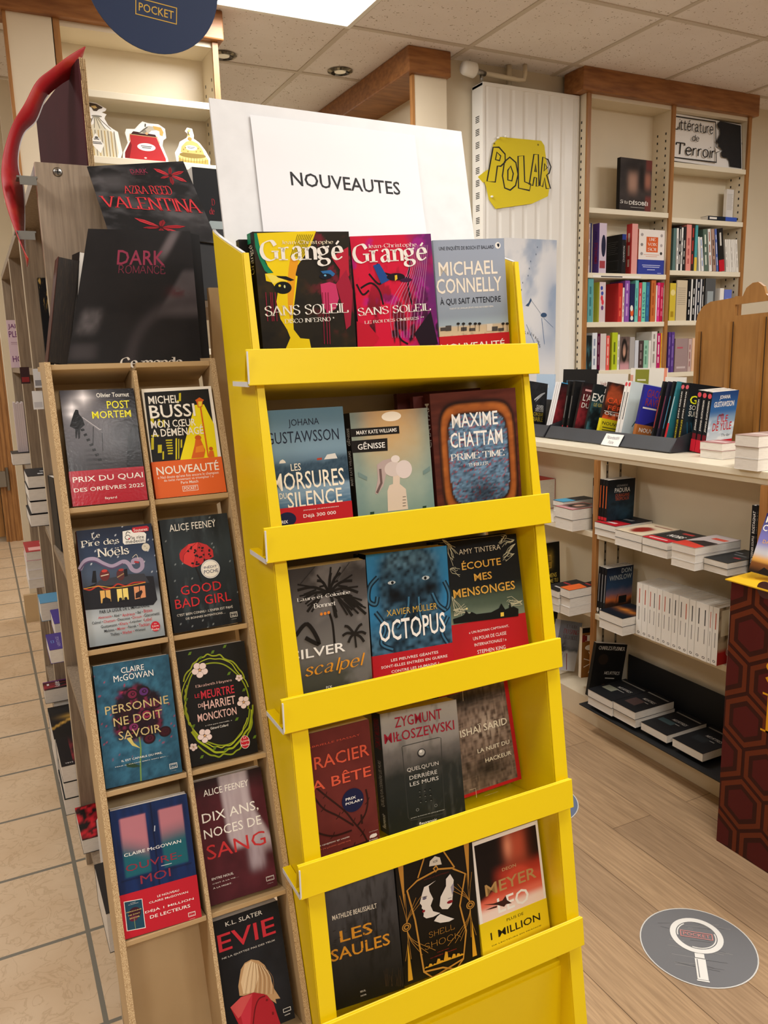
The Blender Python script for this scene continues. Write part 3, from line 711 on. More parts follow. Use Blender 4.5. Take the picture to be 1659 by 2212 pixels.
# ------------------------------------------------------------------ tall wall bookcases (fronts face -y)
def tracks(m, x, y, z0, z1, n, sx=.0006):
    """slotted shelf strip on a side panel whose face looks along -x or +x"""
    for i in range(n):
        z = z0+(z1-z0)*i/n
        m.box((x-sx, y-.004, z), (x+sx, y+.004, z+.012))
def bookcase(name, label, x0, x1, posts, yf, yb, ztop, shelves, crown=True, crown_left=.05, zb=0.0, crown_y=None, group=None):
    """posts: x centres of the uprights; shelves: per bay a list of shelf top heights"""
    t = empty(name, label, 'bookcase', ((x0+x1)/2, yf, 0), group=group)
    inv = Matrix.Translation((-(x0+x1)/2, -yf, 0))
    b = MB(inv); b.box((x0, yb-.012, zb), (x1, yb, ztop+.02)); b.build('back_panel', CREAM, t)
    for x in posts:
        u = MB(inv); u.box((x-.0105, yf+.012, zb), (x+.0105, yb-.012, ztop)); up = u.build('upright', CREAM, t)
        e = MB(inv); e.box((x-.0115, yf, zb), (x+.0115, yf+.012, ztop)); e.build('edge_strip', OAK_V, up)
        s = MB(inv)
        for sx in (-.0107, .0107):
            for yy in (yf+.045, yb-.05): tracks(s, x+sx, yy, zb+.9, ztop-.1, 46)
        s.build('shelf_track', DARKSLOT, up)
    for (a, c), zs in zip(zip(posts, posts[1:]), shelves):
        for z in zs:
            s = MB(inv); s.box((a+.0106, yf+.004, z-.026), (c-.0106, yb-.012, z)); s.build('shelf', CREAM_EDGE, t, bevel=.0015)
    tp = MB(inv); tp.box((posts[0]+.011, yf+.013, ztop-.02), (posts[-1]-.011, yb-.012, ztop)); tp.build('top_panel', CREAM, t)
    if crown:
        cy = crown_y or yf-.025
        k = MB(inv); k.box((x0-crown_left, cy, ztop-.0), (x1+.02, yb+.03 if not crown_left else yf+.13, ztop+.112)); k.build('crown', OAK_H, t, bevel=.006)
    return t
tall = bookcase('wall_bookcase', 'tall cream bookcase with oak crown and two bays of books, right of the radiator', 2.897, 4.09, [2.907, 3.487, 4.072], 3.4, WY-.005, zz(1.268),
    [[zz(z) for z in SH_L], [zz(z) for z in SH_R]])
leftcase = bookcase('wall_bookcase', 'tall cream bookcase with oak crown holding the picture cut-outs, behind the left display', .405, 1.03, [.415, 1.018], 3.47, 3.66, zz(1.268), [[zz(1.035), zz(.795), zz(.55), zz(.3), zz(.05), zz(-.2)]], crown_left=.5)
farcase = bookcase('wall_bookcase', 'cream bookcase with oak crown at the right edge, beyond the tall bookcase', 4.5, 5.9, [4.51, 5.2, 5.89], 4.03, 4.29, zz(1.268), [[zz(FARZ), zz(FARZ+.35), zz(FARZ-.35)], [zz(FARZ), zz(FARZ+.35)]], crown_left=.02)
def side_case(name, label, x0, xe, y0, y1, faces):
    """bookcase seen on its end: the end panel looks along -y, the open front along -x"""
    t = empty(name, label, 'bookcase', (x0, y0, 0))
    inv = Matrix.Translation((-x0, -y0, 0)); zt = zz(1.268)
    b = MB(inv); b.box((x0+.012, y0, 0), (xe, y0+.022, zt)); b.build('end_panel', CREAM, t)
    b = MB(inv); b.box((x0, y0-.002, 0), (x0+.012, y0+.024, zt)); b.build('edge_strip', OAK_V, t)
    b = MB(inv); b.box((xe-.012, y0+.022, 0), (xe, y1, zt)); b.build('back_panel', CREAM, t)
    for z in (.55, .9, 1.25, 1.6, 1.95, 2.3):
        s = MB(inv); s.box((x0+.006, y0+.022, z-.024), (xe-.012, y1, z)); s.build('shelf', CREAM_EDGE, t)
    for y in np.arange(y0+.8, y1, .8):
        u = MB(inv); u.box((x0, y-.011, 0), (xe-.012, y+.011, zt)); u.build('upright', CREAM, t)
    c = MB(inv)
    if faces: c.box((x0-.03, y0-.025, zt), (xe+.012, y1, zt+.112)); c.build('crown', OAK_H, t, bevel=.006)
    return t
side_case('end_bookcase', 'cream bookcase end with an oak crown turning the corner, left of the radiator', 1.945, 2.13, 3.5, 6.0, True)
side_case('end_bookcase', 'narrow cream bookcase end at the far left under the oak crown', .232, .4, 3.47, 5.2-.4, False)

# ------------------------------------------------------------------ radiator with its valve and pipe
t = empty('radiator', 'tall white ribbed radiator on the wall under the ceiling', 'radiator', (2.301, 3.45, .95))
inv = Matrix.Translation((-2.301, -3.45, -.95))
RX0, RX1, RY0, RY1, RZ0, RZ1 = 2.301, 2.885, 3.452, 3.545, zz(-.5), zz(1.26)
b = MB(inv)
prof = []
nr = 7
for i in range(nr):
    a = RX0+.02+i*(RX1-RX0-.04)/nr; c = a+(RX1-RX0-.04)/nr
    prof += [(a, RY0+.004), (a+.012, RY0+.001), (c-.02, RY0+.001), (c-.006, RY0+.004)]
prof = [(RX0+.012, RY0+.004)]+prof+[(RX1-.012, RY0+.004)]
for (xa, ya), (xb, yb_) in zip(prof, prof[1:]): b.add([(xa, ya, RZ0), (xb, yb_, RZ0), (xb, yb_, RZ1-.01), (xa, ya, RZ1-.01)], [(0, 1, 2, 3)])
b.box((RX0+.012, RY0+.012, RZ0), (RX1-.012, RY1-.01, RZ1-.01)); b.build('ribbed_panel', METAL_W, t)
b = MB(inv); b.box((RX0, RY0, RZ0-.01), (RX0+.012, RY1, RZ1), slot=0)
b.box((RX1-.012, RY0, RZ0-.01), (RX1, RY1, RZ1), slot=0)
for i in range(28):
    z = RZ1-.14-i*.058
    for k in range(4): b.box((RX0-.0006, RY0+.03, z-k*.008), (RX0+.001, RY0+.062, z-k*.008-.004), slot=1)
b.build('side_grille', [METAL_W, DARKSLOT], t)
b = MB(inv); b.box((RX0, RY0-.001, RZ1-.014), (RX1, RY1, RZ1+.004)); b.build('top_grille', METAL_W, t, bevel=.003)
b = MB(inv); zc = RZ1+.048
b.tube([(2.2, 3.47, zc+.01), (2.215, 3.47, zc+.009), (2.265, 3.47, zc+.004), (2.275, 3.47, zc+.003)], [.026, .032, .034, .024], 18); b.build('thermostat_head', METAL_W, t, True)
b = MB(inv); b.tube([(2.275, 3.47, zc+.003), (2.33, 3.475, zc-.002)], .012); b.tube([(2.31, 3.475, zc), (2.31, 3.475, RZ1)], .009); b.build('valve', STEEL, t, True)
b = MB(inv); b.tube([(2.33, 3.475, zc), (2.53, 3.48, zc-.005), (2.56, 3.48, zc), (2.568, 3.48, zc+.03), (2.568, 3.482, zz(1.378))], .011, 12); b.tube([(2.5, 3.52, RZ1), (2.5, 3.52, zz(1.378))], .014, 12); b.build('pipe', PIPE, t, True)

# ------------------------------------------------------------------ flat printed things
def panel(name, label, cat, M, outline, t, col, items=(), box=None, m=None, group=None, edge=None, back=None):
    """a stiff printed sheet: outline in its own plane (x across, z up), thickness t behind it"""
    b = MB()
    a = sum(outline[i][0]*outline[(i+1) % len(outline)][1]-outline[(i+1) % len(outline)][0]*outline[i][1] for i in range(len(outline)))
    if a < 0: outline = outline[::-1]
    b.prism([(x, 0, z) for x, z in outline], (0, t, 0), edge or col)
    for i, f in enumerate(b.f):
        if i == 0: b.f[0] = tuple(range(len(outline))); b.c[0] = lin(col)
    w, h = box or (1, 1)
    art(b, items, w, h, -.0003)
    o = b.build(name, m or PRINT); o.matrix_world = M
    return tag(o, label, cat, group)

# yellow sign on the radiator
POL = [(.0,.35),(.075,.29),(.09,.31),(.12,.25),(.17,.1),(.27,.0),(.77,.16),(.99,.3),(1.,.44),(.87,.93),(.82,.98),(.25,.9),(.17,.8),(.14,.48),(.07,.42)]
def outl(p, w, c): return ('l', p+[p[0]], w, c)
po = [[(.17,.36),(.21,.72),(.28,.735),(.36,.68),(.37,.6),(.32,.545),(.28,.54),(.27,.37)],[(.25,.6),(.26,.68),(.31,.65),(.3,.6)]]
oo = [[(.39,.33),(.35,.45),(.36,.6),(.42,.66),(.5,.62),(.54,.5),(.52,.38),(.46,.32)],[(.42,.42),(.41,.52),(.44,.57),(.48,.5),(.47,.42)]]
lo_ = [[(.52,.69),(.56,.36),(.7,.36),(.71,.43),(.63,.44),(.59,.71)]]
ao = [[(.715,.75),(.69,.42),(.735,.42),(.745,.51),(.775,.51),(.78,.42),(.815,.43),(.77,.76)],[(.745,.57),(.745,.66),(.765,.57)]]
ro = [[(.83,.745),(.9,.73),(.945,.66),(.93,.59),(.9,.565),(.965,.43),(.91,.42),(.875,.53),(.862,.43),(.825,.44)],[(.862,.6),(.86,.68),(.9,.645)]]
PI = [outl([(.56+(a-.56)*1.12, .56+(c-.56)*1.2) for a, c in p], .0075, '1c1a14') for p in po+oo+lo_+ao+ro]+[('e', .18, .8, .012, .012, '8a7a10'), ('e', .78, .92, .012, .012, '8a7a10')]
panel('arrow_sign', 'yellow card sign with hand-drawn outlined capitals and arrow tab, pinned on the radiator', 'sign', frame((2.255, 3.446, zz(.705)), 0, 0, -6), [(a*.43, b*.37) for a, b in POL], .0015, 'e6d21c', PI, (.43, .37))
for (a, b), l in zip(((.22, .88), (.32, .92), (.2, .14)), ('upper left', 'upper right', 'lowest')):
    q = MB(frame((2.255, 3.446, zz(.705)), 0, 0, -6)); q.tube([(a*.43, -.001, b*.37), (a*.43, -.01, b*.37)], [.006, .0045], 10)
    tag(q.build('magnet', METAL_W), 'small white round magnet on the yellow arrow sign, '+l+' of three', 'magnet', 'magnets on the arrow sign')
MS = 'MONDES SAUVAGES'
pi = [('e', .34, .052, .03, .014, '2a2a2c'), ('p', [(.28,.1),(.33,.09),(.4,.125),(.34,.075)], '2a2a2c'), ('e', .46, .06, .026, .016, '2a2a2c'), ('t', 'ACTES SUD', .3, .012, .58, .026, '8a8a8c', 's')]
for i in range(5): pi.append(('l', [(.46, .06), (.46+.06*math.cos(.4+.4*i), .06+.035*math.sin(.4+.4*i))], .003, '2a2a2c'))
for i, ch in enumerate(MS):
    a = math.radians(168-i*11.2)
    if ch != ' ': pi.append(('t', ch, .39+.3*math.cos(a)-.016, .06+.11*math.sin(a)-.008, .39+.3*math.cos(a)+.016, .06+.11*math.sin(a)+.012, '3a3a3c', 'b'))
pi = [tuple(v+.235 if (q[0] in 'et' and k in ((2,) if q[0] == 'e' else (3, 5))) else ([(x_, y_+.235) for x_, y_ in v] if q[0] in 'pl' and k == 1 else v) for k, v in enumerate(q)) for q in pi]
pi += [('e', .62+.03*math.sin(i*2.1)-.05*i, .95-.045*i, .008, .006, '6a7890') for i in range(8)]
pi += [('p', [(.4,.58),(.46,.6),(.5,.63),(.52,.615),(.46,.575)], '3a5478'), ('e', .76, .52, .06, .015, '3a5478'), ('l', [(.5,.62),(.7,.53)], .0015, '5a7090'), ('l', [(.72,.5),(.78,.33)], .003, '6a84ac'), ('l', [(.42,.46),(.58,.34)], .003, '8094b4'), ('l', [(.76,.5),(.95,.44)], .002, '6a84ac')]
b = MB(); PW, PH = .325, .78
b.box((0, 0, 0), (PW, .001, PH), 'e4e4e6'); raster(b, rast_snow, PW, PH, -.0003, 30, 60); art(b, [(it[0],)+tuple(it[1:]) for it in pi], PW, PH, -.0005)
o = b.build('poster', PRINT); o.matrix_world = frame((2.424, 3.4465, zz(-.22))); tag(o, 'pale snow poster with grass stems and animal tracks, hung low on the radiator', 'poster')
# handwritten shelf banner
b = MB(); bw, bh = .545, .25
hb = [('box', .01, .06, .6, .95, .006, '1c1a1a'), ('t', 'Littérature', .03, .66, .56, .9, '1c1a1a', 'hand'), ('t', 'de', .26, .46, .36, .6, '1c1a1a', 'hand'), ('t', 'Terroir', .05, .14, .58, .4, '1c1a1a', 'hand'), ('p', [(.59,.4),(.66,.34),(.59,.28)], 'efece8'), ('l', [(.595,.4),(.66,.34),(.595,.28)], .004, '1c1a1a'),
      ('p', [(.99,.98),(.66,.98),(.62,.9),(.63,.83),(.66,.8),(.66,.7),(.63,.6),(.6,.52),(.62,.49),(.64,.48),(.63,.42),(.66,.4),(.67,.38),(.7,.36),(.67,.31),(.67,.24),(.69,.2),(.76,.2),(.79,.15),(.8,.03),(.99,.03)], '24262a')]
b.box((0, 0, 0), (bw, .0015, bh), 'efece8'); art(b, hb, bw, bh, -.0003)
b.v = [(x, y+.05*((x/bw-.5)**2), z) for x, y, z in b.v]
o = b.build('banner', PRINT); o.matrix_world = frame((3.507, 3.412, zz(SH_R[0])+.012), 0, 6, -1); tag(o, 'white handwritten banner with a black head silhouette, top right bay of the tall bookcase', 'sign')
b = MB(); b.box((-.006, -.0008, 0), (.33, .0006, .012), 'f0ece4'); art(b, [('r', .15, .25, .6, .75, '4a4644')], .33, .012, -.001); o = b.build('shelf_label', PRINT); o.matrix_world = frame((2.96, 3.403, zz(SH_L[1])-.024)); tag(o, 'white paper strip with small dark print on the second left bookcase shelf edge', 'label')
# cut-out pictures on the left bookcase
ZC = zz(.795)+.001
de = [(.02,0),(.93,0),(1.,.12),(.93,.5),(.82,.54),(.7,.6),(.62,.72),(.64,.76),(.68,.8),(.56,.83),(.66,.86),(.69,.9),(.45,.99),(.2,1),(.05,.97),(.1,.9),(.25,.85),(.15,.78),(.2,.73),(.3,.7),(.28,.63),(.16,.58),(.03,.54),(0,.3)]
di = [('p', [(.07,.02),(.86,.02),(.9,.12),(.84,.46),(.72,.5),(.55,.58),(.5,.74),(.34,.74),(.36,.62),(.2,.54),(.09,.5),(.06,.3)], 'd8d0b8')]
di += [('l', [(.12+.08*i, .03), (.11+.08*i, .5)], .0035, ('b89a58', '8a8274')[i % 2]) for i in range(10)]+[('l', [(.4+.05*(i-2)*.6, .73), (.2+.14*i, .53)], .002, '6a665c') for i in range(5)]
di += [('p', [(.12,.955),(.25,.985),(.45,.97),(.6,.92),(.58,.9),(.5,.88),(.44,.84),(.36,.84),(.32,.9),(.2,.93)], '4a3c2c'), ('p', [(.3,.92),(.42,.94),(.46,.9),(.38,.88)], 'c8a868'), ('e', .43, .75, .13, .018, '8a867a'), ('p', [(.36,.44),(.55,.24),(.44,.08),(.2,.26)], 'efece6'), ('e', .37, .36, .045, .022, '5a5854'), ('l', [(.3,.32),(.44,.34)], .002, '5a5854'), ('l', [(.3,.34),(.44,.32)], .002, '5a5854'), ('r', .25, .27, .48, .285, '4a4846'), ('r', .27, .245, .5, .26, '4a4846')]
panel('cutout_picture', 'white-edged cut-out picture of a striped decanter with a skull label, on the left bookcase shelf', 'picture', frame((.473, 3.5, ZC), 0, 3), [(a*.15, c*.205) for a, c in de], .004, 'f2efe9', di, (.15, .205), group='cut-out pictures on the left bookcase')
pu = [(0,.02),(1,0),(1,.12),(.9,.45),(.93,.6),(1.,.66),(.99,.9),(.85,1),(.62,1),(.5,1.03),(.42,.95),(.32,.82),(.13,.8),(.1,.7),(.14,.45),(.02,.2)]
pi_ = [('p', [(.05,.06),(.95,.03),(.95,.12),(.84,.45),(.78,.66),(.2,.68),(.2,.45),(.06,.2)], 'b0262a'), ('p', [(.05,.06),(.15,.06),(.22,.4),(.2,.5),(.06,.2)], '7a1418'), ('l', [(.18,.5),(.2,.68),(.8,.66),(.84,.5)], .004, 'c8b078'), ('p', [(.22,.68),(.78,.66),(.76,.72),(.28,.76)], '3a1416'), ('e', .54, .38, .2, .1, 'f2efe9'), ('r', .42, .39, .66, .41, '4a4644'), ('r', .44, .35, .64, .37, '4a4644'), ('e', .5, .1, .03, .02, 'e8d0cc'),
       ('p', [(.4,.72),(.5,.84),(.62,.93),(.78,.92),(.8,.84),(.68,.82),(.6,.72)], 'b8b0a0'), ('p', [(.72,.94),(.9,.92),(.95,.8),(.92,.7),(.86,.72),(.86,.82),(.74,.86)], 'c8a45a'), ('e', .52, .78, .05, .05, '8a8478'), ('l', [(.4,.72),(.6,.9)], .004, '5a564c'), ('l', [(.56,.98),(.55,.9)], .005, '4a463c'), ('e', .57, .73, .03, .03, 'd8a878')]
panel('cutout_picture', 'white-edged cut-out picture of a red purse holding a pistol, on the left bookcase shelf', 'picture', frame((.624, 3.512, ZC), 0, 3), [(a*.18, c*.15) for a, c in pu], .004, 'f2efe9', pi_, (.18, .15), group='cut-out pictures on the left bookcase')
be = [(.03,.02),(.98,0),(1,.2),(.88,.42),(.72,.62),(.56,.72),(.58,.8),(.54,.98),(.4,1),(.33,.9),(.42,.82),(.36,.72),(.16,.6),(.1,.45),(0,.3)]
bi = [('p', [(.08,.06),(.94,.04),(.94,.18),(.1,.22)], 'b89a50'), ('e', .5, .2, .42, .09, 'd8c078'), ('e', .5, .26, .38, .08, '8a7436'), ('p', [(.16,.32),(.84,.3),(.78,.46),(.66,.6),(.5,.66),(.34,.62),(.2,.48)], 'c8b068'), ('e', .47, .46, .17, .07, 'f2efe9'), ('r', .36, .47, .58, .485, '4a4644'), ('r', .38, .44, .56, .455, '4a4644'), ('e', .45, .7, .06, .05, 'a8883c'), ('e', .43, .8, .04, .04, 'c8b068'), ('l', [(.43,.8),(.42,.9),(.46,.93)], -.005, '6a5a30'), ('e', .45, .92, .04, .04, 'd8c078')]
bi += [('l', [(.12+.08*i, .06), (.13+.08*i, .18)], .002, '7a6430') for i in range(10)]+[('e', .25+.06*i, .4+.06*math.sin(i*2), .02, .02, '9a8040') for i in range(9) if not 2 < i < 6]
panel('cutout_picture', 'white-edged cut-out picture of an ornate gold desk bell, on the left bookcase shelf', 'picture', frame((.832, 3.5, ZC), 0, 3), [(a*.145, c*.145) for a, c in be], .004, 'f2efe9', bi, (.145, .145), group='cut-out pictures on the left bookcase')
# round blue hanging sign
DX, DY, DZ, DR = .43, 1.9, zz(.80), .143
b = MB(); n = 64
b.prism([(DR*math.cos(2*math.pi*i/n), 0, DR*math.sin(2*math.pi*i/n)) for i in range(n)], (0, .003, 0), '26335a')
b.f[0] = tuple(range(n)); b.c[0] = lin('2b3959')
s2 = MB(); art(s2, [('p', [(.33,1.),(.36,.82),(.38,.66),(.41,.57),(.46,.5),(.53,.47),(.6,.49),(.63,.55),(.64,.7),(.66,1.)], '1c2440'), ('p', [(.42,1.),(.43,.8),(.46,.62),(.52,.55),(.56,.6),(.57,1.)], '263256'), ('l', [(.33,.78),(.38,.8),(.42,.86)], -.003, '5a74a8'), ('l', [(.34,.72),(.39,.76)], -.003, '5a74a8'), ('t', 'POCKET', .4, .262, .66, .318, 'd8b04a', 'b'), ('box', .375, .232, .685, .348, .0018, 'd8b04a')], 2*DR, 2*DR, -.0003)
o_ = len(b.v); b.v += [(x-DR, y, z-DR) for x, y, z in s2.v]
for f, c in zip(s2.f, s2.c): b.f.append(tuple(o_+i for i in f)); b.c.append(c); b.m.append(0)
ds = b.build('hanging_sign', PRINT); ds.matrix_world = frame((DX, DY, DZ), 3, -4, -4); tag(ds, 'round navy blue hanging sign with a gold boxed word, top left', 'sign')
w_ = MB(); w_.tube([(0, .001, DR-.004), (0, .001, CEIL-DZ)], .0008, 5); w_.build('thread', METAL_W, ds)

# ------------------------------------------------------------------ yellow display stand
def yl(z): return 1.103+.1456*z            # front of the shelf lips at height z (relative to the eye)
t = empty('display_stand', 'bright yellow cardboard display stand with five lipped shelves of new books', 'display stand', (.6, 1.1, 0))
YI = Matrix.Translation((-.6, -1.1, 0))
def yp(z): return yl(z)+.008               # front edge of the side panels
def fw(z): return min(.026, max(.008, .0095-.034*z))   # width of the front fold
for sd in (0, 1):
    x0, x1, out = ((.354, .360, 1), (.8165, .8225, 0))[sd]
    top = [(yp(.147)+.006, .147)]+[(yp(.147)+.006+.145*math.sin(i/7*math.pi/2), .147+.052*math.sin(i/7*1.414)) for i in range(1, 8)]
    poly = [(yp(-1.45)+.003, -1.45)]+top+[(yp(-1.45)+.16, -1.45)]
    b = MB(YI); b.prism([(x0, y, zz(z)) for y, z in poly], (x1-x0, 0, 0)); sp = b.build('side_panel', YELLOW, t, bevel=.001)
    b = MB(YI)
    zs = [-1.45, -.55, -.05, .147]
    xa = .3545 if sd == 0 else .8165
    for z0, z1 in zip(zs, zs[1:]):
        b.hexa([(xa, yp(z0), zz(z0)), (xa+fw(z0), yp(z0), zz(z0)), (xa+fw(z0), yp(z0)+.003, zz(z0)), (xa, yp(z0)+.003, zz(z0)), (xa, yp(z1), zz(z1)), (xa+fw(z1), yp(z1), zz(z1)), (xa+fw(z1), yp(z1)+.003, zz(z1)), (xa, yp(z1)+.003, zz(z1))])
    b.build('front_fold', YELLOW, sp)
    b = MB(YI); xb = x0+.0005; xc = xb+.005
    for (y0, z0), (y1, z1) in zip(top, top[1:]): b.hexa([(xb, y0, zz(z0)+.0002), (xc, y0, zz(z0)+.0002), (xc, y1, zz(z1)+.0002), (xb, y1, zz(z1)+.0002), (xb, y0, zz(z0)+.0014), (xc, y0, zz(z0)+.0014), (xc, y1, zz(z1)+.0014), (xb, y1, zz(z1)+.0014)])
    b.build('cut_edge', WHITECARD, sp)
b = MB(YI); zt_, zb_ = .19, -1.06
b.hexa([(.361, yp(zb_)+.155, zz(zb_)), (.8165, yp(zb_)+.155, zz(zb_)), (.8165, yp(zb_)+.16, zz(zb_)), (.361, yp(zb_)+.16, zz(zb_)), (.361, yp(zt_)+.155, zz(zt_)), (.8165, yp(zt_)+.155, zz(zt_)), (.8165, yp(zt_)+.16, zz(zt_)), (.361, yp(zt_)+.16, zz(zt_))]); b.build('back_panel', BEIGE_BACK, t)
LIPS = (.014, -.234, -.479, -.723, -.968)
for zl in LIPS:
    zf = zl-.044; sh = empty('shelf', '', '', (0, 0, 0)); sh.parent = t
    for k in ('label', 'category'): del sh[k]
    y0 = yl(zf)
    b = MB(YI); tb = .006
    b.box((.34, y0, zz(zf)-tb), (.353, y0+(.075 if zl > -.9 else .02), zz(zf))); b.box((.824, y0, zz(zf)-tb), (.842, y0+.075, zz(zf))); b.hexa([(.3605, y0+.012, zz(zf)-tb), (.816, y0+.012, zz(zf)-tb), (.816, yp(zf)+.15, zz(zf)-tb-.03), (.3605, yp(zf)+.15, zz(zf)-tb-.03), (.3605, y0+.012, zz(zf)), (.816, y0+.012, zz(zf)), (.816, yp(zf)+.15, zz(zf)-.03), (.3605, yp(zf)+.15, zz(zf)-.03)]); b.box((.34, y0, zz(zf)-tb), (.842, y0+.0075, zz(zf)))
    b.build('shelf_board', YELLOW, sh, bevel=.0006)
    b = MB(YI); e = .004
    b.hexa([(.34, y0-e, zz(zf)-tb), (.842, y0-e, zz(zf)-tb), (.842, y0, zz(zf)-tb), (.34, y0, zz(zf)-tb), (.34, yl(zl)-e, zz(zl)), (.842, yl(zl)-e, zz(zl)), (.842, yl(zl), zz(zl)), (.34, yl(zl), zz(zl))]); b.build('front_lip', YELLOW, sh, bevel=.001)
    b = MB(YI)
    b.hexa([(.341, y0+.018, zz(zf)), (.841, y0+.018, zz(zf)), (.841, y0+.021, zz(zf)), (.341, y0+.021, zz(zf)), (.341, yl(zl)+.0002, zz(zl)-.002), (.841, yl(zl)+.0002, zz(zl)-.002), (.841, yl(zl)+.003, zz(zl)-.001), (.341, yl(zl)+.003, zz(zl)-.001)]); b.build('lip_fold', YELLOW, sh)
    b = MB(YI); b.box((.3395, y0+.001, zz(zf)-tb-.002), (.342, y0+(.074 if zl > -.9 else .019), zz(zf)-.001)); b.box((.3395, y0-.0035, zz(zf)-.004), (.3415, y0-.001, zz(zl)-.003)); b.build('raw_edge', WHITECARD, sh)
b = MB(YI); b.box((.3535, .987, 0), (.853, 1.2, zz(-1.065))); b.build('base_box', YELLOW, t, bevel=.0015)
b = MB(YI); b.box((.354, .983, zz(-1.35)), (.845, .988, zz(-1.072))); b.build('base_front', YELLOW, t, bevel=.001)
b = MB(YI); b.box((.66, .9825, zz(-1.25)), (.72, .984, zz(-1.19)), '2a2a30'); b.build('base_mark', PRINT, t)
# white board with the paper notice
bd = MB(); sl = math.degrees(math.atan(.24))
bd.box((0, 0, 0), (.452, .005, .40)); o = bd.build('foam_board', WHITECARD); o.matrix_world = frame((.36, 1.204, zz(.005)), 0, sl, -.9); tag(o, 'large blank white board standing behind the top row of the yellow stand', 'board')
pp = MB()
nx, ny = 12, 10; PWD, PHT = .292, .215
gv = [[(i/nx*PWD, -.0008-.0012*noise(i/nx, j/ny, 4, 3)*(1 if j < 4 or j > 7 else 0), j/ny*PHT) for i in range(nx+1)] for j in range(ny+1)]
pp.v = [p for r in gv for p in r]
for j in range(ny):
    for i in range(nx): pp.f.append((j*(nx+1)+i, j*(nx+1)+i+1, (j+1)*(nx+1)+i+1, (j+1)*(nx+1)+i)); pp.c.append(lin('e9e9ec')); pp.m.append(0)
art(pp, [('t', 'NOUVEAUTES', .19, .5, .86, .605, '1c1b1d', 'x')], PWD, PHT, -.001)
o = pp.build('paper_notice', PRINT, None, True); o.matrix_world = frame((.424, 1.2408, zz(.165)), 0, sl, -.9); tag(o, 'white paper notice with one line of black capitals, stuck on the white board', 'notice')

# ------------------------------------------------------------------ brown cardboard stand
def yk(z): return 1.254+.306*(z+.208)
t = empty('display_stand', 'plain brown cardboard stand with two columns of pocket books, left of the yellow stand', 'display stand', (.227, 1.1, 0))
KI = Matrix.Translation((-.227, -1.1, 0))
def wall(x, w, ztop, dep, name, front=.006):
    b = MB(KI); b.prism([(x, yk(-1.45)-front, 0), (x, yk(ztop)-front, zz(ztop)), (x, yk(ztop)+dep, zz(ztop)), (x, yk(-1.45)+dep, 0)], (w, 0, 0)); o = b.build(name, KRAFT, t)
    e = MB(KI); e.prism([(x, yk(-1.45)-front-.0012, 0), (x, yk(ztop)-front-.0012, zz(ztop)), (x, yk(ztop)-front-.0002, zz(ztop)), (x, yk(-1.45)-front-.0002, 0)], (w, 0, 0)); e.build('cut_edge', KRAFT_EDGE, o)
wall(.0945, .0085, .004, .10, 'side_panel'); wall(.344, .0085, .004, .06, 'side_panel'); wall(.2203, .006, -.012, .085, 'divider')
b = MB(KI); b.hexa([(.103, yk(-1.45)+.085, 0), (.344, yk(-1.45)+.085, 0), (.344, yk(-1.45)+.09, 0), (.103, yk(-1.45)+.09, 0), (.103, yk(0)+.085, zz(0)), (.344, yk(0)+.085, zz(0)), (.344, yk(0)+.09, zz(0)), (.103, yk(0)+.09, zz(0))]); b.build('back_panel', KRAFT, t)
for z in (0.0, -.2085, -.4105, -.6055, -.8065, -1.005, -1.2):
    for a, c in ((.1032, .2193), (.2272, .3438)):
        b = MB(KI); y0 = yk(z)-.004; d = .088; dz = d*.30
        b.hexa([(a, y0, zz(z)-.008), (c, y0, zz(z)-.008), (c, y0+d, zz(z)-.008-dz), (a, y0+d, zz(z)-.008-dz), (a, y0, zz(z)), (c, y0, zz(z)), (c, y0+d, zz(z)-dz), (a, y0+d, zz(z)-dz)]); b.build('shelf', KRAFT, t, bevel=.0008)
b = MB(KI); b.hexa([(.12, yk(-1.2)+.02, 0), (.34, yk(-1.2)+.02, 0), (.34, yk(-1.45)+.2, 0), (.12, yk(-1.45)+.2, 0), (.12, yk(-1.2)+.02, .2), (.34, yk(-1.2)+.02, .2), (.34, yk(-1.2)+.1, .2), (.12, yk(-1.2)+.1, .2)]); b.build('base', KRAFT, t)
b = MB(KI); b.box((.382, 1.43, .3), (.432, 1.445, zz(.125))); b.build('rear_flap', KRAFT, t)
b = MB(KI); b.box((.106, 1.42, zz(-.012)), (.34, 1.64, zz(-.0035))); b.build('top_ledge', KRAFT, t)
# black header cards
def warp_card(name, label, spec, fn, t_, edge='6a6460'):
    loc, rot, cn, its = spec
    b = MB(); cn = [Vector((x, 0, z)) for x, z in cn]
    b.prism([tuple(c) for c in cn], (0, t_, 0), edge); b.f[0] = (0, 1, 2, 3); b.c[0] = lin('121112')
    q = MB()
    if fn: raster(q, fn, 1, 1, -.0003, 64, 64)
    art(q, its, 1, 1, -.0005)
    o = len(b.v)
    for u, y, v in [tuple(map(float, p)) for p in q.v]:
        p = (1-u)*(1-v)*cn[0]+u*(1-v)*cn[1]+u*v*cn[2]+(1-u)*v*cn[3]; b.v.append((p.x, y, p.z))
    for f, c in zip(q.f, q.c): b.f.append(tuple(o+i for i in f)); b.c.append(c); b.m.append(0)
    ob = b.build(name, PRINT); ob.matrix_world = frame(loc, *rot)
    return tag(ob, label, 'display card') if label else ob
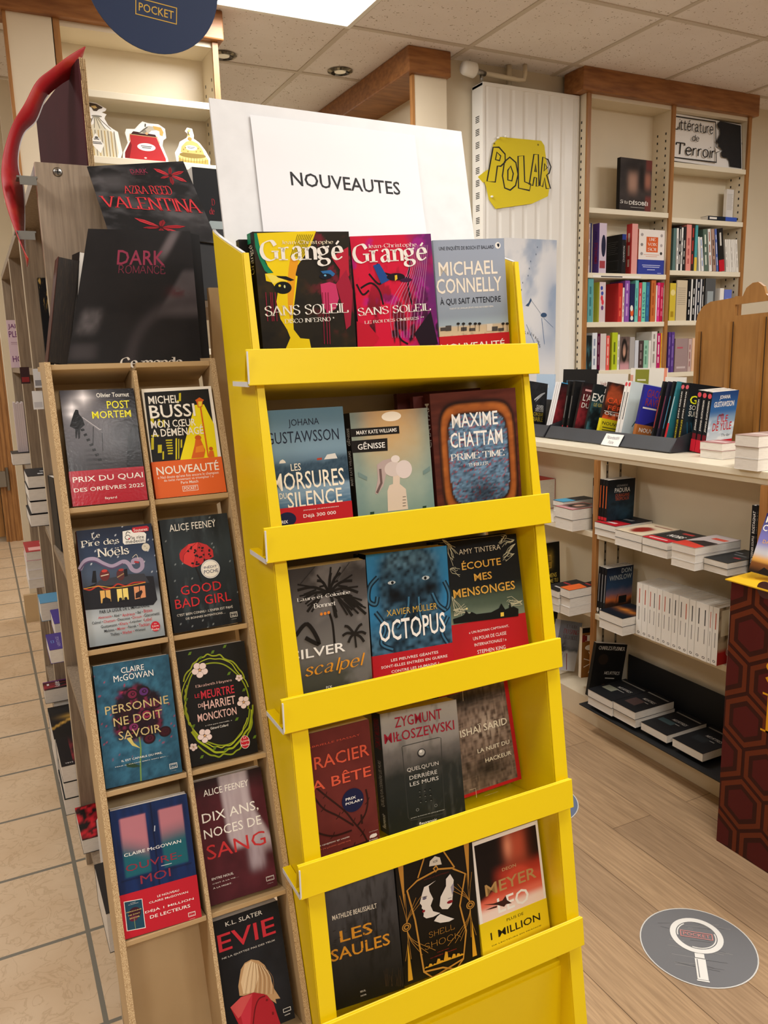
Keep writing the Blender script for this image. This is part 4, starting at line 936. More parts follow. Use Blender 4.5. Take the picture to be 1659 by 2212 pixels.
def lily(cu, cv, r, sq=.8):
    o = []
    for k, (a, l) in enumerate(((20, 1), (75, .8), (140, 1.1), (200, .7), (265, .9), (325, 1.05))):
        a = math.radians(a); c, s_ = math.cos(a), math.sin(a)
        P = [(0, 0), (.35, .13), (.7, .14), (1, .0), (.7, -.12), (.35, -.1)]
        o.append(('p', [(cu+r*l*(x*c-y*s_), cv+r*l*sq*(x*s_+y*c)) for x, y in P], ('b01c28', '8a1620', 'c8303a')[k % 3]))
        o.append(('l', [(cu, cv), (cu+r*l*.85*c, cv+r*l*.85*sq*s_)], .006, '5a0a12'))
    return o+[('e', cu, cv, .02, .018, '3a060c')]
hc = warp_card('header_card', 'black header card with dark pink capitals, standing on the brown cardboard stand', DARK_CARD, rast_dark, .004)
sd = warp_card('side_flap', None, DARK_SIDE, None, .003); sd.parent = hc; sd.matrix_parent_inverse = Matrix(); sd.matrix_world = frame(DARK_SIDE[0], *DARK_SIDE[1]) @ Matrix.Translation((0, .006, 0))
vc = warp_card('header_card', 'grey and black header card with red flowers and red serif capitals, on the oak display', VALE_CARD[:3]+(lily(.8, .83, .17)+lily(.5, .13, .26, .55)+VALE_CARD[3],), rast_valen, .003)
b = MB(); b.box((.03, .004, -.09), (.235, .008, .05)); fl_ = b.build('lower_flap', BLACKMATT, vc)

# ------------------------------------------------------------------ oak gondola behind the stands
GX = .139
t = empty('display_gondola', 'grey oak shelf display seen on its end, full of books on its left side', 'shelf unit', (.3, 1.654, 0))
GI = Matrix.Translation((-.3, -1.654, 0))
GT = zz(.36)
def upright(y0, y1, x1):
    b = MB(GI); b.box((GX, y0, 0), (x1, y1, GT-.02 if y0 > 1.7 else GT)); o = b.build('upright', GREY_OAK, t)
    e = MB(GI); e.box((GX-.0008, y0+.0005, 0), (GX, y1-.0005, GT-.021 if y0 > 1.7 else GT)); e.build('edge_band', GREY_EDGE, o); return o
ep = upright(1.654, 1.672, .33)
for y in (2.305, 2.93, 3.66):
    upright(y, y+.017, .2145); upright(y+.018, y+.035, .2145)
b = MB(GI); b.box((GX, 1.672, GT-.02), (.33, 2.3, GT)); b.box((GX, 2.3, GT-.02), (.214, 3.695, GT)); b.build('top_board', GREY_OAK, t)
b = MB(GI); b.box((.215, 1.672, 0), (.23, 3.695, GT-.0205)); b.build('spine_board', GREY_OAK, t)
for z in (.15, .62, .97, 1.442):
    for ya, yb_ in ((1.6725, 2.3045), (2.3405, 2.9295), (2.9655, 3.6595)):
        if z == .97 and ya > 2.9: z = 1.057
        b = MB(GI); b.box((GX+.002, ya, z-.018), (.2145, yb_, z)); b.build('shelf', GREY_OAK, t)
b = MB(GI); b.box((.2305, 1.673, zz(.107)), (.6, 2.2, zz(.127))); b.build('side_ledge', GREY_OAK, t)
b = MB(GI)
px_, pz_ = .176, zz(.345)
b.tube([(px_, 1.654, pz_), (px_, 1.652, pz_)], [.0085, .0065], 20); b.build('screw', STEEL, ep, True)
b = MB(GI); b.box((px_-.005, 1.6512, pz_-.001), (px_+.005, 1.6521, pz_+.001)); b.box((px_-.001, 1.6512, pz_-.005), (px_+.001, 1.6521, pz_+.005)); b.build('screw_slot', DARKSLOT, ep)
# red display topper on the gondola
GT += .0006
t = empty('display_topper', 'torn dark red cardboard topper with a long curved red sheet atop the oak display', 'display topper', (.2, 1.75, GT))
TI = Matrix.Translation((-.2, -1.75, -GT))
pn = Vector((.235, 1.70)); pf = Vector((.178, 1.98)); nn = Vector((pn.y-pf.y, pf.x-pn.x)).normalized()*.0
def tp(k, z): v_ = pn+(pf-pn)*k; return (v_.x, v_.y, z)
b = MB(TI); b.prism([tp(0, GT), tp(0, zz(.557)), tp(.35, zz(.545)), tp(1, zz(.525)), tp(1, GT)], (.004, .001, 0), '3a141c'); b.build('box_side', mat('maroon_card', '4a1a22', .95, '3c141b', 5), t)
b = MB(TI); random.seed(5)
for k in range(4):
    pts = [(.239+.0032*k, 1.699+.002*k+.0015*random.random(), GT+i*.02) for i in range(11)]
    for p, q_ in zip(pts, pts[1:]):
        w = .0011; r1 = random.uniform(-.001, .001)
        b.hexa([(p[0]-w, p[1]+r1, p[2]), (p[0]+w, p[1]+r1, p[2]), (p[0]+w, p[1]+.05, p[2]), (p[0]-w, p[1]+.05, p[2]), (q_[0]-w, q_[1]+r1, q_[2]), (q_[0]+w, q_[1]+r1, q_[2]), (q_[0]+w, q_[1]+.05, q_[2]), (q_[0]-w, q_[1]+.05, q_[2])])
b.build('torn_edge', KRAFT_EDGE, t)
GT -= .0006
O = [(.2545, .586), (.222, .562), (.188, .532), (.16, .505), (.135, .462), (.112, .425), (.095, .385), (.085, .35), (.081, .315), (.085, .27), (.098, .215), (.108, .185)]
I_ = [(.2545, .584), (.238, .548), (.205, .522), (.178, .495), (.156, .452), (.133, .428), (.12, .395), (.116, .362), (.121, .33), (.118, .28), (.112, .225), (.113, .184)]
def sp3(P, y0, y1):
    xs = spline([(p[0], p[1]) for p in P], 5); n = len(xs); return [(x, y0+(y1-y0)*i/(n-1), zz(z)) for i, (x, z) in enumerate(xs)]
A3, B3 = sp3(O, 1.72, 1.6), sp3(I_, 1.76, 1.72)
b = MB(TI); b.add(A3+B3, [(i, i+1, len(A3)+i+1, len(A3)+i) for i in range(len(A3)-1)])
cs = b.build('curved_sheet', mat('red_printed_sheet', 'b02228', .4, 'c8502c', 6, (1, 1, 3), 4, (.52, .8)), t, True)
md = cs.modifiers.new('card_thickness', 'SOLIDIFY'); md.thickness = .0015
b = MB(TI)
for i in range(14, len(A3)-1):
    a, c = B3[i], B3[i+1]; b.tube([(a[0], a[1]-.003, a[2]), (c[0], c[1]-.003, c[2])], .0012, 6)
b.build('white_edge', WHITECARD, t)
for k, (x, z) in enumerate(((.104, .325), (.092, .232))):
    b = MB(); b.box((x, 1.62, zz(z)), (x+.034, 1.66, zz(z)+.003)); b.box((x+.004, 1.619, zz(z)-.012), (x+.032, 1.621, zz(z)+.002)); tag(b.build('label_clip', mat('grey_clip', '6a6860', .4)), ['upper grey clip beside the curved red sheet', 'lower grey clip pinching the curved red sheet'][k], 'clip', 'grey clips by the red sheet')
for k, (x, y, z) in enumerate(((.105, 2.28, -.016), (.118, 1.99, -.02), (.113, 2.02, -.07))):
    b = MB(); b.box((0, 0, 0), (.022, .002, .042), ('3a2426', 'd8d8da', 'e8e8e8')[k]); art(b, [('r', .1, .1, .9, .4, ('8a2a2c', '8a8a90', 'c8c8cc')[k])], .022, .042, -.0002); o = b.build('price_tag', PRINT); o.matrix_world = frame((x, y, zz(z)-.03)); tag(o, ['dark price tag clipped to the oak shelf edge', 'clear and grey price tag clipped to the oak shelf edge', 'white price tag by the top corner of the brown stand'][k], 'tag')

# ------------------------------------------------------------------ low cabinet with its trays
CX, CZ = 2.03, zz(-.362)
t = empty('low_cabinet', 'long cream low cabinet with oak-edged uprights and shelves of books, right of the yellow stand', 'cabinet', (CX, 2.3, 0))
LI = Matrix.Translation((-CX, -2.3, 0))
UY = [.85, 1.576, 2.296, 3.02]
b = MB(LI); b.box((CX+.002, UY[0]-.012, CZ-.022), (2.62, 3.2, CZ)); b.build('counter', CREAM_EDGE, t, bevel=.002)
b = MB(LI); b.box((CX+.012, UY[0]-.01, CZ-.04), (CX+.03, 3.19, CZ-.0225)); b.build('apron', CREAM_EDGE, t)
b = MB(LI); b.box((2.222, UY[0]-.01, .1), (2.234, 3.19, CZ-.0225)); b.build('back_panel', CREAM, t)
for y in UY:
    u = MB(LI); u.box((CX+.012, y-.0105, .1), (2.2215, y+.0105, CZ-.0405)); up = u.build('upright', CREAM, t)
    e = MB(LI); e.box((CX, y-.0115, .1), (CX+.012, y+.0115, CZ-.0405)); e.build('edge_strip', OAK_V, up)
    s = MB(LI)
    for xx in (CX+.045, CX+.11):
        s.box((xx-.005, y-.0113, .16), (xx+.005, y-.0106, CZ-.06), slot=0)
        for i in range(26): s.box((xx-.0025, y-.0116, .18+i*.034), (xx+.0025, y-.0112, .19+i*.034), slot=1)
    s.build('shelf_track', [STEEL, DARKSLOT], up)
for a, c in zip(UY, UY[1:]):
    for z in (zz(-.678), zz(-.995)):
        b = MB(LI); b.box((CX+.002, a+.0108, z-.022), (2.2218, c-.0108, z)); b.build('shelf', CREAM_EDGE, t, bevel=.0015)
b = MB(LI); b.box((CX-.004, UY[0]-.012, 0), (2.62, 3.2, .102)); b.build('plinth', CREAM, t, bevel=.001)
b = MB(LI); b.box((2.2345, UY[0]-.01, .1), (2.62, 3.19, CZ-.0225)); b.build('rear_half', CREAM, t)
def tray(y0, y1, label, note=None):
    t = empty('counter_tray', label, 'tray', (2.04, y0, CZ), group='black trays on the counter')
    I0 = Matrix.Translation((-2.04, -y0, -CZ)); x0, x1 = 2.165, 2.365
    b = MB(I0); b.hexa([(x0+.012, y0, CZ+.0005), (x1, y0, CZ+.0005), (x1, y1, CZ+.0005), (x0+.012, y1, CZ+.0005), (x0+.012, y0, CZ+.022), (x1, y0, CZ+.001), (x1, y1, CZ+.001), (x0+.012, y1, CZ+.022)]); b.build('floor_ramp', BLACKCARD, t)
    b = MB(I0); b.hexa([(x0-.03, y0, CZ+.006), (x0-.027, y0, CZ+.003), (x0-.027, y1, CZ+.003), (x0-.03, y1, CZ+.006), (x0+.002, y0, CZ+.052), (x0+.005, y0, CZ+.05), (x0+.005, y1, CZ+.05), (x0+.002, y1, CZ+.052)]); b.build('front_lip', BLACKCARD, t)
    for y in (y0-.003, y1):
        b = MB(I0); b.prism([(x0-.03, y, CZ+.004), (x0+.03, y, CZ+.001), (x0+.19, y, CZ+.001), (x0+.19, y, CZ+.10), (x0+.002, y, CZ+.052)], (0, .003, 0)); b.build('end_panel', BLACKCARD, t)
    b = MB(I0); b.hexa([(x1, y0, CZ+.001), (x1+.003, y0, CZ+.001), (x1+.003, y1, CZ+.001), (x1, y1, CZ+.001), (x1+.03, y0, CZ+.14), (x1+.033, y0, CZ+.14), (x1+.033, y1, CZ+.14), (x1+.03, y1, CZ+.14)]); b.build('back_panel', BLACKCARD, t)
tray(2.045, 2.735, 'black cardboard counter tray with a small handwritten note, middle of the low cabinet')
tray(2.752, 3.19, 'black cardboard counter tray at the far end of the low cabinet, beside the yellow stand')
nm = MB(); nm.box((0, 0, 0), (.095, .0008, .05), 'f2f0ec'); art(nm, [('t', 'Nouveautés', .15, .55, .85, .85, '6a6870', 'hand'), ('t', 'Poche', .35, .15, .65, .42, '6a6870', 'hand')], .095, .05, -.0003)
nu = nm.build('paper_note', PRINT); nu.matrix_world = Matrix.Translation((2.1285, 2.385, CZ+.004)) @ Matrix.Rotation(math.radians(-90), 4, 'Z') @ Matrix.Rotation(math.radians(-34), 4, 'X'); tag(nu, 'small white handwritten note on the lip of the black counter tray', 'note')
# cards and papers behind the trays
for k, (y0, w, h, c, its, l) in enumerate((
    (3.19, .14, .255, 'b8d0ea', [('r', .1, .75, .7, .8, 'd8e4f2')], 'pale blue card behind the far black tray'),
    (3.005, .235, .278, '1c1c1e', [('r', .16, .8, .65, .82, '4a5058'), ('r', .12, .74, .14, .82, '4a8ab0'), ('r', .16, .75, .5, .765, '3a3c40')], 'tall black card behind the black counter trays'),
    (2.76, .186, .26, 'e8e4dc', [('t', 'Voulez-vous encore', .12, .8, .85, .87, 'a05048', 's'), ('t', 'vivre avec', .25, .68, .75, .75, 'a05048', 's')], 'white card with red-brown print behind the black tray'),
    (2.57, .2, .284, 'ece8de', [('r', .14, .72, .52, .98, '8a8c34'), ('r', .2, .82, .44, .84, 'e8e6d0'), ('r', .2, .76, .46, .78, 'e8e6d0'), ('r', .92, .0, 1, 1, 'e8967a'), ('r', 0, .6, .08, .9, 'e0a08a')], 'white card with an olive square behind the black tray'),
    (2.366, .105, .25, 'ece8e0', [], 'blank white card edge between the black tray and the wooden rack'))):
    b = MB(); b.box((0, 0, 0), (w, .004, h), c); art(b, its, w, h, -.0003); o = b.build('display_card', PRINT); o.matrix_world = frame((2.425+.012*(k % 2), y0, CZ+.001), -90, 2); tag(o, l, 'card', 'cards behind the counter trays')
# black card tray at the bottom
t = empty('floor_tray', 'black cardboard tray with an upright back at the bottom of the low cabinet', 'tray', (2.0, 1.95, .1))
FI = Matrix.Translation((-2.0, -1.95, -.1))
b = MB(FI); b.box((1.955, 1.6, .1025), (2.2, 2.275, .1065)); b.build('tray_floor', BLACKMATT, t)
b = MB(FI); b.box((2.196, 1.6, .107), (2.2, 2.27, .262)); b.build('tray_back', BLACKMATT, t)
# wooden rack standing on the counter
t = empty('wooden_rack', 'honey-coloured plywood rack with a rounded corner and a hand slot, standing on the low cabinet', 'rack', (2.47, 1.6, CZ))
b = MB()
def Y3(p): return [(0, y-1.6, z) for y, z in p]
YE = 1.15
b.prism(Y3([(2.26, .001), (2.26, 0.449), (2.253, 0.483), (2.231, 0.512), (2.195, 0.527), (2.092, 0.534), (2.085, 0.539), (2.085, .001)]), (.012, 0, 0))
b.prism(Y3([(2.0849, .001), (2.0849, 0.47), (YE, 0.502), (YE, .001)]), (.012, 0, 0))
b.prism(Y3([(2.0849, 0.509), (2.0849, 0.539), (2.055, 0.536), (2.041, 0.564), (2.016, 0.579), (1.993, 0.58), (1.97, 0.564), (1.96, 0.538), (1.951, 0.531), (YE, 0.561), (YE, 0.543)]), (.012, 0, 0))
b.build('back_board', RACK_WOOD, t)
for y, h in ((2.240, .42), (2.097, .45), (1.96, .46)):
    b = MB(); b.box((-.014, y-1.6-.007, .001), (-.0002, y-1.6+.007, h)); b.build('batten', RACK_WOOD, t)
    b = MB(); b.box((-.0012, y-1.6-.0105, .001), (-.0002, y-1.6-.0085, h)); b.build('groove', DARKSLOT, t)

# ------------------------------------------------------------------ red patterned display box at the right edge
t = empty('display_box', 'dark red floor display box with a nested hexagon pattern, at the right edge', 'display box', (1.83, 1.25, 0))
BI = Matrix.Translation((-1.83, -1.25, 0))
b = MB(BI); HW, HH = .52, .805
b.box((1.831, 1.505-HW, 0), (2.0, 1.505, HH), '3a1712')
s = MB(); hx = []
rr = .085
for j in range(-1, 8):
    for i in range(-1, 5):
        cx = (i+.5*(j % 2))*rr*1.732; cz = j*rr*1.5+.03
        for k, c in ((.93, '6a2f18'), (.74, '3a1712'), (.56, '561a1a')):
            p = [(min(max((cx+rr*k*math.cos(math.radians(30+60*m)))/HW, 0), 1), min(max((cz+rr*k*math.sin(math.radians(30+60*m)))/HH, 0), 1)) for m in range(6)]
            if max(q[0] for q in p)-min(q[0] for q in p) > .01 and max(q[1] for q in p)-min(q[1] for q in p) > .01: hx.append((k, ('p', p, c)))
hx = [h[1] for h in sorted(hx, key=lambda h: -h[0])]
art(s, hx+[('t', 'STEPHEN', .245, .685, .95, .765, 'e8a81c', 'sb'), ('t', 'KING', .235, .5, .95, .655, 'e8a81c', 'sb')], HW, HH, 0, .000004)
o_ = len(b.v); b.v += [tuple(BI @ Vector((1.8305+y, 1.505-x, z))) for x, y, z in s.v]
for f, c in zip(s.f, s.c): b.f.append(tuple(o_+i for i in f)); b.c.append(c); b.m.append(0)
b.build('box_body', PRINT, t)
b = MB(BI); b.hexa([(1.822, 1.0, HH+.001), (2.0, 1.0, HH+.001), (2.0, 1.52, HH+.001), (1.822, 1.52, HH+.001), (1.822, 1.0, HH+.004), (2.0, 1.0, HH+.012), (2.0, 1.52, HH+.012), (1.822, 1.52, HH+.004)]); b.build('yellow_top', mat('amber_card', 'e8b820', .5), t)
b = MB(BI); b.prism([(1.8285, 1.395+.026*math.cos(a), HH+.004-.026*math.sin(a)*(1 if math.sin(a) > 0 else .8)) for a in np.linspace(0, 2*math.pi, 24)], (.002, 0, 0)); b.build('finger_notch', mat('wine_card', '4a2a2a', .5), t)

# ------------------------------------------------------------------ floor stickers
def disc_sticker(x, y, r, label, base, items, rot, noise_bg=True):
    b = MB(); n = 56
    b.add([(r*math.cos(2*math.pi*i/n), r*math.sin(2*math.pi*i/n), .0012) for i in range(n)], [tuple(range(n))], 'd8d8d4')
    b.add([((r-.003)*math.cos(2*math.pi*i/n), (r-.003)*math.sin(2*math.pi*i/n), .0014) for i in range(n)], [tuple(range(n))], base)
    s = MB(); art(s, items, 2*r, 2*r, 0, .00003)
    o_ = len(b.v); b.v += [(x_-r, z-r, .0015-y_) for x_, y_, z in s.v]
    for f, c in zip(s.f, s.c): b.f.append(tuple(o_+i for i in f)); b.c.append(c); b.m.append(0)
    o = b.build('floor_sticker', PRINT); o.location = (x, y, .0); o.rotation_euler = (0, 0, math.radians(rot))
    return tag(o, label, 'floor sticker', 'round stickers on the wooden floor')
W_ = 'ecebe6'
rnd = random.Random(3)
scr = [('l', [(a, c), (a+rnd.uniform(.03, .3), c+rnd.uniform(-.03, .03))], .0007, ('aaa9a4', '5c5d60')[i % 2]) for i, (a, c) in enumerate((rnd.uniform(.15, .6), rnd.uniform(.2, .8)) for _ in range(26))]
def ringi(cx, cy, r, w, c, a0=0, a1=6.2832): return ('l', [(cx+r*math.cos(a0+(a1-a0)*i/40), cy+r*math.sin(a0+(a1-a0)*i/40)) for i in range(41)], w, c)
mg = scr+[ringi(.5, .63, .205, .014, W_), ringi(.5, .63, .165, .003, W_, 2.2, 3.3), ringi(.5, .63, .165, .003, W_, 4.4, 6.6), ('t', 'POCKET', .385, .612, .615, .655, 'd8928e', 'b'), ('box', .36, .592, .64, .675, .0022, 'd8928e'), ('r', .455, .405, .545, .425, W_), ('r', .46, .34, .54, .395, W_), ('r', .455, .08, .545, .33, W_), ('r', .45, .06, .55, .075, W_), ('r', .47, .1, .478, .32, '77787a')]
disc_sticker(1.44, 1.22, .137, 'round grey floor sticker picturing a white magnifying glass, at the lower right', '77787b', mg, -42)
disc_sticker(1.49, 1.94, .14, 'round blue floor sticker half hidden behind the yellow stand, nearer of two', '6c7a94', [('e', .5, .42, .26, .24, '4c4e58'), ('e', .6, .35, .1, .08, '3a3c44'), ('r', .4, .2, .55, .23, 'c8b068')]+scr[:10], -27)
disc_sticker(1.73, 2.31, .14, 'round blue floor sticker just showing behind the yellow stand, farther of two', '5c74a4', [('e', .5, .42, .26, .24, '4c4e58')]+scr[:8], -27)

# ------------------------------------------------------------------ books, one call each: place, turn, size, artwork
G0 = 'paperbacks on the yellow stand'
G1 = 'pocket paperbacks in the cardboard stand'
G2 = 'paperbacks on the tall bookcase'
G3 = 'books in the far bookcase'
G4 = 'paperbacks in the black counter trays'
G5 = 'snowy blue paperbacks on the counter'
G6 = 'piles on the counter'
G7 = 'books on the low cabinet shelves'
G8 = 'white-spined paperbacks in a row'
G9 = 'books on the oak display'
G10 = 'books by the header card'
G11 = 'copies behind the front books'
G12 = 'books by the red box'
SHORT = dict(la='label', gr='group', fr='front', sp='spine', ba='back', it='items', si='spine_items', pg='pages', bi='back_items')
def B(loc, rot, size, label, **k): return book(loc, rot, size, label=label, **{SHORT.get(a, a): b for a, b in k.items()})
def F(loc, yaw, size, top, label, **k): return flat(loc, yaw, size, top, label, **{SHORT.get(a, a): b for a, b in k.items()})
B((.3864,1.1588,1.4227),(-1.26,-.13,2.31),(.15,.207,.028),'paperback with yellow and black face and big white serif name, first on top yellow shelf',fr='rast_disco',sp='15120f',gr=G0,it=[('p',[(.013,.99),(.051,.99),(.064,.885),(.102,.787),(.167,.724),(.237,.659),(.173,.688),(.087,.738),(.044,.816),(.014,.899)],'12805a'),('p',[(.043,.99),(.65,1.004),(.585,.909),(.502,.832),(.42,.762),(.383,.706),(.418,.695),(.389,.599),(.336,.427),(.332,.326),(.394,.262),(.489,.252),(.501,.182),(.228,.19),(.29,.269),(.263,.328),(.204,.403),(.177,.525),(.203,.596),(.148,.658),(.091,.669),(.087,.718),(.173,.722),(.125,.766),(.064,.871)],'f0d410'),('p',[(.36,.827),(.442,.797),(.401,.713),(.374,.599),(.329,.442),(.302,.399),(.293,.501),(.303,.643),(.334,.756)],'e8a01c'),('p',[(.093,.718),(.159,.71),(.24,.687),(.297,.665),(.238,.67),(.157,.646)],'f2e060'),('e',.257,.619,.089,.043,'0e1210'),('e',.225,.634,.013,.0085,'e8d840'),('e',.275,.627,.0085,.011,'d8e0a0'),('p',[(.196,.702),(.301,.697),(.383,.67),(.339,.663),(.215,.69)],'101010'),('l',[(.454,.98),(.413,.91),(.36,.827)],-.0007,'1a140a'),('l',[(.473,.98),(.43,.91),(.375,.826)],-.0007,'1a140a'),('l',[(.492,.98),(.447,.91),(.39,.826)],-.0007,'1a140a'),('l',[(.511,.98),(.464,.91),(.405,.826)],-.0007,'1a140a'),('l',[(.531,.98),(.481,.91),(.42,.826)],-.0007,'1a140a'),('l',[(.55,.98),(.499,.91),(.435,.826)],-.0007,'1a140a'),('l',[(.57,.98),(.516,.91),(.45,.826)],-.0007,'1a140a'),('l',[(.589,.98),(.533,.91),(.465,.825)],-.0007,'1a140a'),('l',[(.609,.98),(.55,.91),(.48,.825)],-.0007,'1a140a'),('p',[(.652,.636),(.753,.649),(.819,.633),(.841,.53),(.799,.457),(.706,.43),(.657,.491)],'c8386a'),('p',[(.79,.822),(.982,.892),(.972,.689),(.852,.632),(.875,.734)],'b82038'),('p',[(.819,.633),(.943,.733),(1,.585),(.95,.333),(.897,.305),(.881,.455)],'a01c38'),('p',[(.664,.726),(.774,.733),(.818,.706),(.798,.689),(.713,.69)],'2a6aa8'),('e',.713,.69,.067,.02,'0c1424'),('e',.71,.696,.013,.0072,'6ab0d8'),('l',[(.076,.592),(.071,.393)],-.0012,'8a1838'),('l',[(.122,.591),(.117,.391)],-.0012,'8a1838'),('l',[(.139,.59),(.134,.391)],-.0012,'8a1838'),('l',[(.171,.59),(.166,.39)],-.0012,'8a1838'),('l',[(.667,.578),(.647,.21)],-.0012,'8a1838'),('l',[(.7,.577),(.681,.208)],-.0012,'8a1838'),('l',[(.727,.577),(.708,.207)],-.0012,'8a1838'),('t','Grangé',.051,.76,.927,.945,'f2efe8','sb'),('t','Jean-Christophe',.279,.908,.822,.942,'e8dcc0','s'),('t','SANS SOLEIL',.048,.426,.938,.498,'f2efe8','s'),('t','DISCO INFERNO *',.242,.371,.775,.402,'f2efe8','s')],si=[('tv','Grangé',.1,.72,.9,.92,'d8d0c0','s'),('r',0,.93,.6,1,'12805a')])
B((.5451,1.1565,1.4227),(-1.61,.84,3.76),(.14,.207,.02),'crimson and purple paperback with a painted face, second on top yellow shelf',fr='rast_roi',sp='1a0c14',gr=G0,it=[('l',[(.07,.629),(.201,.661),(.293,.605),(.328,.498)],-.003,'150810'),('l',[(.186,.729),(.3,.65),(.385,.707)],-.003,'150810'),('l',[(.711,.818),(.659,.637),(.69,.482)],-.003,'150810'),('l',[(.026,.66),(.088,.583),(.168,.61)],-.003,'150810'),('l',[(.464,.369),(.497,.243),(.595,.19)],-.003,'150810'),('l',[(.297,.8),(.339,.739),(.512,.703),(.652,.683)],-.003,'150810'),('l',[(.949,.918),(.893,.706),(.822,.476),(.734,.23)],-.0006,'c890b8'),('l',[(.928,.919),(.867,.707),(.777,.478),(.697,.232)],-.0006,'c890b8'),('l',[(.906,.919),(.84,.708),(.732,.48),(.66,.234)],-.0006,'c890b8'),('l',[(.885,.92),(.814,.708),(.687,.482),(.623,.236)],-.0006,'c890b8'),('l',[(.864,.92),(.788,.709),(.642,.484),(.586,.238)],-.0006,'c890b8'),('l',[(.843,.921),(.761,.71),(.598,.486),(.55,.24)],-.0006,'c890b8'),('l',[(.822,.921),(.735,.711),(.554,.488),(.513,.242)],-.0006,'c890b8'),('l',[(.801,.922),(.709,.712),(.51,.49),(.477,.244)],-.0006,'c890b8'),('l',[(.78,.922),(.683,.713),(.466,.492),(.44,.246)],-.0006,'c890b8'),('l',[(.76,.923),(.657,.714),(.422,.494),(.404,.248)],-.0006,'c890b8'),('p',[(.245,.787),(.323,.799),(.431,.676),(.325,.649)],'1c4a90'),('e',.511,.696,.113,.027,'180a18'),('p',[(.5,.707),(.529,.71),(.53,.68),(.497,.666)],'e8c030'),('e',.637,.668,.078,.015,'3a1038'),('p',[(-.017,.392),(.128,.355),(.24,.257),(.155,.2),(-.035,.203)],'c01430'),('p',[(.686,.264),(.922,.425),(.984,.168),(.752,.166)],'1c0c1c'),('t','Grangé',.008,.764,.934,.946,'f2efe8','sb'),('t','Jean-Christophe',.201,.903,.807,.941,'f0d8d8','s'),('t','SANS SOLEIL',.008,.429,.925,.487,'f2efe8','s'),('t','LE ROI DES OMBRES **',.074,.368,.826,.39,'f2efe8','s')])
B((.6864,1.1523,1.4234),(-6.54,1.87,2.76),(.128,.206,.03),'grey-blue paperback with cream capitals over a beach skyline, third on top yellow shelf',fr='rast_conn',sp='8c98a8',gr=G0,it=[('e',.907,.946,.039,.025,'f2efe8'),('p',[(.894,.959),(.93,.961),(.931,.942),(.915,.93),(.898,.943)],'1a2030'),('t','UNE ENQUÊTE DE BOSCH ET BALLARD',.076,.918,.849,.956,'1c2030','b'),('t','MICHAEL',.052,.727,.881,.835,'efe6d6','x'),('t','CONNELLY',.008,.593,.931,.708,'efe6d6','x'),('t','À QUI SAIT ATTENDRE',.041,.5,.907,.566,'141824','b'),('t',"TRADUIT DE L'ANGLAIS (ÉTATS-UNIS) PAR ROBERT PÉPIN",.164,.466,.79,.485,'f2efe8','r'),('p',[(.018,.309),(.098,.309),(.102,.335),(.021,.335)],'4a4440'),('p',[(.089,.306),(.171,.306),(.175,.348),(.095,.348)],'4a4440'),('p',[(.307,.298),(.389,.298),(.392,.327),(.31,.327)],'4a4440'),('p',[(.424,.293),(.507,.293),(.509,.316),(.426,.316)],'4a4440'),('p',[(.676,.283),(.76,.283),(.766,.339),(.682,.339)],'d8ccb8'),('p',[(.75,.28),(.835,.28),(.839,.316),(.754,.316)],'4a4440'),('p',[(.841,.277),(.926,.277),(.928,.3),(.843,.3)],'4a4440'),('l',[(.266,.299),(.273,.357)],.0006,'201c18'),('e',.273,.357,.023,.0096,'201c18'),('l',[(.342,.296),(.348,.354)],.0006,'201c18'),('e',.348,.354,.023,.0097,'201c18'),('l',[(.435,.293),(.442,.351)],.0006,'201c18'),('e',.442,.351,.024,.0097,'201c18'),('l',[(.509,.29),(.516,.348)],.0006,'201c18'),('e',.516,.348,.024,.0097,'201c18'),('l',[(.568,.287),(.575,.346)],.0006,'201c18'),('e',.575,.346,.024,.0097,'201c18'),('l',[(.913,.274),(.919,.333)],.0006,'201c18'),('e',.919,.333,.024,.0098,'201c18'),('l',[(.974,.272),(.98,.331)],.0006,'201c18'),('e',.98,.331,.024,.0099,'201c18')],band=(0,.265,'c01c24',[('t','NOUVEAUTÉ',.008,.153,.926,.217,'f2efe8','x')]))
B((.3605,1.0988,1.1739),(.08,7.88,.1),(.135,.204,.022),'blue-grey paperback with a snowy lake village, leftmost second yellow shelf',fr='rast_mors',sp='3c5870',gr=G0,it=[('p',[(.186,.617),(.201,.637),(.23,.645),(.256,.632),(.263,.617)],'e0d8c8'),('p',[(.629,.617),(.631,.632),(.692,.634),(.689,.617)],'a8402c'),('p',[(.714,.618),(.756,.652),(.855,.658),(.878,.618)],'d8d4cc'),('t','JOHANA',.335,.864,.696,.928,'1c2436','r'),('t','GUSTAWSSON',.069,.757,.92,.841,'1c2436','r'),('t','LES',.314,.555,.431,.607,'f0e6d0','b'),('t','MORSURES',.084,.417,.939,.546,'f0e6d0','b'),('t','DU',.153,.361,.234,.402,'f0e6d0','b'),('t','SILENCE',.239,.285,.892,.401,'f0e6d0','b')],band=(0,.293,'b81c22',[('t','JOHANA GUSTAWSSON',.409,.256,.836,.265,'f2efe8','b'),('t','Déjà 300 000',.405,.199,.796,.232,'f2efe8','b'),('t','lecteurs',.397,.147,.779,.167,'f2efe8','b'),('e',.213,.21,.106,.052,'141c3c'),('t','PRIX',.123,.182,.22,.205,'f2efe8','x')]))
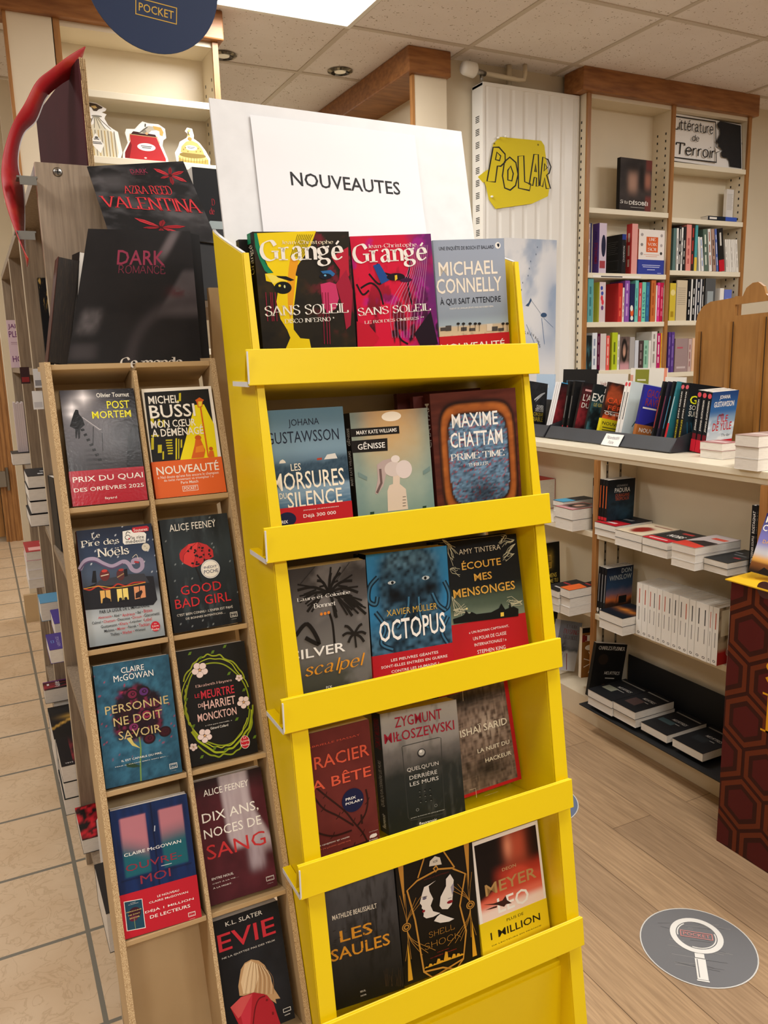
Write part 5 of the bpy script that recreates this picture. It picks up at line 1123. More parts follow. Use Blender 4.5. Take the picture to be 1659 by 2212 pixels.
B((.5056,1.102,1.1739),(-.37,6.21,.42),(.136,.193,.024),'green-grey paperback with a baby bottle and black name labels, middle of second yellow shelf',fr='rast_gen',sp='14110f',gr=G0,it=[('e',.521,.95,.126,.039,'fff6e4'),('p',[(-.0094,.874),(.609,.869),(.609,.807),(-.0079,.81)],'171310'),('p',[(-.012,.779),(.447,.778),(.439,.676),(-.0096,.684)],'171310'),('p',[(.393,.352),(.424,.395),(.472,.403),(.481,.477),(.572,.471),(.56,.397),(.634,.35),(.639,.267),(.644,.183),(.379,.185)],'d8c4b0'),('p',[(.287,.571),(.368,.602),(.478,.612),(.499,.571),(.463,.494),(.392,.483),(.347,.396),(.262,.332),(.235,.344),(.285,.458)],'b4a09a'),('e',.493,.525,.114,.062,'cfc0b8'),('e',.63,.513,.105,.075,'d8cac4'),('e',.529,.605,.057,.029,'e0d4cc'),('l',[(.324,.536),(.325,.422),(.258,.345)],.004,'6a5450'),('l',[(.584,.288),(.626,.288)],.0008,'3a3430'),('l',[(.58,.263),(.623,.263)],.0008,'3a3430'),('l',[(.577,.238),(.62,.238)],.0008,'3a3430'),('l',[(.574,.214),(.617,.214)],.0008,'3a3430'),('p',[(.045,.53),(.154,.483),(.145,.454),(.045,.493)],'6f8682'),('p',[(.88,.483),(.979,.519),(.978,.48),(.881,.45)],'6f8682'),('p',[(.153,.198),(.203,.198),(.201,.176),(.152,.177)],'1c3a2c'),('p',[(.839,.191),(.888,.192),(.885,.174),(.839,.172)],'1c3a2c'),('t','MARY KATE WILLIAMS',.063,.824,.574,.855,'f2efe8','x'),('t','GĒNISSE',.065,.704,.409,.762,'f2efe8','x')],si=[('tv','GĒNISSE',.25,.74,.75,.88,'f2efe8','x'),('tv','MARY KATE WILLIAMS',.3,.42,.7,.7,'f2efe8','b')])
B((.648,1.102,1.1733),(-5.77,4.83,1.49),(.156,.216,.026),'brown paperback picturing an old wooden television, rightmost second yellow shelf',fr='rast_tv',sp='4a1c18',gr=G0,si=[('tv','CHATTAM',.2,.6,.8,.93,'f2efe8','x')],it=[('t','MAXIME',.229,.733,.766,.838,'f2efe8','x'),('t','CHATTAM',.197,.584,.81,.698,'f2efe8','x'),('t','PRIME TIME',.186,.488,.821,.54,'f2efe8','s'),('t','THRILLER',.386,.433,.627,.459,'f2efe8','s')])
B((.3613,1.063,.9317),(-.21,4.96,-.51),(.14,.215,.024),'dark grey paperback with wind-blown palm trees, leftmost on third yellow shelf',fr='rast_silver',sp='2a2826',gr=G0,pg='T',it=[('l',[(.538,.663),(.569,.576),(.577,.434)],-.0035,'16120f'),('l',[(.548,.802),(.374,.857),(.197,.852)],-.0042,'1a1714'),('l',[(.408,.837),(.263,.815)],-.003,'1a1714'),('l',[(.374,.857),(.202,.892)],-.0026,'1a1714'),('l',[(.548,.802),(.381,.815),(.21,.768)],-.0042,'1a1714'),('l',[(.413,.804),(.274,.748)],-.003,'1a1714'),('l',[(.381,.815),(.214,.809)],-.0026,'1a1714'),('l',[(.548,.802),(.421,.776),(.289,.691)],-.0042,'1a1714'),('l',[(.446,.773),(.338,.686)],-.003,'1a1714'),('l',[(.421,.776),(.294,.732)],-.0026,'1a1714'),('l',[(.548,.802),(.489,.881),(.423,.899)],-.0042,'1a1714'),('l',[(.5,.856),(.445,.853)],-.003,'1a1714'),('l',[(.489,.881),(.428,.94)],-.0026,'1a1714'),('l',[(.548,.802),(.626,.896),(.699,.93)],-.0042,'1a1714'),('l',[(.61,.869),(.665,.877)],-.003,'1a1714'),('l',[(.626,.896),(.703,.972)],-.0026,'1a1714'),('l',[(.548,.802),(.691,.862),(.83,.862)],-.0042,'1a1714'),('l',[(.662,.841),(.77,.823)],-.003,'1a1714'),('l',[(.691,.862),(.835,.904)],-.0026,'1a1714'),('l',[(.548,.802),(.721,.818),(.891,.772)],-.0042,'1a1714'),('l',[(.685,.805),(.819,.75)],-.003,'1a1714'),('l',[(.721,.818),(.895,.814)],-.0026,'1a1714'),('l',[(.548,.802),(.739,.767),(.928,.669)],-.0042,'1a1714'),('l',[(.7,.765),(.848,.668)],-.003,'1a1714'),('l',[(.739,.767),(.932,.711)],-.0026,'1a1714'),('l',[(.548,.802),(.678,.737),(.804,.61)],-.0042,'1a1714'),('l',[(.651,.742),(.749,.622)],-.003,'1a1714'),('l',[(.678,.737),(.809,.652)],-.0026,'1a1714'),('l',[(.548,.802),(.587,.739),(.619,.615)],-.0042,'1a1714'),('l',[(.578,.743),(.602,.626)],-.003,'1a1714'),('l',[(.587,.739),(.624,.657)],-.0026,'1a1714'),('l',[(.548,.802),(.759,.737),(.969,.607)],-.0042,'1a1714'),('l',[(.716,.741),(.88,.619)],-.003,'1a1714'),('l',[(.759,.737),(.973,.65)],-.0026,'1a1714'),('l',[(.548,.802),(.57,.901),(.586,.94)],-.0042,'1a1714'),('l',[(.565,.873),(.575,.885)],-.003,'1a1714'),('l',[(.57,.901),(.59,.981)],-.0026,'1a1714'),('l',[(.814,.478),(.75,.534),(.705,.547)],-.004,'1d1a17'),('l',[(.814,.478),(.731,.493),(.674,.479)],-.004,'1d1a17'),('l',[(.814,.478),(.876,.528),(.915,.539)],-.004,'1d1a17'),('l',[(.814,.478),(.899,.483),(.954,.463)],-.004,'1d1a17'),('l',[(.814,.478),(.882,.451),(.925,.408)],-.004,'1d1a17'),('l',[(.814,.478),(.77,.459),(.738,.422)],-.004,'1d1a17'),('l',[(.819,.478),(.827,.376)],.003,'1d1a17'),('l',[(.809,.995),(.599,.853)],.0008,'24201d'),('l',[(.412,1.001),(.223,.887)],.0008,'24201d'),('l',[(.14,.539),(.28,.607),(.398,.454),(.247,.513)],-.006,'171411'),('t','Laure et Colombe',.18,.773,.796,.798,'f2efe8','s'),('t','Bonnet',.362,.708,.617,.741,'f2efe8','s'),('t','SILVER',.081,.366,.695,.434,'f2efe8','x'),('t','scalpel',.214,.213,.927,.33,'e0952c','si'),('t','PCK',.443,.121,.514,.14,'f2efe8','r'),('e',.445,.661,.016,.011,'e0842c'),('e',.488,.661,.016,.011,'e0842c'),('e',.529,.663,.016,.011,'e0842c')])
B((.5071,1.0685,.9319),(-1.54,7.75,-1.13),(.144,.217,.03),'blue-black paperback with a giant sea monster and a red band, middle of third yellow shelf',fr='rast_octo',sp='0c141a',gr=G0,pg='T',it=[('e',.287,.777,.047,.013,'c8d4d8'),('e',.296,.776,.017,.011,'0a1014'),('e',.709,.779,.047,.015,'c8d4d8'),('e',.704,.778,.017,.012,'0a1014'),('l',[(.123,.83),(.022,.767),(.0001,.67),(.078,.635),(.107,.689)],-.008,'122838'),('l',[(.123,.83),(.022,.767),(.0001,.67),(.078,.635),(.107,.689)],-.003,'3c6e8c'),('l',[(.94,.736),(.993,.642),(.97,.54),(.891,.518)],-.008,'122838'),('l',[(.94,.736),(.993,.642),(.97,.54),(.891,.518)],-.003,'3c6e8c'),('l',[(.071,.578),(.175,.454),(.116,.345),(.252,.287)],-.008,'122838'),('l',[(.071,.578),(.175,.454),(.116,.345),(.252,.287)],-.003,'3c6e8c'),('l',[(.962,.467),(.874,.356),(.94,.26)],-.008,'122838'),('l',[(.962,.467),(.874,.356),(.94,.26)],-.003,'3c6e8c'),('l',[(.485,.657),(.449,.544),(.317,.44)],-.008,'122838'),('l',[(.485,.657),(.449,.544),(.317,.44)],-.003,'3c6e8c'),('l',[(.606,.646),(.615,.499),(.704,.403)],-.008,'122838'),('l',[(.606,.646),(.615,.499),(.704,.403)],-.003,'3c6e8c'),('l',[(.781,.66),(.846,.566),(.941,.513)],-.008,'122838'),('l',[(.781,.66),(.846,.566),(.941,.513)],-.003,'3c6e8c'),('t','XAVIER MÜLLER',.203,.535,.829,.592,'e8b83c','l'),('t','OCTOPUS',.098,.351,.92,.506,'f2efe8','x')],band=(0,.261,'b81c26',[('t','LES PIEUVRES GÉANTES',.217,.2,.807,.225,'f2efe8','b'),('t','SONT-ELLES ENTRÉES EN GUERRE',.093,.159,.922,.184,'f2efe8','b'),('t','CONTRE LES HUMAINS ?',.212,.115,.81,.135,'f2efe8','b')]))
B((.6569,1.0736,.9314),(-2.53,12.66,-.28),(.149,.216,.03),'black paperback with gold capitals, pale branches and a red band, rightmost on third yellow shelf',fr='rast_ecoute',sp='0d0e0f',gr=G0,pg='T',it=[('l',[(.029,1.024),(.052,1.012),(.082,.999),(.096,.978),(.145,.941)],.0007,'c8c4a4'),('l',[(.029,1.024),(.074,1.007),(.11,.989),(.13,.977),(.148,.939)],.0007,'c8c4a4'),('l',[(.029,1.024),(.073,.987),(.121,.971),(.145,.942),(.185,.904)],.0007,'c8c4a4'),('l',[(.029,1.024),(.08,1.011),(.116,.979),(.151,.965),(.185,.953)],.0007,'c8c4a4'),('l',[(.029,1.024),(.078,.985),(.114,.966),(.164,.937),(.211,.898)],.0007,'c8c4a4'),('l',[(.096,.988),(.109,.956),(.126,.922),(.124,.895),(.153,.874)],.0007,'c8c4a4'),('l',[(.096,.988),(.088,.95),(.09,.915),(.102,.885),(.138,.858)],.0007,'c8c4a4'),('l',[(.096,.988),(.106,.963),(.126,.935),(.13,.892),(.134,.855)],.0007,'c8c4a4'),('l',[(.096,.988),(.129,.965),(.123,.94),(.146,.9),(.148,.871)],.0007,'c8c4a4'),('l',[(.096,.988),(.094,.955),(.085,.915),(.112,.864),(.132,.812)],.0007,'c8c4a4'),('l',[(.085,.791),(.094,.79),(.142,.769),(.165,.745),(.198,.723)],.0007,'c8c4a4'),('l',[(.085,.791),(.107,.792),(.136,.794),(.157,.769),(.182,.776)],.0007,'c8c4a4'),('l',[(.085,.791),(.096,.794),(.139,.787),(.161,.791),(.212,.782)],.0007,'c8c4a4'),('l',[(.085,.791),(.104,.797),(.115,.799),(.155,.8),(.164,.792)],.0007,'c8c4a4'),('l',[(.085,.791),(.1,.766),(.112,.756),(.154,.748),(.205,.737)],.0007,'c8c4a4'),('l',[(.071,.58),(.079,.552),(.078,.525),(.083,.481),(.117,.447)],.0007,'c8c4a4'),('l',[(.071,.58),(.07,.558),(.08,.537),(.085,.494),(.09,.478)],.0007,'c8c4a4'),('l',[(.071,.58),(.108,.544),(.149,.513),(.185,.474),(.215,.432)],.0007,'c8c4a4'),('l',[(.071,.58),(.092,.562),(.096,.518),(.13,.47),(.141,.434)],.0007,'c8c4a4'),('l',[(.071,.58),(.102,.542),(.135,.508),(.159,.469),(.165,.423)],.0007,'c8c4a4'),('l',[(.965,.951),(.941,.956),(.912,.93),(.875,.937),(.848,.941)],.0007,'c8c4a4'),('l',[(.965,.951),(.938,.936),(.871,.941),(.829,.93),(.79,.906)],.0007,'c8c4a4'),('l',[(.965,.951),(.907,.961),(.882,.968),(.854,.972),(.819,.953)],.0007,'c8c4a4'),('l',[(.965,.951),(.934,.94),(.906,.941),(.867,.938),(.836,.919)],.0007,'c8c4a4'),('l',[(.965,.951),(.915,.942),(.848,.952),(.805,.944),(.773,.931)],.0007,'c8c4a4'),('l',[(.972,.919),(.911,.901),(.879,.875),(.81,.842),(.784,.831)],.0007,'c8c4a4'),('l',[(.972,.919),(.93,.899),(.901,.88),(.844,.858),(.824,.846)],.0007,'c8c4a4'),('l',[(.972,.919),(.909,.892),(.882,.867),(.832,.831),(.804,.821)],.0007,'c8c4a4'),('l',[(.972,.919),(.948,.904),(.891,.869),(.841,.836),(.779,.8)],.0007,'c8c4a4'),('l',[(.972,.919),(.915,.908),(.871,.89),(.826,.852),(.795,.844)],.0007,'c8c4a4'),('l',[(.944,.843),(.901,.837),(.864,.824),(.832,.834),(.784,.818)],.0007,'c8c4a4'),('l',[(.944,.843),(.901,.829),(.889,.818),(.863,.808),(.817,.79)],.0007,'c8c4a4'),('l',[(.944,.843),(.905,.824),(.86,.807),(.838,.797),(.804,.804)],.0007,'c8c4a4'),('l',[(.944,.843),(.923,.841),(.899,.848),(.848,.857),(.83,.861)],.0007,'c8c4a4'),('l',[(.944,.843),(.93,.84),(.9,.84),(.874,.848),(.833,.829)],.0007,'c8c4a4'),('l',[(.978,.461),(.915,.458),(.861,.466),(.796,.485),(.768,.473)],.0007,'c8c4a4'),('l',[(.978,.461),(.943,.45),(.92,.46),(.877,.46),(.832,.446)],.0007,'c8c4a4'),('l',[(.978,.461),(.94,.445),(.874,.442),(.835,.433),(.792,.422)],.0007,'c8c4a4'),('l',[(.978,.461),(.919,.448),(.867,.446),(.838,.438),(.784,.448)],.0007,'c8c4a4'),('l',[(.978,.461),(.922,.458),(.896,.443),(.845,.448),(.815,.454)],.0007,'c8c4a4'),('l',[(.972,.43),(.933,.459),(.88,.47),(.85,.477),(.803,.474)],.0007,'c8c4a4'),('l',[(.972,.43),(.942,.453),(.88,.45),(.863,.445),(.831,.463)],.0007,'c8c4a4'),('l',[(.972,.43),(.916,.452),(.862,.45),(.841,.451),(.789,.472)],.0007,'c8c4a4'),('l',[(.972,.43),(.921,.427),(.866,.431),(.836,.44),(.822,.457)],.0007,'c8c4a4'),('l',[(.972,.43),(.937,.453),(.883,.482),(.839,.508),(.778,.504)],.0007,'c8c4a4'),('l',[(.068,.429),(.09,.433),(.131,.44),(.17,.44),(.219,.446)],.0007,'c8c4a4'),('l',[(.068,.429),(.103,.438),(.146,.451),(.183,.478),(.233,.492)],.0007,'c8c4a4'),('l',[(.068,.429),(.085,.457),(.137,.479),(.165,.489),(.216,.509)],.0007,'c8c4a4'),('l',[(.068,.429),(.097,.448),(.108,.453),(.118,.456),(.139,.484)],.0007,'c8c4a4'),('l',[(.068,.429),(.115,.432),(.137,.447),(.169,.456),(.187,.462)],.0007,'c8c4a4'),('l',[(.064,.475),(.128,.465),(.187,.449),(.224,.437),(.282,.432)],.0007,'c8c4a4'),('l',[(.064,.475),(.089,.472),(.152,.476),(.2,.462),(.251,.476)],.0007,'c8c4a4'),('l',[(.064,.475),(.114,.482),(.173,.474),(.205,.462),(.256,.466)],.0007,'c8c4a4'),('l',[(.064,.475),(.119,.46),(.178,.445),(.228,.437),(.276,.435)],.0007,'c8c4a4'),('l',[(.064,.475),(.129,.477),(.153,.471),(.197,.469),(.246,.476)],.0007,'c8c4a4'),('l',[(.866,.99),(.827,.996),(.809,.972),(.792,.975),(.784,.952)],.0007,'c8c4a4'),('l',[(.866,.99),(.841,.998),(.829,.983),(.809,.989),(.795,.994)],.0007,'c8c4a4'),('l',[(.866,.99),(.839,.993),(.802,.971),(.783,.949),(.746,.944)],.0007,'c8c4a4'),('l',[(.866,.99),(.846,.996),(.81,.971),(.791,.948),(.753,.933)],.0007,'c8c4a4'),('l',[(.866,.99),(.85,.973),(.821,.974),(.768,.954),(.761,.95)],.0007,'c8c4a4'),('p',[(.057,.37),(.051,.408),(.165,.419),(.205,.43),(.223,.459),(.262,.424),(.295,.439),(.354,.415),(.546,.41),(.654,.431),(.692,.466),(.734,.413),(.788,.42),(.807,.462),(.82,.422),(.851,.426),(.912,.401),(.901,.343)],'0d0f0c'),('p',[(.668,.395),(.712,.394),(.709,.363),(.664,.363)],'e8c44a'),('e',.238,.469,.0099,.0075,'e8d890'),('t','AMY TINTERA',.218,.891,.765,.931,'e8dcc0','l'),('t','ÉCOUTE',.235,.769,.748,.84,'e6b04c','x'),('t','MES',.377,.671,.609,.729,'e6b04c','x'),('t','MENSONGES',.09,.562,.9,.629,'e6b04c','x')],band=(0,.361,'b81c22',[('t','« UN ROMAN CAPTIVANT,',.233,.269,.761,.29,'f2efe8','r'),('t','UN POLAR DE CLASSE',.279,.216,.717,.242,'f2efe8','r'),('t','INTERNATIONALE ! »',.287,.168,.708,.191,'f2efe8','r'),('t','STEPHEN KING',.314,.107,.686,.136,'f2efe8','r')]))
B((.3611,1.0233,.6876),(.07,7.79,.21),(.127,.212,.022),'maroon paperback with coral capitals and a thorny branch, leftmost fourth yellow shelf',fr='rast_gracier',sp='4a1c1a',gr=G0,pg='T',it=[('l',[(.21,.627),(.349,.529),(.568,.381),(.674,.278),(.782,.174),(.842,.078)],-.0028,'2c1210'),('l',[(.349,.529),(.373,.555)],.0012,'2c1210'),('l',[(.349,.529),(.313,.513)],.0012,'2c1210'),('l',[(.568,.381),(.592,.407)],.0012,'2c1210'),('l',[(.568,.381),(.53,.365)],.0012,'2c1210'),('l',[(.674,.278),(.699,.305)],.0012,'2c1210'),('l',[(.674,.278),(.637,.262)],.0012,'2c1210'),('l',[(.782,.174),(.807,.201)],.0012,'2c1210'),('l',[(.782,.174),(.744,.158)],.0012,'2c1210'),('l',[(.207,.538),(.309,.439),(.489,.352),(.67,.251)],-.0028,'2c1210'),('l',[(.309,.439),(.333,.465)],.0012,'2c1210'),('l',[(.309,.439),(.273,.423)],.0012,'2c1210'),('l',[(.489,.352),(.513,.379)],.0012,'2c1210'),('l',[(.489,.352),(.452,.336)],.0012,'2c1210'),('l',[(.874,.491),(.884,.397),(.83,.307),(.718,.242)],-.0028,'2c1210'),('l',[(.884,.397),(.909,.424)],.0012,'2c1210'),('l',[(.884,.397),(.845,.381)],.0012,'2c1210'),('l',[(.83,.307),(.855,.334)],.0012,'2c1210'),('l',[(.83,.307),(.792,.291)],.0012,'2c1210'),('l',[(.209,.277),(.393,.223),(.639,.221)],-.0028,'2c1210'),('l',[(.393,.223),(.417,.249)],.0012,'2c1210'),('l',[(.393,.223),(.356,.207)],.0012,'2c1210'),('l',[(.781,.316),(.782,.245)],-.0028,'2c1210'),('l',[(.496,.106),(.644,.1),(.847,.106)],-.0028,'2c1210'),('l',[(.644,.1),(.668,.127)],.0012,'2c1210'),('l',[(.644,.1),(.606,.085)],.0012,'2c1210'),('t','GABRIELLE MASSAT',.116,.897,.863,.91,'c8503c','r'),('t','GRACIER',.076,.734,.964,.825,'d85a40','b'),('t','LA BÊTE',.077,.582,.962,.675,'d85a40','b'),('t','nouvelle révélation du roman',.086,.186,.599,.173,'e8dcd0','r'),('t','français » Le Parisien Week-end',.082,.159,.607,.145,'c8624a','r'),('e',.69,.44,.145,.087,'151a3c'),('t','SÉLECTION 2025',.603,.484,.735,.484,'f2efe8','r'),('t','PRIX',.597,.448,.732,.467,'f2efe8','x'),('t','POLAR+',.591,.416,.817,.434,'f2efe8','x'),('t','ÉDITIONS',.864,.165,.98,.17,'e8dcd0','r'),('t','DU MASQUE',.853,.097,.965,.11,'e8dcd0','r'),('e',.915,.133,.05,.014,'e8dcd0'),('l',[(.863,.124),(.955,.143)],.002,'e8dcd0')])
B((.5179,1.0523,.6879),(.92,12.7,-2.97),(.146,.196,.032),'grey concrete-look paperback with an intercom plate and dark red capitals, middle of fourth yellow shelf',fr='rast_zyg',sp='35383a',gr=G0,pg='T',it=[('l',[(.253,.7),(.715,.709),(.752,.701),(.721,.086),(.693,.066),(.278,.079),(.25,.106),(.243,.694),(.253,.7)],.0012,'3a3a38'),('e',.484,.611,.055,.037,'2a2a2c'),('e',.485,.615,.041,.026,'b8b6b2'),('e',.476,.626,.019,.012,'f4f2ee'),('e',.422,.298,.014,.0092,'0c0e0e'),('e',.419,.293,.0096,.0031,'7a7c7a'),('e',.488,.296,.014,.0092,'0c0e0e'),('e',.484,.29,.0096,.0031,'7a7c7a'),('e',.556,.293,.015,.0093,'0c0e0e'),('e',.553,.287,.0097,.0031,'7a7c7a'),('e',.421,.256,.014,.0092,'0c0e0e'),('e',.418,.251,.0095,.0031,'7a7c7a'),('e',.489,.252,.014,.0092,'0c0e0e'),('e',.486,.246,.0096,.0031,'7a7c7a'),('e',.558,.248,.015,.0093,'0c0e0e'),('e',.555,.242,.0097,.0031,'7a7c7a'),('e',.423,.211,.014,.0092,'0c0e0e'),('e',.42,.205,.0095,.0031,'7a7c7a'),('e',.491,.207,.014,.0092,'0c0e0e'),('e',.488,.202,.0096,.0031,'7a7c7a'),('e',.56,.205,.015,.0092,'0c0e0e'),('e',.556,.2,.0097,.0031,'7a7c7a'),('e',.372,.152,.019,.012,'8a8c8a'),('e',.372,.152,.014,.0092,'222624'),('e',.612,.148,.019,.012,'8a8c8a'),('e',.612,.148,.015,.0093,'222624'),('t','ZYGMUNT',.174,.863,.787,.949,'a01830','b'),('t','MIŁOSZEWSKI',.03,.749,.942,.831,'a01830','b'),('t',"QUELQU'UN",.28,.475,.692,.514,'e4e0da','r'),('t','DERRIÈRE',.303,.411,.664,.453,'e4e0da','r'),('t','LES MURS',.301,.357,.676,.389,'e4e0da','r'),('t','Traduit du polonais par Kamil Barbarski',.276,.101,.717,.092,'d8d8d4','r'),('t','fleuvenoir',.379,.023,.611,.044,'f2efe8','b')],si=[('tv','ZYGMUNT MIŁOSZEWSKI',.2,.7,.8,.95,'a01830','b'),('tv',"QUELQU'UN DERRIÈRE LES MURS",.25,.22,.75,.6,'d8d4cc','r'),('tv','fleuvenoir',.3,.04,.7,.16,'f2efe8','b')])
B((.6663,1.0955,.6821),(.61,13.08,.93),(.146,.188,.026),'paperback with a brown upside-down city photo inside a red edge, rightmost fourth yellow shelf',fr='rast_sarid',sp='2a1c18',gr=G0,it=[('t','YISHAÏ SARID',.126,.557,.908,.639,'f0ead8','x'),('t','LA NUIT DU',.424,.367,.9,.406,'f0ead8','x'),('t','HACKEUR',.516,.26,.904,.299,'f0ead8','x'),('t','actes noirs',.425,-.0076,.617,-.0086,'f0ead8','r'),('t','ACTES SUD',.426,-.043,.629,-.04,'f0ead8','s'),('r',.945,0,1,1,'c02026'),('r',0,0,.95,.03,'c02026'),('r',0,.975,.95,1,'c02026'),('l',[(.325,.887),(.345,1.017),(.178,1.011)],.0008,'d8ccb8'),('l',[(.317,-.03),(.322,.058),(.236,.059)],.0008,'d8ccb8')])
B((.396,1.0137,.4453),(-4.73,11.42,-.4),(.118,.215,.022),'dark foggy paperback with worn orange capitals, leftmost lowest yellow shelf',fr='rast_saules',sp='1c1a18',gr=G0,it=[('t','MATHILDE BEAUSSAULT',.075,.65,.709,.686,'ece4d4','b'),('t','LES',.154,.475,.618,.56,'d8942a','x'),('t','SAULES',.008,.354,.853,.441,'d8942a','x'),('t','SEUIL',.363,.071,.445,.084,'d0c8b8','b'),('t','NOIR',.367,.041,.447,.052,'d0c8b8','b'),('l',[(.389,.453),(.416,.458)],.0009,'2c2620'),('l',[(.041,.476),(.091,.472)],.0009,'2c2620'),('l',[(.449,.385),(.471,.387)],.0009,'2c2620'),('l',[(.57,.406),(.617,.402)],.0009,'2c2620'),('l',[(.23,.54),(.269,.544)],.0009,'2c2620'),('l',[(.469,.344),(.505,.347)],.0009,'2c2620'),('l',[(.12,.514),(.165,.515)],.0009,'2c2620'),('l',[(.37,.524),(.4,.523)],.0009,'2c2620'),('l',[(.233,.373),(.262,.379)],.0009,'2c2620'),('l',[(.723,.477),(.758,.479)],.0009,'2c2620'),('l',[(.057,.492),(.108,.488)],.0009,'2c2620'),('l',[(.502,.495),(.545,.499)],.0009,'2c2620'),('l',[(.208,.568),(.232,.571)],.0009,'2c2620'),('l',[(.066,.571),(.104,.575)],.0009,'2c2620'),('l',[(.356,.452),(.399,.449)],.0009,'2c2620'),('l',[(.487,.485),(.53,.489)],.0009,'2c2620'),('l',[(.074,.459),(.115,.456)],.0009,'2c2620'),('l',[(.216,.332),(.271,.327)],.0009,'2c2620'),('l',[(.55,.289),(.58,.292)],.0009,'2c2620'),('l',[(.073,.504),(.117,.504)],.0009,'2c2620'),('l',[(.641,.482),(.675,.487)],.0009,'2c2620'),('l',[(.478,.42),(.515,.425)],.0009,'2c2620'),('l',[(.489,.522),(.539,.52)],.0009,'2c2620'),('l',[(.374,.493),(.41,.493)],.0009,'2c2620'),('l',[(.097,.438),(.121,.443)],.0009,'2c2620'),('l',[(.043,.41),(.091,.409)],.0009,'2c2620'),('l',[(.899,.032),(.889,.122)],.0004,'4a3826'),('l',[(.826,.044),(.811,.117)],.0004,'4a3826'),('l',[(.82,.045),(.821,.124)],.0004,'4a3826'),('l',[(.812,.046),(.853,.174)],.0004,'4a3826'),('l',[(.934,.026),(.935,.171)],.0004,'4a3826'),('l',[(.968,.02),(.947,.096)],.0004,'4a3826'),('l',[(.971,.02),(1.009,.162)],.0004,'4a3826'),('l',[(.733,.06),(.724,.178)],.0004,'4a3826'),('l',[(.874,.036),(.944,.144)],.0004,'4a3826'),('l',[(.753,.056),(.784,.188)],.0004,'4a3826'),('l',[(.739,.059),(.761,.147)],.0004,'4a3826'),('l',[(.734,.059),(.745,.149)],.0004,'4a3826'),('l',[(.913,.029),(.915,.106)],.0004,'4a3826'),('l',[(.76,.055),(.798,.135)],.0004,'4a3826'),('l',[(.943,.025),(.968,.161)],.0004,'4a3826'),('l',[(.73,.06),(.756,.19)],.0004,'4a3826')])
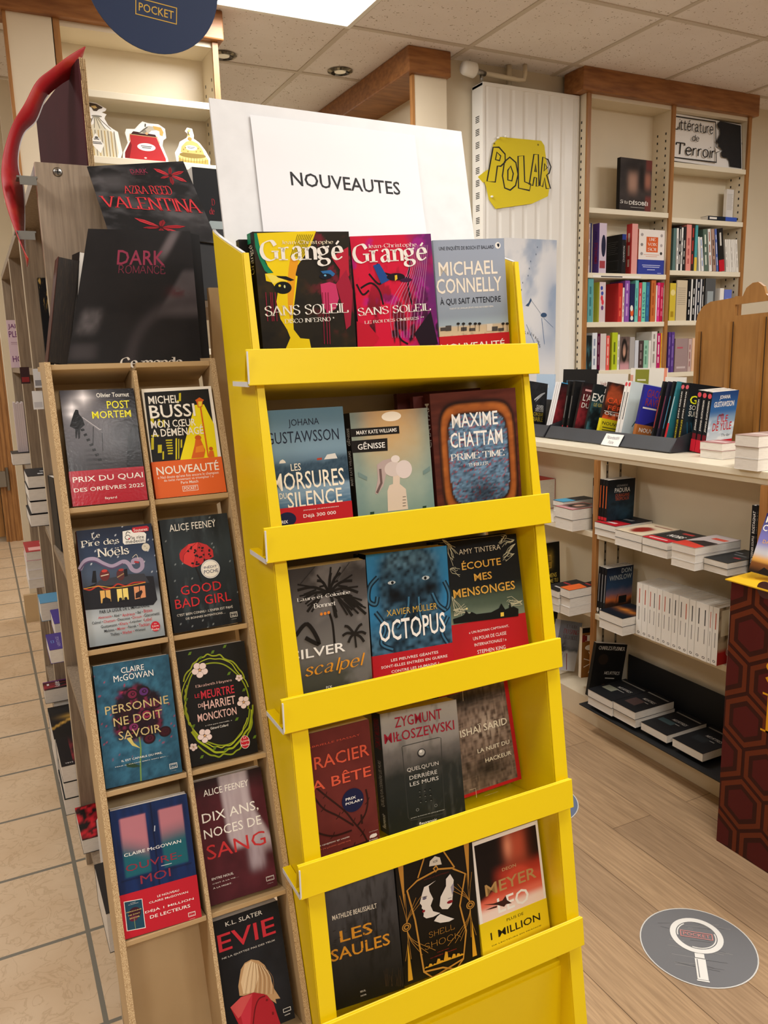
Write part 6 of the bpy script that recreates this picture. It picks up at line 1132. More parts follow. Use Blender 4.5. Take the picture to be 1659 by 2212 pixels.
B((.5177,1.0094,.4414),(-1.27,8.73,-.54),(.145,.204,.024),'black and gold art deco paperback with two white faces, middle of lowest yellow shelf',fr='14100e',sp='14100e',gr=G0,it=[('p',[(.03,1),(.1,1),(.075,.62)],'c08a3a'),('p',[(.04,.03),(.1,.03),(.075,.36)],'d8a02c'),('l',[(.024,.74),(.077,.55),(.075,.48)],-.0007,'c08a3a'),('l',[(.028,.2),(.078,.35),(.075,.46)],-.0007,'c08a3a'),('l',[(.09,.74),(.088,.55),(.075,.48)],-.0007,'c08a3a'),('l',[(.1,.2),(.09,.35),(.075,.46)],-.0007,'c08a3a'),('l',[(.222,.68),(.109,.55),(.075,.48)],-.0007,'c08a3a'),('l',[(.244,.2),(.114,.35),(.075,.46)],-.0007,'c08a3a'),('l',[(.288,.68),(.119,.55),(.075,.48)],-.0007,'c08a3a'),('l',[(.316,.2),(.126,.35),(.075,.46)],-.0007,'c08a3a'),('l',[(.376,.68),(.133,.55),(.075,.48)],-.0007,'c08a3a'),('l',[(.412,.2),(.142,.35),(.075,.46)],-.0007,'c08a3a'),('e',.075,.47,.056,.034,'c08a3a'),('e',.075,.47,.044,.027,'17120e'),('e',.075,.47,.034,.02,'c08a3a'),('e',.075,.47,.02,.012,'17120e'),('p',[(.955,1),(.885,1),(.91,.62)],'c08a3a'),('p',[(.945,.03),(.885,.03),(.91,.36)],'d8a02c'),('l',[(.961,.74),(.908,.55),(.91,.48)],-.0007,'c08a3a'),('l',[(.957,.2),(.907,.35),(.91,.46)],-.0007,'c08a3a'),('l',[(.895,.74),(.897,.55),(.91,.48)],-.0007,'c08a3a'),('l',[(.885,.2),(.895,.35),(.91,.46)],-.0007,'c08a3a'),('l',[(.763,.68),(.876,.55),(.91,.48)],-.0007,'c08a3a'),('l',[(.741,.2),(.871,.35),(.91,.46)],-.0007,'c08a3a'),('l',[(.697,.68),(.866,.55),(.91,.48)],-.0007,'c08a3a'),('l',[(.669,.2),(.859,.35),(.91,.46)],-.0007,'c08a3a'),('l',[(.609,.68),(.852,.55),(.91,.48)],-.0007,'c08a3a'),('l',[(.573,.2),(.843,.35),(.91,.46)],-.0007,'c08a3a'),('e',.91,.47,.056,.034,'c08a3a'),('e',.91,.47,.044,.027,'17120e'),('e',.91,.47,.034,.02,'c08a3a'),('e',.91,.47,.02,.012,'17120e'),('l',[(.728,.823),(.531,.853),(.25,.815),(.118,.762),(.187,.504),(.244,.06),(.35,-.014),(.761,.047),(.826,.268),(.77,.494),(.874,.744),(.716,.819)],.003,'c08a3a'),('l',[(.244,.06),(.486,.038),(.657,-.019),(.761,.047)],.003,'c08a3a'),('l',[(.377,1.003),(.263,.834)],.0025,'c08a3a'),('l',[(.608,.994),(.74,.825)],.0025,'c08a3a'),('p',[(.416,.899),(.431,.94),(.499,.968),(.562,.944),(.578,.884)],'d8d0c4'),('p',[(.459,.872),(.509,.895),(.532,.857),(.494,.832)],'c08a3a'),('p',[(.477,.868),(.504,.879),(.516,.861),(.496,.848)],'2a2018'),('t','NOIR',.469,.915,.53,.935,'2a2420','b'),('p',[(.486,.768),(.402,.753),(.332,.746),(.298,.694),(.28,.661),(.262,.628),(.286,.6),(.279,.58),(.298,.568),(.285,.553),(.301,.535),(.293,.51),(.327,.487),(.414,.48),(.509,.491),(.42,.526),(.394,.577),(.433,.628),(.395,.695),(.389,.741)],'e8e2dc'),('p',[(.675,.783),(.617,.753),(.61,.694),(.53,.622),(.507,.552),(.535,.518),(.609,.502),(.667,.531),(.688,.602),(.702,.675),(.716,.725)],'e8e2dc'),('p',[(.508,.484),(.464,.471),(.421,.444),(.498,.411),(.614,.396),(.682,.404),(.596,.442)],'e8e2dc'),('p',[(.669,.674),(.711,.703),(.708,.643),(.679,.604)],'9a94a8'),('e',.325,.654,.027,.011,'6a6478'),('e',.644,.555,.039,.013,'8a1826'),('e',.301,.553,.02,.011,'8a1826'),('l',[(.295,.669),(.359,.665)],.001,'1a1412'),('l',[(.62,.587),(.669,.585)],.001,'8a8490'),('p',[(.25,.085),(.314,.084),(.301,.09),(.274,.097)],'d8a02c'),('p',[(.296,.084),(.361,.083),(.349,.104),(.322,.111)],'d8a02c'),('p',[(.354,.084),(.419,.083),(.406,.092),(.379,.098)],'d8a02c'),('p',[(.4,.083),(.466,.082),(.457,.12),(.429,.127)],'d8a02c'),('p',[(.442,.083),(.508,.082),(.496,.097),(.468,.103)],'d8a02c'),('p',[(.498,.082),(.565,.081),(.56,.155),(.532,.161)],'d8a02c'),('p',[(.541,.081),(.607,.081),(.595,.099),(.568,.105)],'d8a02c'),('p',[(.6,.081),(.667,.08),(.657,.113),(.629,.119)],'d8a02c'),('p',[(.66,.08),(.727,.079),(.715,.103),(.687,.11)],'d8a02c'),('p',[(.707,.079),(.775,.079),(.762,.091),(.734,.097)],'d8a02c'),('t','MICHAËLA WATTEAUX',.337,.801,.66,.81,'8a2420','f'),('t','SHELL',.342,.32,.675,.367,'c08a3a','ft'),('t','SHOCK',.276,.234,.748,.286,'c08a3a','ft'),('t','MEURTRES',.429,.177,.582,.181,'b8282c','r'),('t','AU CENTRAL GUTENBERG',.334,.149,.679,.155,'b8282c','r')])
B((.6659,1.0038,.4414),(1.33,12.16,-.62),(.143,.194,.026),'white-edged paperback with a red-lit man and a yellow band, rightmost lowest yellow shelf',fr='rast_leo',sp='d8d0c8',gr=G0,it=[('r',0,0,.045,1,'efe9e2'),('r',.965,0,1,1,'efe9e2'),('r',0,.965,1,1,'efe9e2'),('t','DEON',.4,.66,.606,.688,'c8a878','r'),('t','MEYER',.128,.497,.892,.597,'b8925c','x'),('t','LEO',.277,.31,.744,.445,'f2efe8','x'),('p',[(.078,.437),(.224,.414),(.355,.411),(.408,.439),(.421,.398),(.483,.356),(.399,.365),(.369,.35),(.272,.39)],'3a1c18'),('p',[(.101,.385),(.219,.387),(.27,.384),(.263,.369),(.165,.377)],'3a1c18')],band=(0,.28,'e8cc1c',[('t','PLUS DE',.381,.216,.633,.24,'1a1812','b'),('t','1 MILLION',.129,.109,.873,.175,'1a1812','x'),('t','DE LECTEURS EN FRANCE',.132,.054,.876,.063,'1a1812','b'),('t','série noire',.776,-.0072,.979,.0037,'1a1812','r')]))
B((.1097,1.2556,1.2424),(.02,17.12,-.5),(.108,.177,.02),'glossy black-and-white paperback with a figure on stairs and red band, top left in cardboard stand',fr='rast_post',sp='121012',gr=G1,gloss=True,it=[('p',[(.152,.798),(.18,.829),(.214,.825),(.219,.79),(.259,.749),(.279,.691),(.241,.675),(.214,.658),(.193,.579),(.171,.571),(.176,.648),(.152,.58),(.135,.583),(.146,.661),(.08,.686),(.121,.753)],'0f0e10'),('l',[(.219,.647),(.264,.654)],.0035,'0c0b0d'),('l',[(.249,.602),(.293,.61)],.0035,'0c0b0d'),('l',[(.278,.557),(.323,.565)],.0035,'0c0b0d'),('l',[(.308,.512),(.353,.52)],.0035,'0c0b0d'),('l',[(.338,.468),(.383,.475)],.0035,'0c0b0d'),('l',[(.368,.423),(.413,.43)],.0035,'0c0b0d'),('l',[(.398,.378),(.443,.385)],.0035,'0c0b0d'),('l',[(.257,.76),(.471,.644),(.49,.649)],.0012,'b8b4b8'),('l',[(.263,.743),(.461,.638)],.0006,'8a868a'),('l',[(.389,.675),(.354,.515)],.001,'141214'),('l',[(.495,.614),(.475,.453)],.001,'141214'),('p',[(.765,.277),(.835,.543),(.935,.68),(.994,.655),(.983,.279)],'121013'),('t','Olivier Tournut',.479,.927,.926,.967,'f2efe8','x'),('t','POST',.606,.824,.917,.893,'f0e81c','b'),('t','MORTEM',.391,.742,.921,.806,'f0e81c','b')],band=(0,.298,'b01428',[('t','PRIX DU QUAI',.033,.192,.977,.248,'f2efe8','b'),('t','DES ORFÈVRES 2025',.033,.118,.972,.16,'f2efe8','b'),('t','fayard',.423,.031,.585,.058,'f2efe8','b')]))
B((.2313,1.2542,1.2416),(-.5,17.13,.21),(.11,.175,.022),'white-edged black paperback with a yellow lamp-post cone and orange band, top right in cardboard stand',fr='eeeae0',sp='d8d4c8',gr=G1,it=[('p',[(.028,.967),(.955,.974),(.946,.319),(.011,.33)],'141312'),('p',[(.722,.829),(.858,.83),(.961,.64),(.947,.325),(.401,.33)],'f0e010'),('p',[(.518,.946),(.549,.948),(.532,.872),(.502,.871)],'c8bc1c'),('p',[(.475,.88),(.502,.882),(.496,.855),(.469,.854)],'c8bc1c'),('p',[(.046,.576),(.156,.573),(.152,.559),(.043,.562)],'c8bc1c'),('p',[(.041,.552),(.077,.553),(.054,.444),(.017,.443)],'c8bc1c'),('p',[(.238,.525),(.331,.523),(.328,.511),(.235,.513)],'c8bc1c'),('p',[(.238,.501),(.324,.499),(.321,.487),(.236,.489)],'c8bc1c'),('p',[(.237,.477),(.322,.475),(.32,.463),(.234,.465)],'c8bc1c'),('p',[(.241,.453),(.322,.451),(.32,.439),(.238,.441)],'c8bc1c'),('p',[(.245,.428),(.319,.427),(.316,.415),(.242,.416)],'c8bc1c'),('p',[(.243,.404),(.31,.403),(.307,.389),(.24,.39)],'c8bc1c'),('p',[(.379,.531),(.399,.532),(.356,.338),(.337,.337)],'e0d018'),('p',[(.415,.523),(.431,.525),(.39,.342),(.375,.341)],'c8bc1c'),('p',[(.448,.515),(.47,.517),(.454,.442),(.431,.441)],'c8bc1c'),('p',[(.118,.483),(.173,.482),(.157,.409),(.102,.409)],'c8bc1c'),('p',[(.169,.42),(.191,.421),(.175,.348),(.153,.347)],'c8bc1c'),('p',[(.068,.725),(.113,.726),(.102,.675),(.058,.675)],'c8bc1c'),('p',[(.168,.715),(.198,.716),(.184,.654),(.154,.653)],'c8bc1c'),('p',[(.231,.707),(.268,.707),(.255,.645),(.217,.644)],'c8bc1c'),('p',[(.737,.872),(.805,.897),(.867,.87),(.844,.856),(.827,.807),(.764,.803),(.753,.856)],'d8641c'),('p',[(.777,.858),(.835,.858),(.817,.813),(.774,.811)],'f0d838'),('l',[(.8,.807),(.805,.573),(.81,.339)],.0022,'d8641c'),('e',.701,.522,.046,.024,'c85a18'),('p',[(.659,.505),(.735,.504),(.779,.402),(.745,.336),(.563,.337),(.594,.387),(.638,.458)],'d8641c'),('p',[(.653,.438),(.762,.452),(.767,.39),(.631,.385)],'e88a20'),('e',.865,.412,.029,.017,'c85a18'),('p',[(.836,.393),(.894,.392),(.9,.334),(.812,.332)],'d8641c'),('t','MICHEL',.073,.857,.5,.93,'f2efe8','x'),('t','BUSSI',.066,.724,.714,.845,'f2efe8','x'),('t','MON CŒUR',.062,.635,.697,.703,'f2efe8','x'),('t','A DÉMÉNAGÉ',.059,.554,.794,.642,'f2efe8','x')],band=(0,.331,'e06428',[('t','NOUVEAUTÉ',.048,.209,.942,.302,'f2efe8','x'),('t',"« Nul doute qu'une fois encore le champion",.053,.166,.926,.2,'f2efe8','r'),('t','du twist renversant va triompher ! »',.133,.138,.844,.168,'f2efe8','r'),('t','Paris Match',.365,.111,.613,.136,'f2efe8','b'),('t','POCKET',.398,.053,.578,.081,'f2efe8','x'),('box',.376,.042,.599,.09,.0007,'f2efe8')]))
B((.1073,1.197,1.0413),(-.58,16.84,-.54),(.109,.173,.02),'paperback with snowy night house, lit windows and long tentacle, second row left in cardboard stand',fr='rast_noel',sp='5a1420',gr=G1,it=[('e',.885,.794,.055,.035,'d8d2c0'),('e',.874,.803,.014,.0081,'bcb6a4'),('e',.897,.783,.011,.0058,'bcb6a4'),('l',[(-.012,.667),(.067,.734),(.188,.742),(.299,.693),(.414,.661),(.559,.69),(.626,.667),(.668,.612),(.736,.594),(.804,.624),(.798,.688),(.701,.69),(.686,.657)],-.0062,'a89ab4'),('l',[(-.014,.656),(.073,.717),(.184,.723),(.296,.676),(.411,.644),(.556,.673)],-.0022,'5a4a6a'),('l',[(.707,.678),(.768,.667)],.003,'b03a40'),('l',[(.687,.715),(.745,.739),(.764,.697)],-.0008,'d8d0c0'),('p',[(-.0075,.498),(.15,.529),(.22,.54),(.851,.538),(.939,.531),(.953,.32),(.891,.279),(-.0052,.318)],'1c1c22'),('p',[(.119,.543),(.153,.642),(.19,.641),(.186,.537)],'16161a'),('p',[(.223,.555),(.609,.576),(.82,.564),(.875,.478),(.146,.507)],'3a3c44'),('e',.298,.594,.064,.051,'6a2a28'),('e',.504,.579,.052,.05,'5a3030'),('p',[(.555,.621),(.6,.626),(.597,.56),(.553,.558)],'16161a'),('e',.301,.63,.037,.013,'c84038'),('e',.52,.621,.035,.011,'b03a34'),('l',[(.246,.589),(.351,.597)],.0015,'d8c8b0'),('l',[(.457,.56),(.549,.587)],.0015,'a88a60'),('l',[(.01,.502),(.091,.483),(.198,.508),(.277,.472),(.382,.48),(.455,.503),(.555,.477),(.665,.496),(.823,.488)],-.0022,'b03428'),('l',[(.0096,.499),(.197,.505),(.381,.477),(.555,.473),(.823,.485)],-.0009,'e8b040'),('p',[(.212,.465),(.347,.461),(.343,.361),(.21,.357)],'e0b060'),('l',[(.279,.463),(.275,.361)],.0012,'1c1c22'),('p',[(.43,.459),(.578,.458),(.574,.357),(.427,.351)],'f0d878'),('l',[(.504,.458),(.499,.355)],.0012,'1c1c22'),('p',[(.658,.46),(.809,.458),(.804,.356),(.655,.35)],'e0986a'),('l',[(.733,.459),(.728,.355)],.0012,'1c1c22'),('p',[(.237,.394),(.282,.404),(.338,.382),(.338,.353),(.226,.358)],'14141a'),('e',.466,.37,.021,.013,'14141a'),('e',.536,.369,.021,.013,'14141a'),('p',[(.438,.361),(.56,.361),(.566,.344),(.441,.348)],'14141a'),('p',[(.674,.403),(.758,.424),(.769,.406),(.729,.363),(.665,.357)],'2a1a1a'),('p',[(.599,.954),(.715,.96),(.73,.942),(.888,.928),(.912,.909),(.889,.834),(.604,.837),(.586,.856)],'f0eee8'),('p',[(.737,.979),(.935,.983),(.959,.967),(.948,.936),(.746,.932),(.724,.948)],'c02030'),('e',.659,.897,.038,.023,'2a2a2c'),('e',.659,.897,.03,.017,'f0eee8'),('e',.674,.884,.011,.0069,'c83040'),('l',[(.637,.922),(.659,.946),(.701,.933)],-.001,'2a2a2c'),('t','Soutenez',.747,.94,.937,.967,'f2efe8','b'),('t','le rire',.71,.874,.875,.905,'2a2a2c','b'),('t','médecin',.626,.844,.873,.874,'2a2a2c','b'),('t','Le',.184,.923,.297,.965,'eeeade','s'),('t','Pire des',.039,.855,.538,.909,'eeeade','s'),('t','Noëls',.23,.751,.652,.828,'eeeade','s'),('t',"PAR LA LIGUE DE L'IMAGINAIRE",.177,.269,.838,.299,'20242a','x'),('t','Abécassis',.148,.227,.322,.247,'c03440','b'),('t','• Abel •',.33,.223,.45,.246,'20242a','b'),('t','Andrieux',.462,.216,.632,.243,'c03440','b'),('t','• Bal •',.642,.222,.738,.245,'20242a','b'),('t','Bizien',.752,.223,.868,.252,'c03440','b'),('t','Calmel •',.063,.188,.203,.211,'20242a','b'),('t','Chattam •',.212,.186,.393,.209,'c03440','b'),('t','Descosse •',.399,.185,.587,.209,'20242a','b'),('t','Drouin •',.596,.185,.744,.208,'c03440','b'),('t','Giacometti',.752,.186,.957,.214,'20242a','b'),('t','Gustawsson •',.171,.145,.409,.17,'20242a','b'),('t','Khara •',.418,.145,.548,.171,'c03440','b'),('t','Laipsker •',.558,.146,.739,.171,'20242a','b'),('t','Lebel',.745,.147,.845,.177,'c03440','b'),('t','Malzieu •',.208,.106,.366,.129,'20242a','b'),('t','Minier •',.378,.108,.514,.131,'c03440','b'),('t','Norek •',.523,.11,.654,.133,'20242a','b'),('t','Tackian',.663,.107,.81,.136,'c03440','b'),('t','Thilliez •',.28,.067,.425,.091,'20242a','b'),('t','Werber •',.436,.066,.593,.093,'c03440','b'),('t','Wietzel',.604,.072,.742,.093,'20242a','b'),('e',.883,.092,.062,.044,'c41c30'),('t','Livre',.841,.087,.926,.104,'f2efe8','b'),('t','Poche',.828,.058,.928,.076,'f2efe8','b'),('t','Le',.87,.112,.901,.122,'f2efe8','b')])
B((.2306,1.197,1.0402),(-.14,16.47,-.06),(.107,.176,.02),'dark rainy paperback with a red polka-dot umbrella, second row right in the cardboard stand',fr='rast_good',sp='14181c',gr=G1,it=[('p',[(.221,.683),(.257,.715),(.371,.759),(.517,.766),(.636,.733),(.712,.679),(.712,.619),(.645,.601),(.542,.574),(.459,.551),(.382,.55),(.259,.598),(.22,.636)],'c02c30'),('p',[(.371,.759),(.517,.766),(.465,.663),(.382,.55),(.259,.598),(.284,.666)],'d83c3c'),('l',[(.517,.766),(.465,.663),(.383,.552)],-.0006,'701418'),('l',[(.517,.766),(.582,.666),(.542,.574)],-.0006,'701418'),('l',[(.487,.762),(.296,.677),(.259,.598)],-.0006,'701418'),('e',.608,.597,.015,.0082,'1c1214'),('e',.552,.685,.015,.0082,'1c1214'),('e',.51,.63,.015,.0081,'1c1214'),('e',.519,.717,.015,.0082,'1c1214'),('e',.442,.677,.015,.0081,'1c1214'),('e',.667,.629,.015,.0082,'1c1214'),('e',.453,.7,.015,.0081,'1c1214'),('e',.46,.69,.015,.0081,'1c1214'),('e',.398,.584,.015,.0081,'1c1214'),('e',.477,.641,.015,.0081,'1c1214'),('e',.406,.73,.015,.0081,'1c1214'),('e',.559,.709,.015,.0082,'1c1214'),('e',.555,.568,.015,.0081,'1c1214'),('e',.573,.589,.015,.0081,'1c1214'),('e',.572,.604,.015,.0081,'1c1214'),('e',.449,.65,.015,.0081,'1c1214'),('e',.445,.573,.015,.0081,'1c1214'),('e',.454,.591,.015,.0081,'1c1214'),('e',.387,.586,.015,.0081,'1c1214'),('e',.649,.647,.015,.0082,'1c1214'),('e',.48,.571,.015,.0081,'1c1214'),('e',.568,.648,.015,.0082,'1c1214'),('e',.352,.697,.015,.0081,'1c1214'),('e',.571,.711,.015,.0082,'1c1214'),('e',.661,.684,.015,.0082,'1c1214'),('e',.66,.676,.015,.0082,'1c1214'),('e',.469,.65,.015,.0081,'1c1214'),('e',.532,.632,.015,.0081,'1c1214'),('e',.397,.717,.015,.0081,'1c1214'),('e',.455,.571,.015,.0081,'1c1214'),('l',[(.43,.548),(.468,.462),(.477,.414)],.0022,'1c1a1c'),('e',.639,.514,.145,.087,'1c2c60'),('e',.639,.514,.14,.084,'f2efe8'),('e',.639,.514,.128,.077,'28407a'),('e',.639,.514,.124,.074,'f2efe8'),('t','INÉDIT',.543,.521,.741,.548,'1c2c60','x'),('t','POCHE',.539,.477,.75,.509,'1c2c60','x'),('t','ALICE FEENEY',.126,.887,.809,.95,'e8e4dc','r'),('t','GOOD',.167,.317,.763,.398,'d02c34','r'),('t','BAD GIRL',.064,.206,.881,.289,'d02c34','r'),('t',"C'EST BIEN CONNU : L'ENFER EST PAVÉ",.068,.139,.89,.165,'e0dcd4','r'),('t','DE BONNES INTENTIONS…',.187,.1,.77,.118,'e0dcd4','r'),('t','HAUTE',.853,.083,.931,.094,'f2efe8','x'),('t','VILLE',.852,.064,.926,.075,'f2efe8','x'),('t','SUSPENSE',.846,.037,.926,.04,'f2efe8','b'),('box',.835,.056,.944,.101,.0006,'f2efe8')])
B((.1042,1.1329,.8474),(-1.02,17.24,-.78),(.109,.176,.02),'blue paperback with dark roses and pale gold capitals, third row left in the cardboard stand',fr='rast_pers',sp='122c3c',gr=G1,it=[('l',[(.491,.359),(.493,.265),(.468,.15),(.449,.0009)],-.0022,'6a8a4a'),('p',[(.279,.165),(.363,.165),(.467,.121),(.374,.122),(.293,.139)],'26402c'),('p',[(.325,.369),(.382,.373),(.41,.323),(.493,.265),(.388,.302)],'c8b868'),('e',.462,.718,.081,.044,'240a14'),('e',.462,.718,.059,.032,'701c3a'),('e',.47,.721,.029,.015,'2a0c18'),('e',.472,.722,.015,.0082,'701c3a'),('e',.615,.725,.082,.045,'240a14'),('e',.615,.725,.059,.032,'5a2a6a'),('e',.623,.727,.03,.015,'2a0c18'),('e',.625,.728,.015,.0082,'5a2a6a'),('e',.618,.533,.082,.044,'240a14'),('e',.618,.533,.059,.032,'8a2444'),('e',.625,.536,.03,.015,'2a0c18'),('e',.628,.537,.015,.0082,'8a2444'),('e',.433,.449,.081,.044,'240a14'),('e',.433,.449,.059,.031,'7a2a5a'),('e',.441,.452,.029,.015,'2a0c18'),('e',.443,.453,.015,.0081,'7a2a5a'),('e',.618,.331,.082,.044,'240a14'),('e',.618,.331,.059,.031,'4a1024'),('e',.626,.334,.03,.015,'2a0c18'),('e',.628,.334,.015,.0081,'4a1024'),('e',.834,.363,.083,.044,'240a14'),('e',.834,.363,.06,.032,'3a0c18'),('e',.843,.365,.03,.015,'2a0c18'),('e',.845,.366,.015,.0082,'3a0c18'),('e',.364,.588,.08,.044,'240a14'),('e',.364,.588,.058,.031,'2a0c14'),('e',.372,.59,.029,.015,'2a0c18'),('e',.374,.591,.015,.0081,'2a0c14'),('e',.747,.613,.083,.045,'240a14'),('e',.747,.613,.06,.032,'5a1c34'),('e',.755,.616,.03,.015,'2a0c18'),('e',.757,.617,.015,.0082,'5a1c34'),('t','CLAIRE',.352,.906,.654,.953,'f2efe8','r'),('t','McGOWAN',.246,.843,.768,.895,'f2efe8','r'),('t','PERSONNE',.094,.59,.927,.658,'c8b47c','r'),('t','NE DOIT',.185,.483,.826,.553,'c8b47c','r'),('t','SAVOIR',.227,.366,.784,.434,'c8b47c','r'),('t','IL EST CAPABLE DU PIRE,',.232,.185,.762,.203,'f2efe8','r'),('t','MAIS IL CACHE BIEN SON JEU…',.143,.153,.845,.161,'f2efe8','r'),('t','HAUTE',.855,.074,.93,.082,'f2efe8','x'),('t','VILLE',.855,.054,.926,.063,'f2efe8','x'),('t','SUSPENSE',.85,.027,.927,.028,'f2efe8','b'),('box',.839,.046,.942,.089,.0006,'f2efe8')])
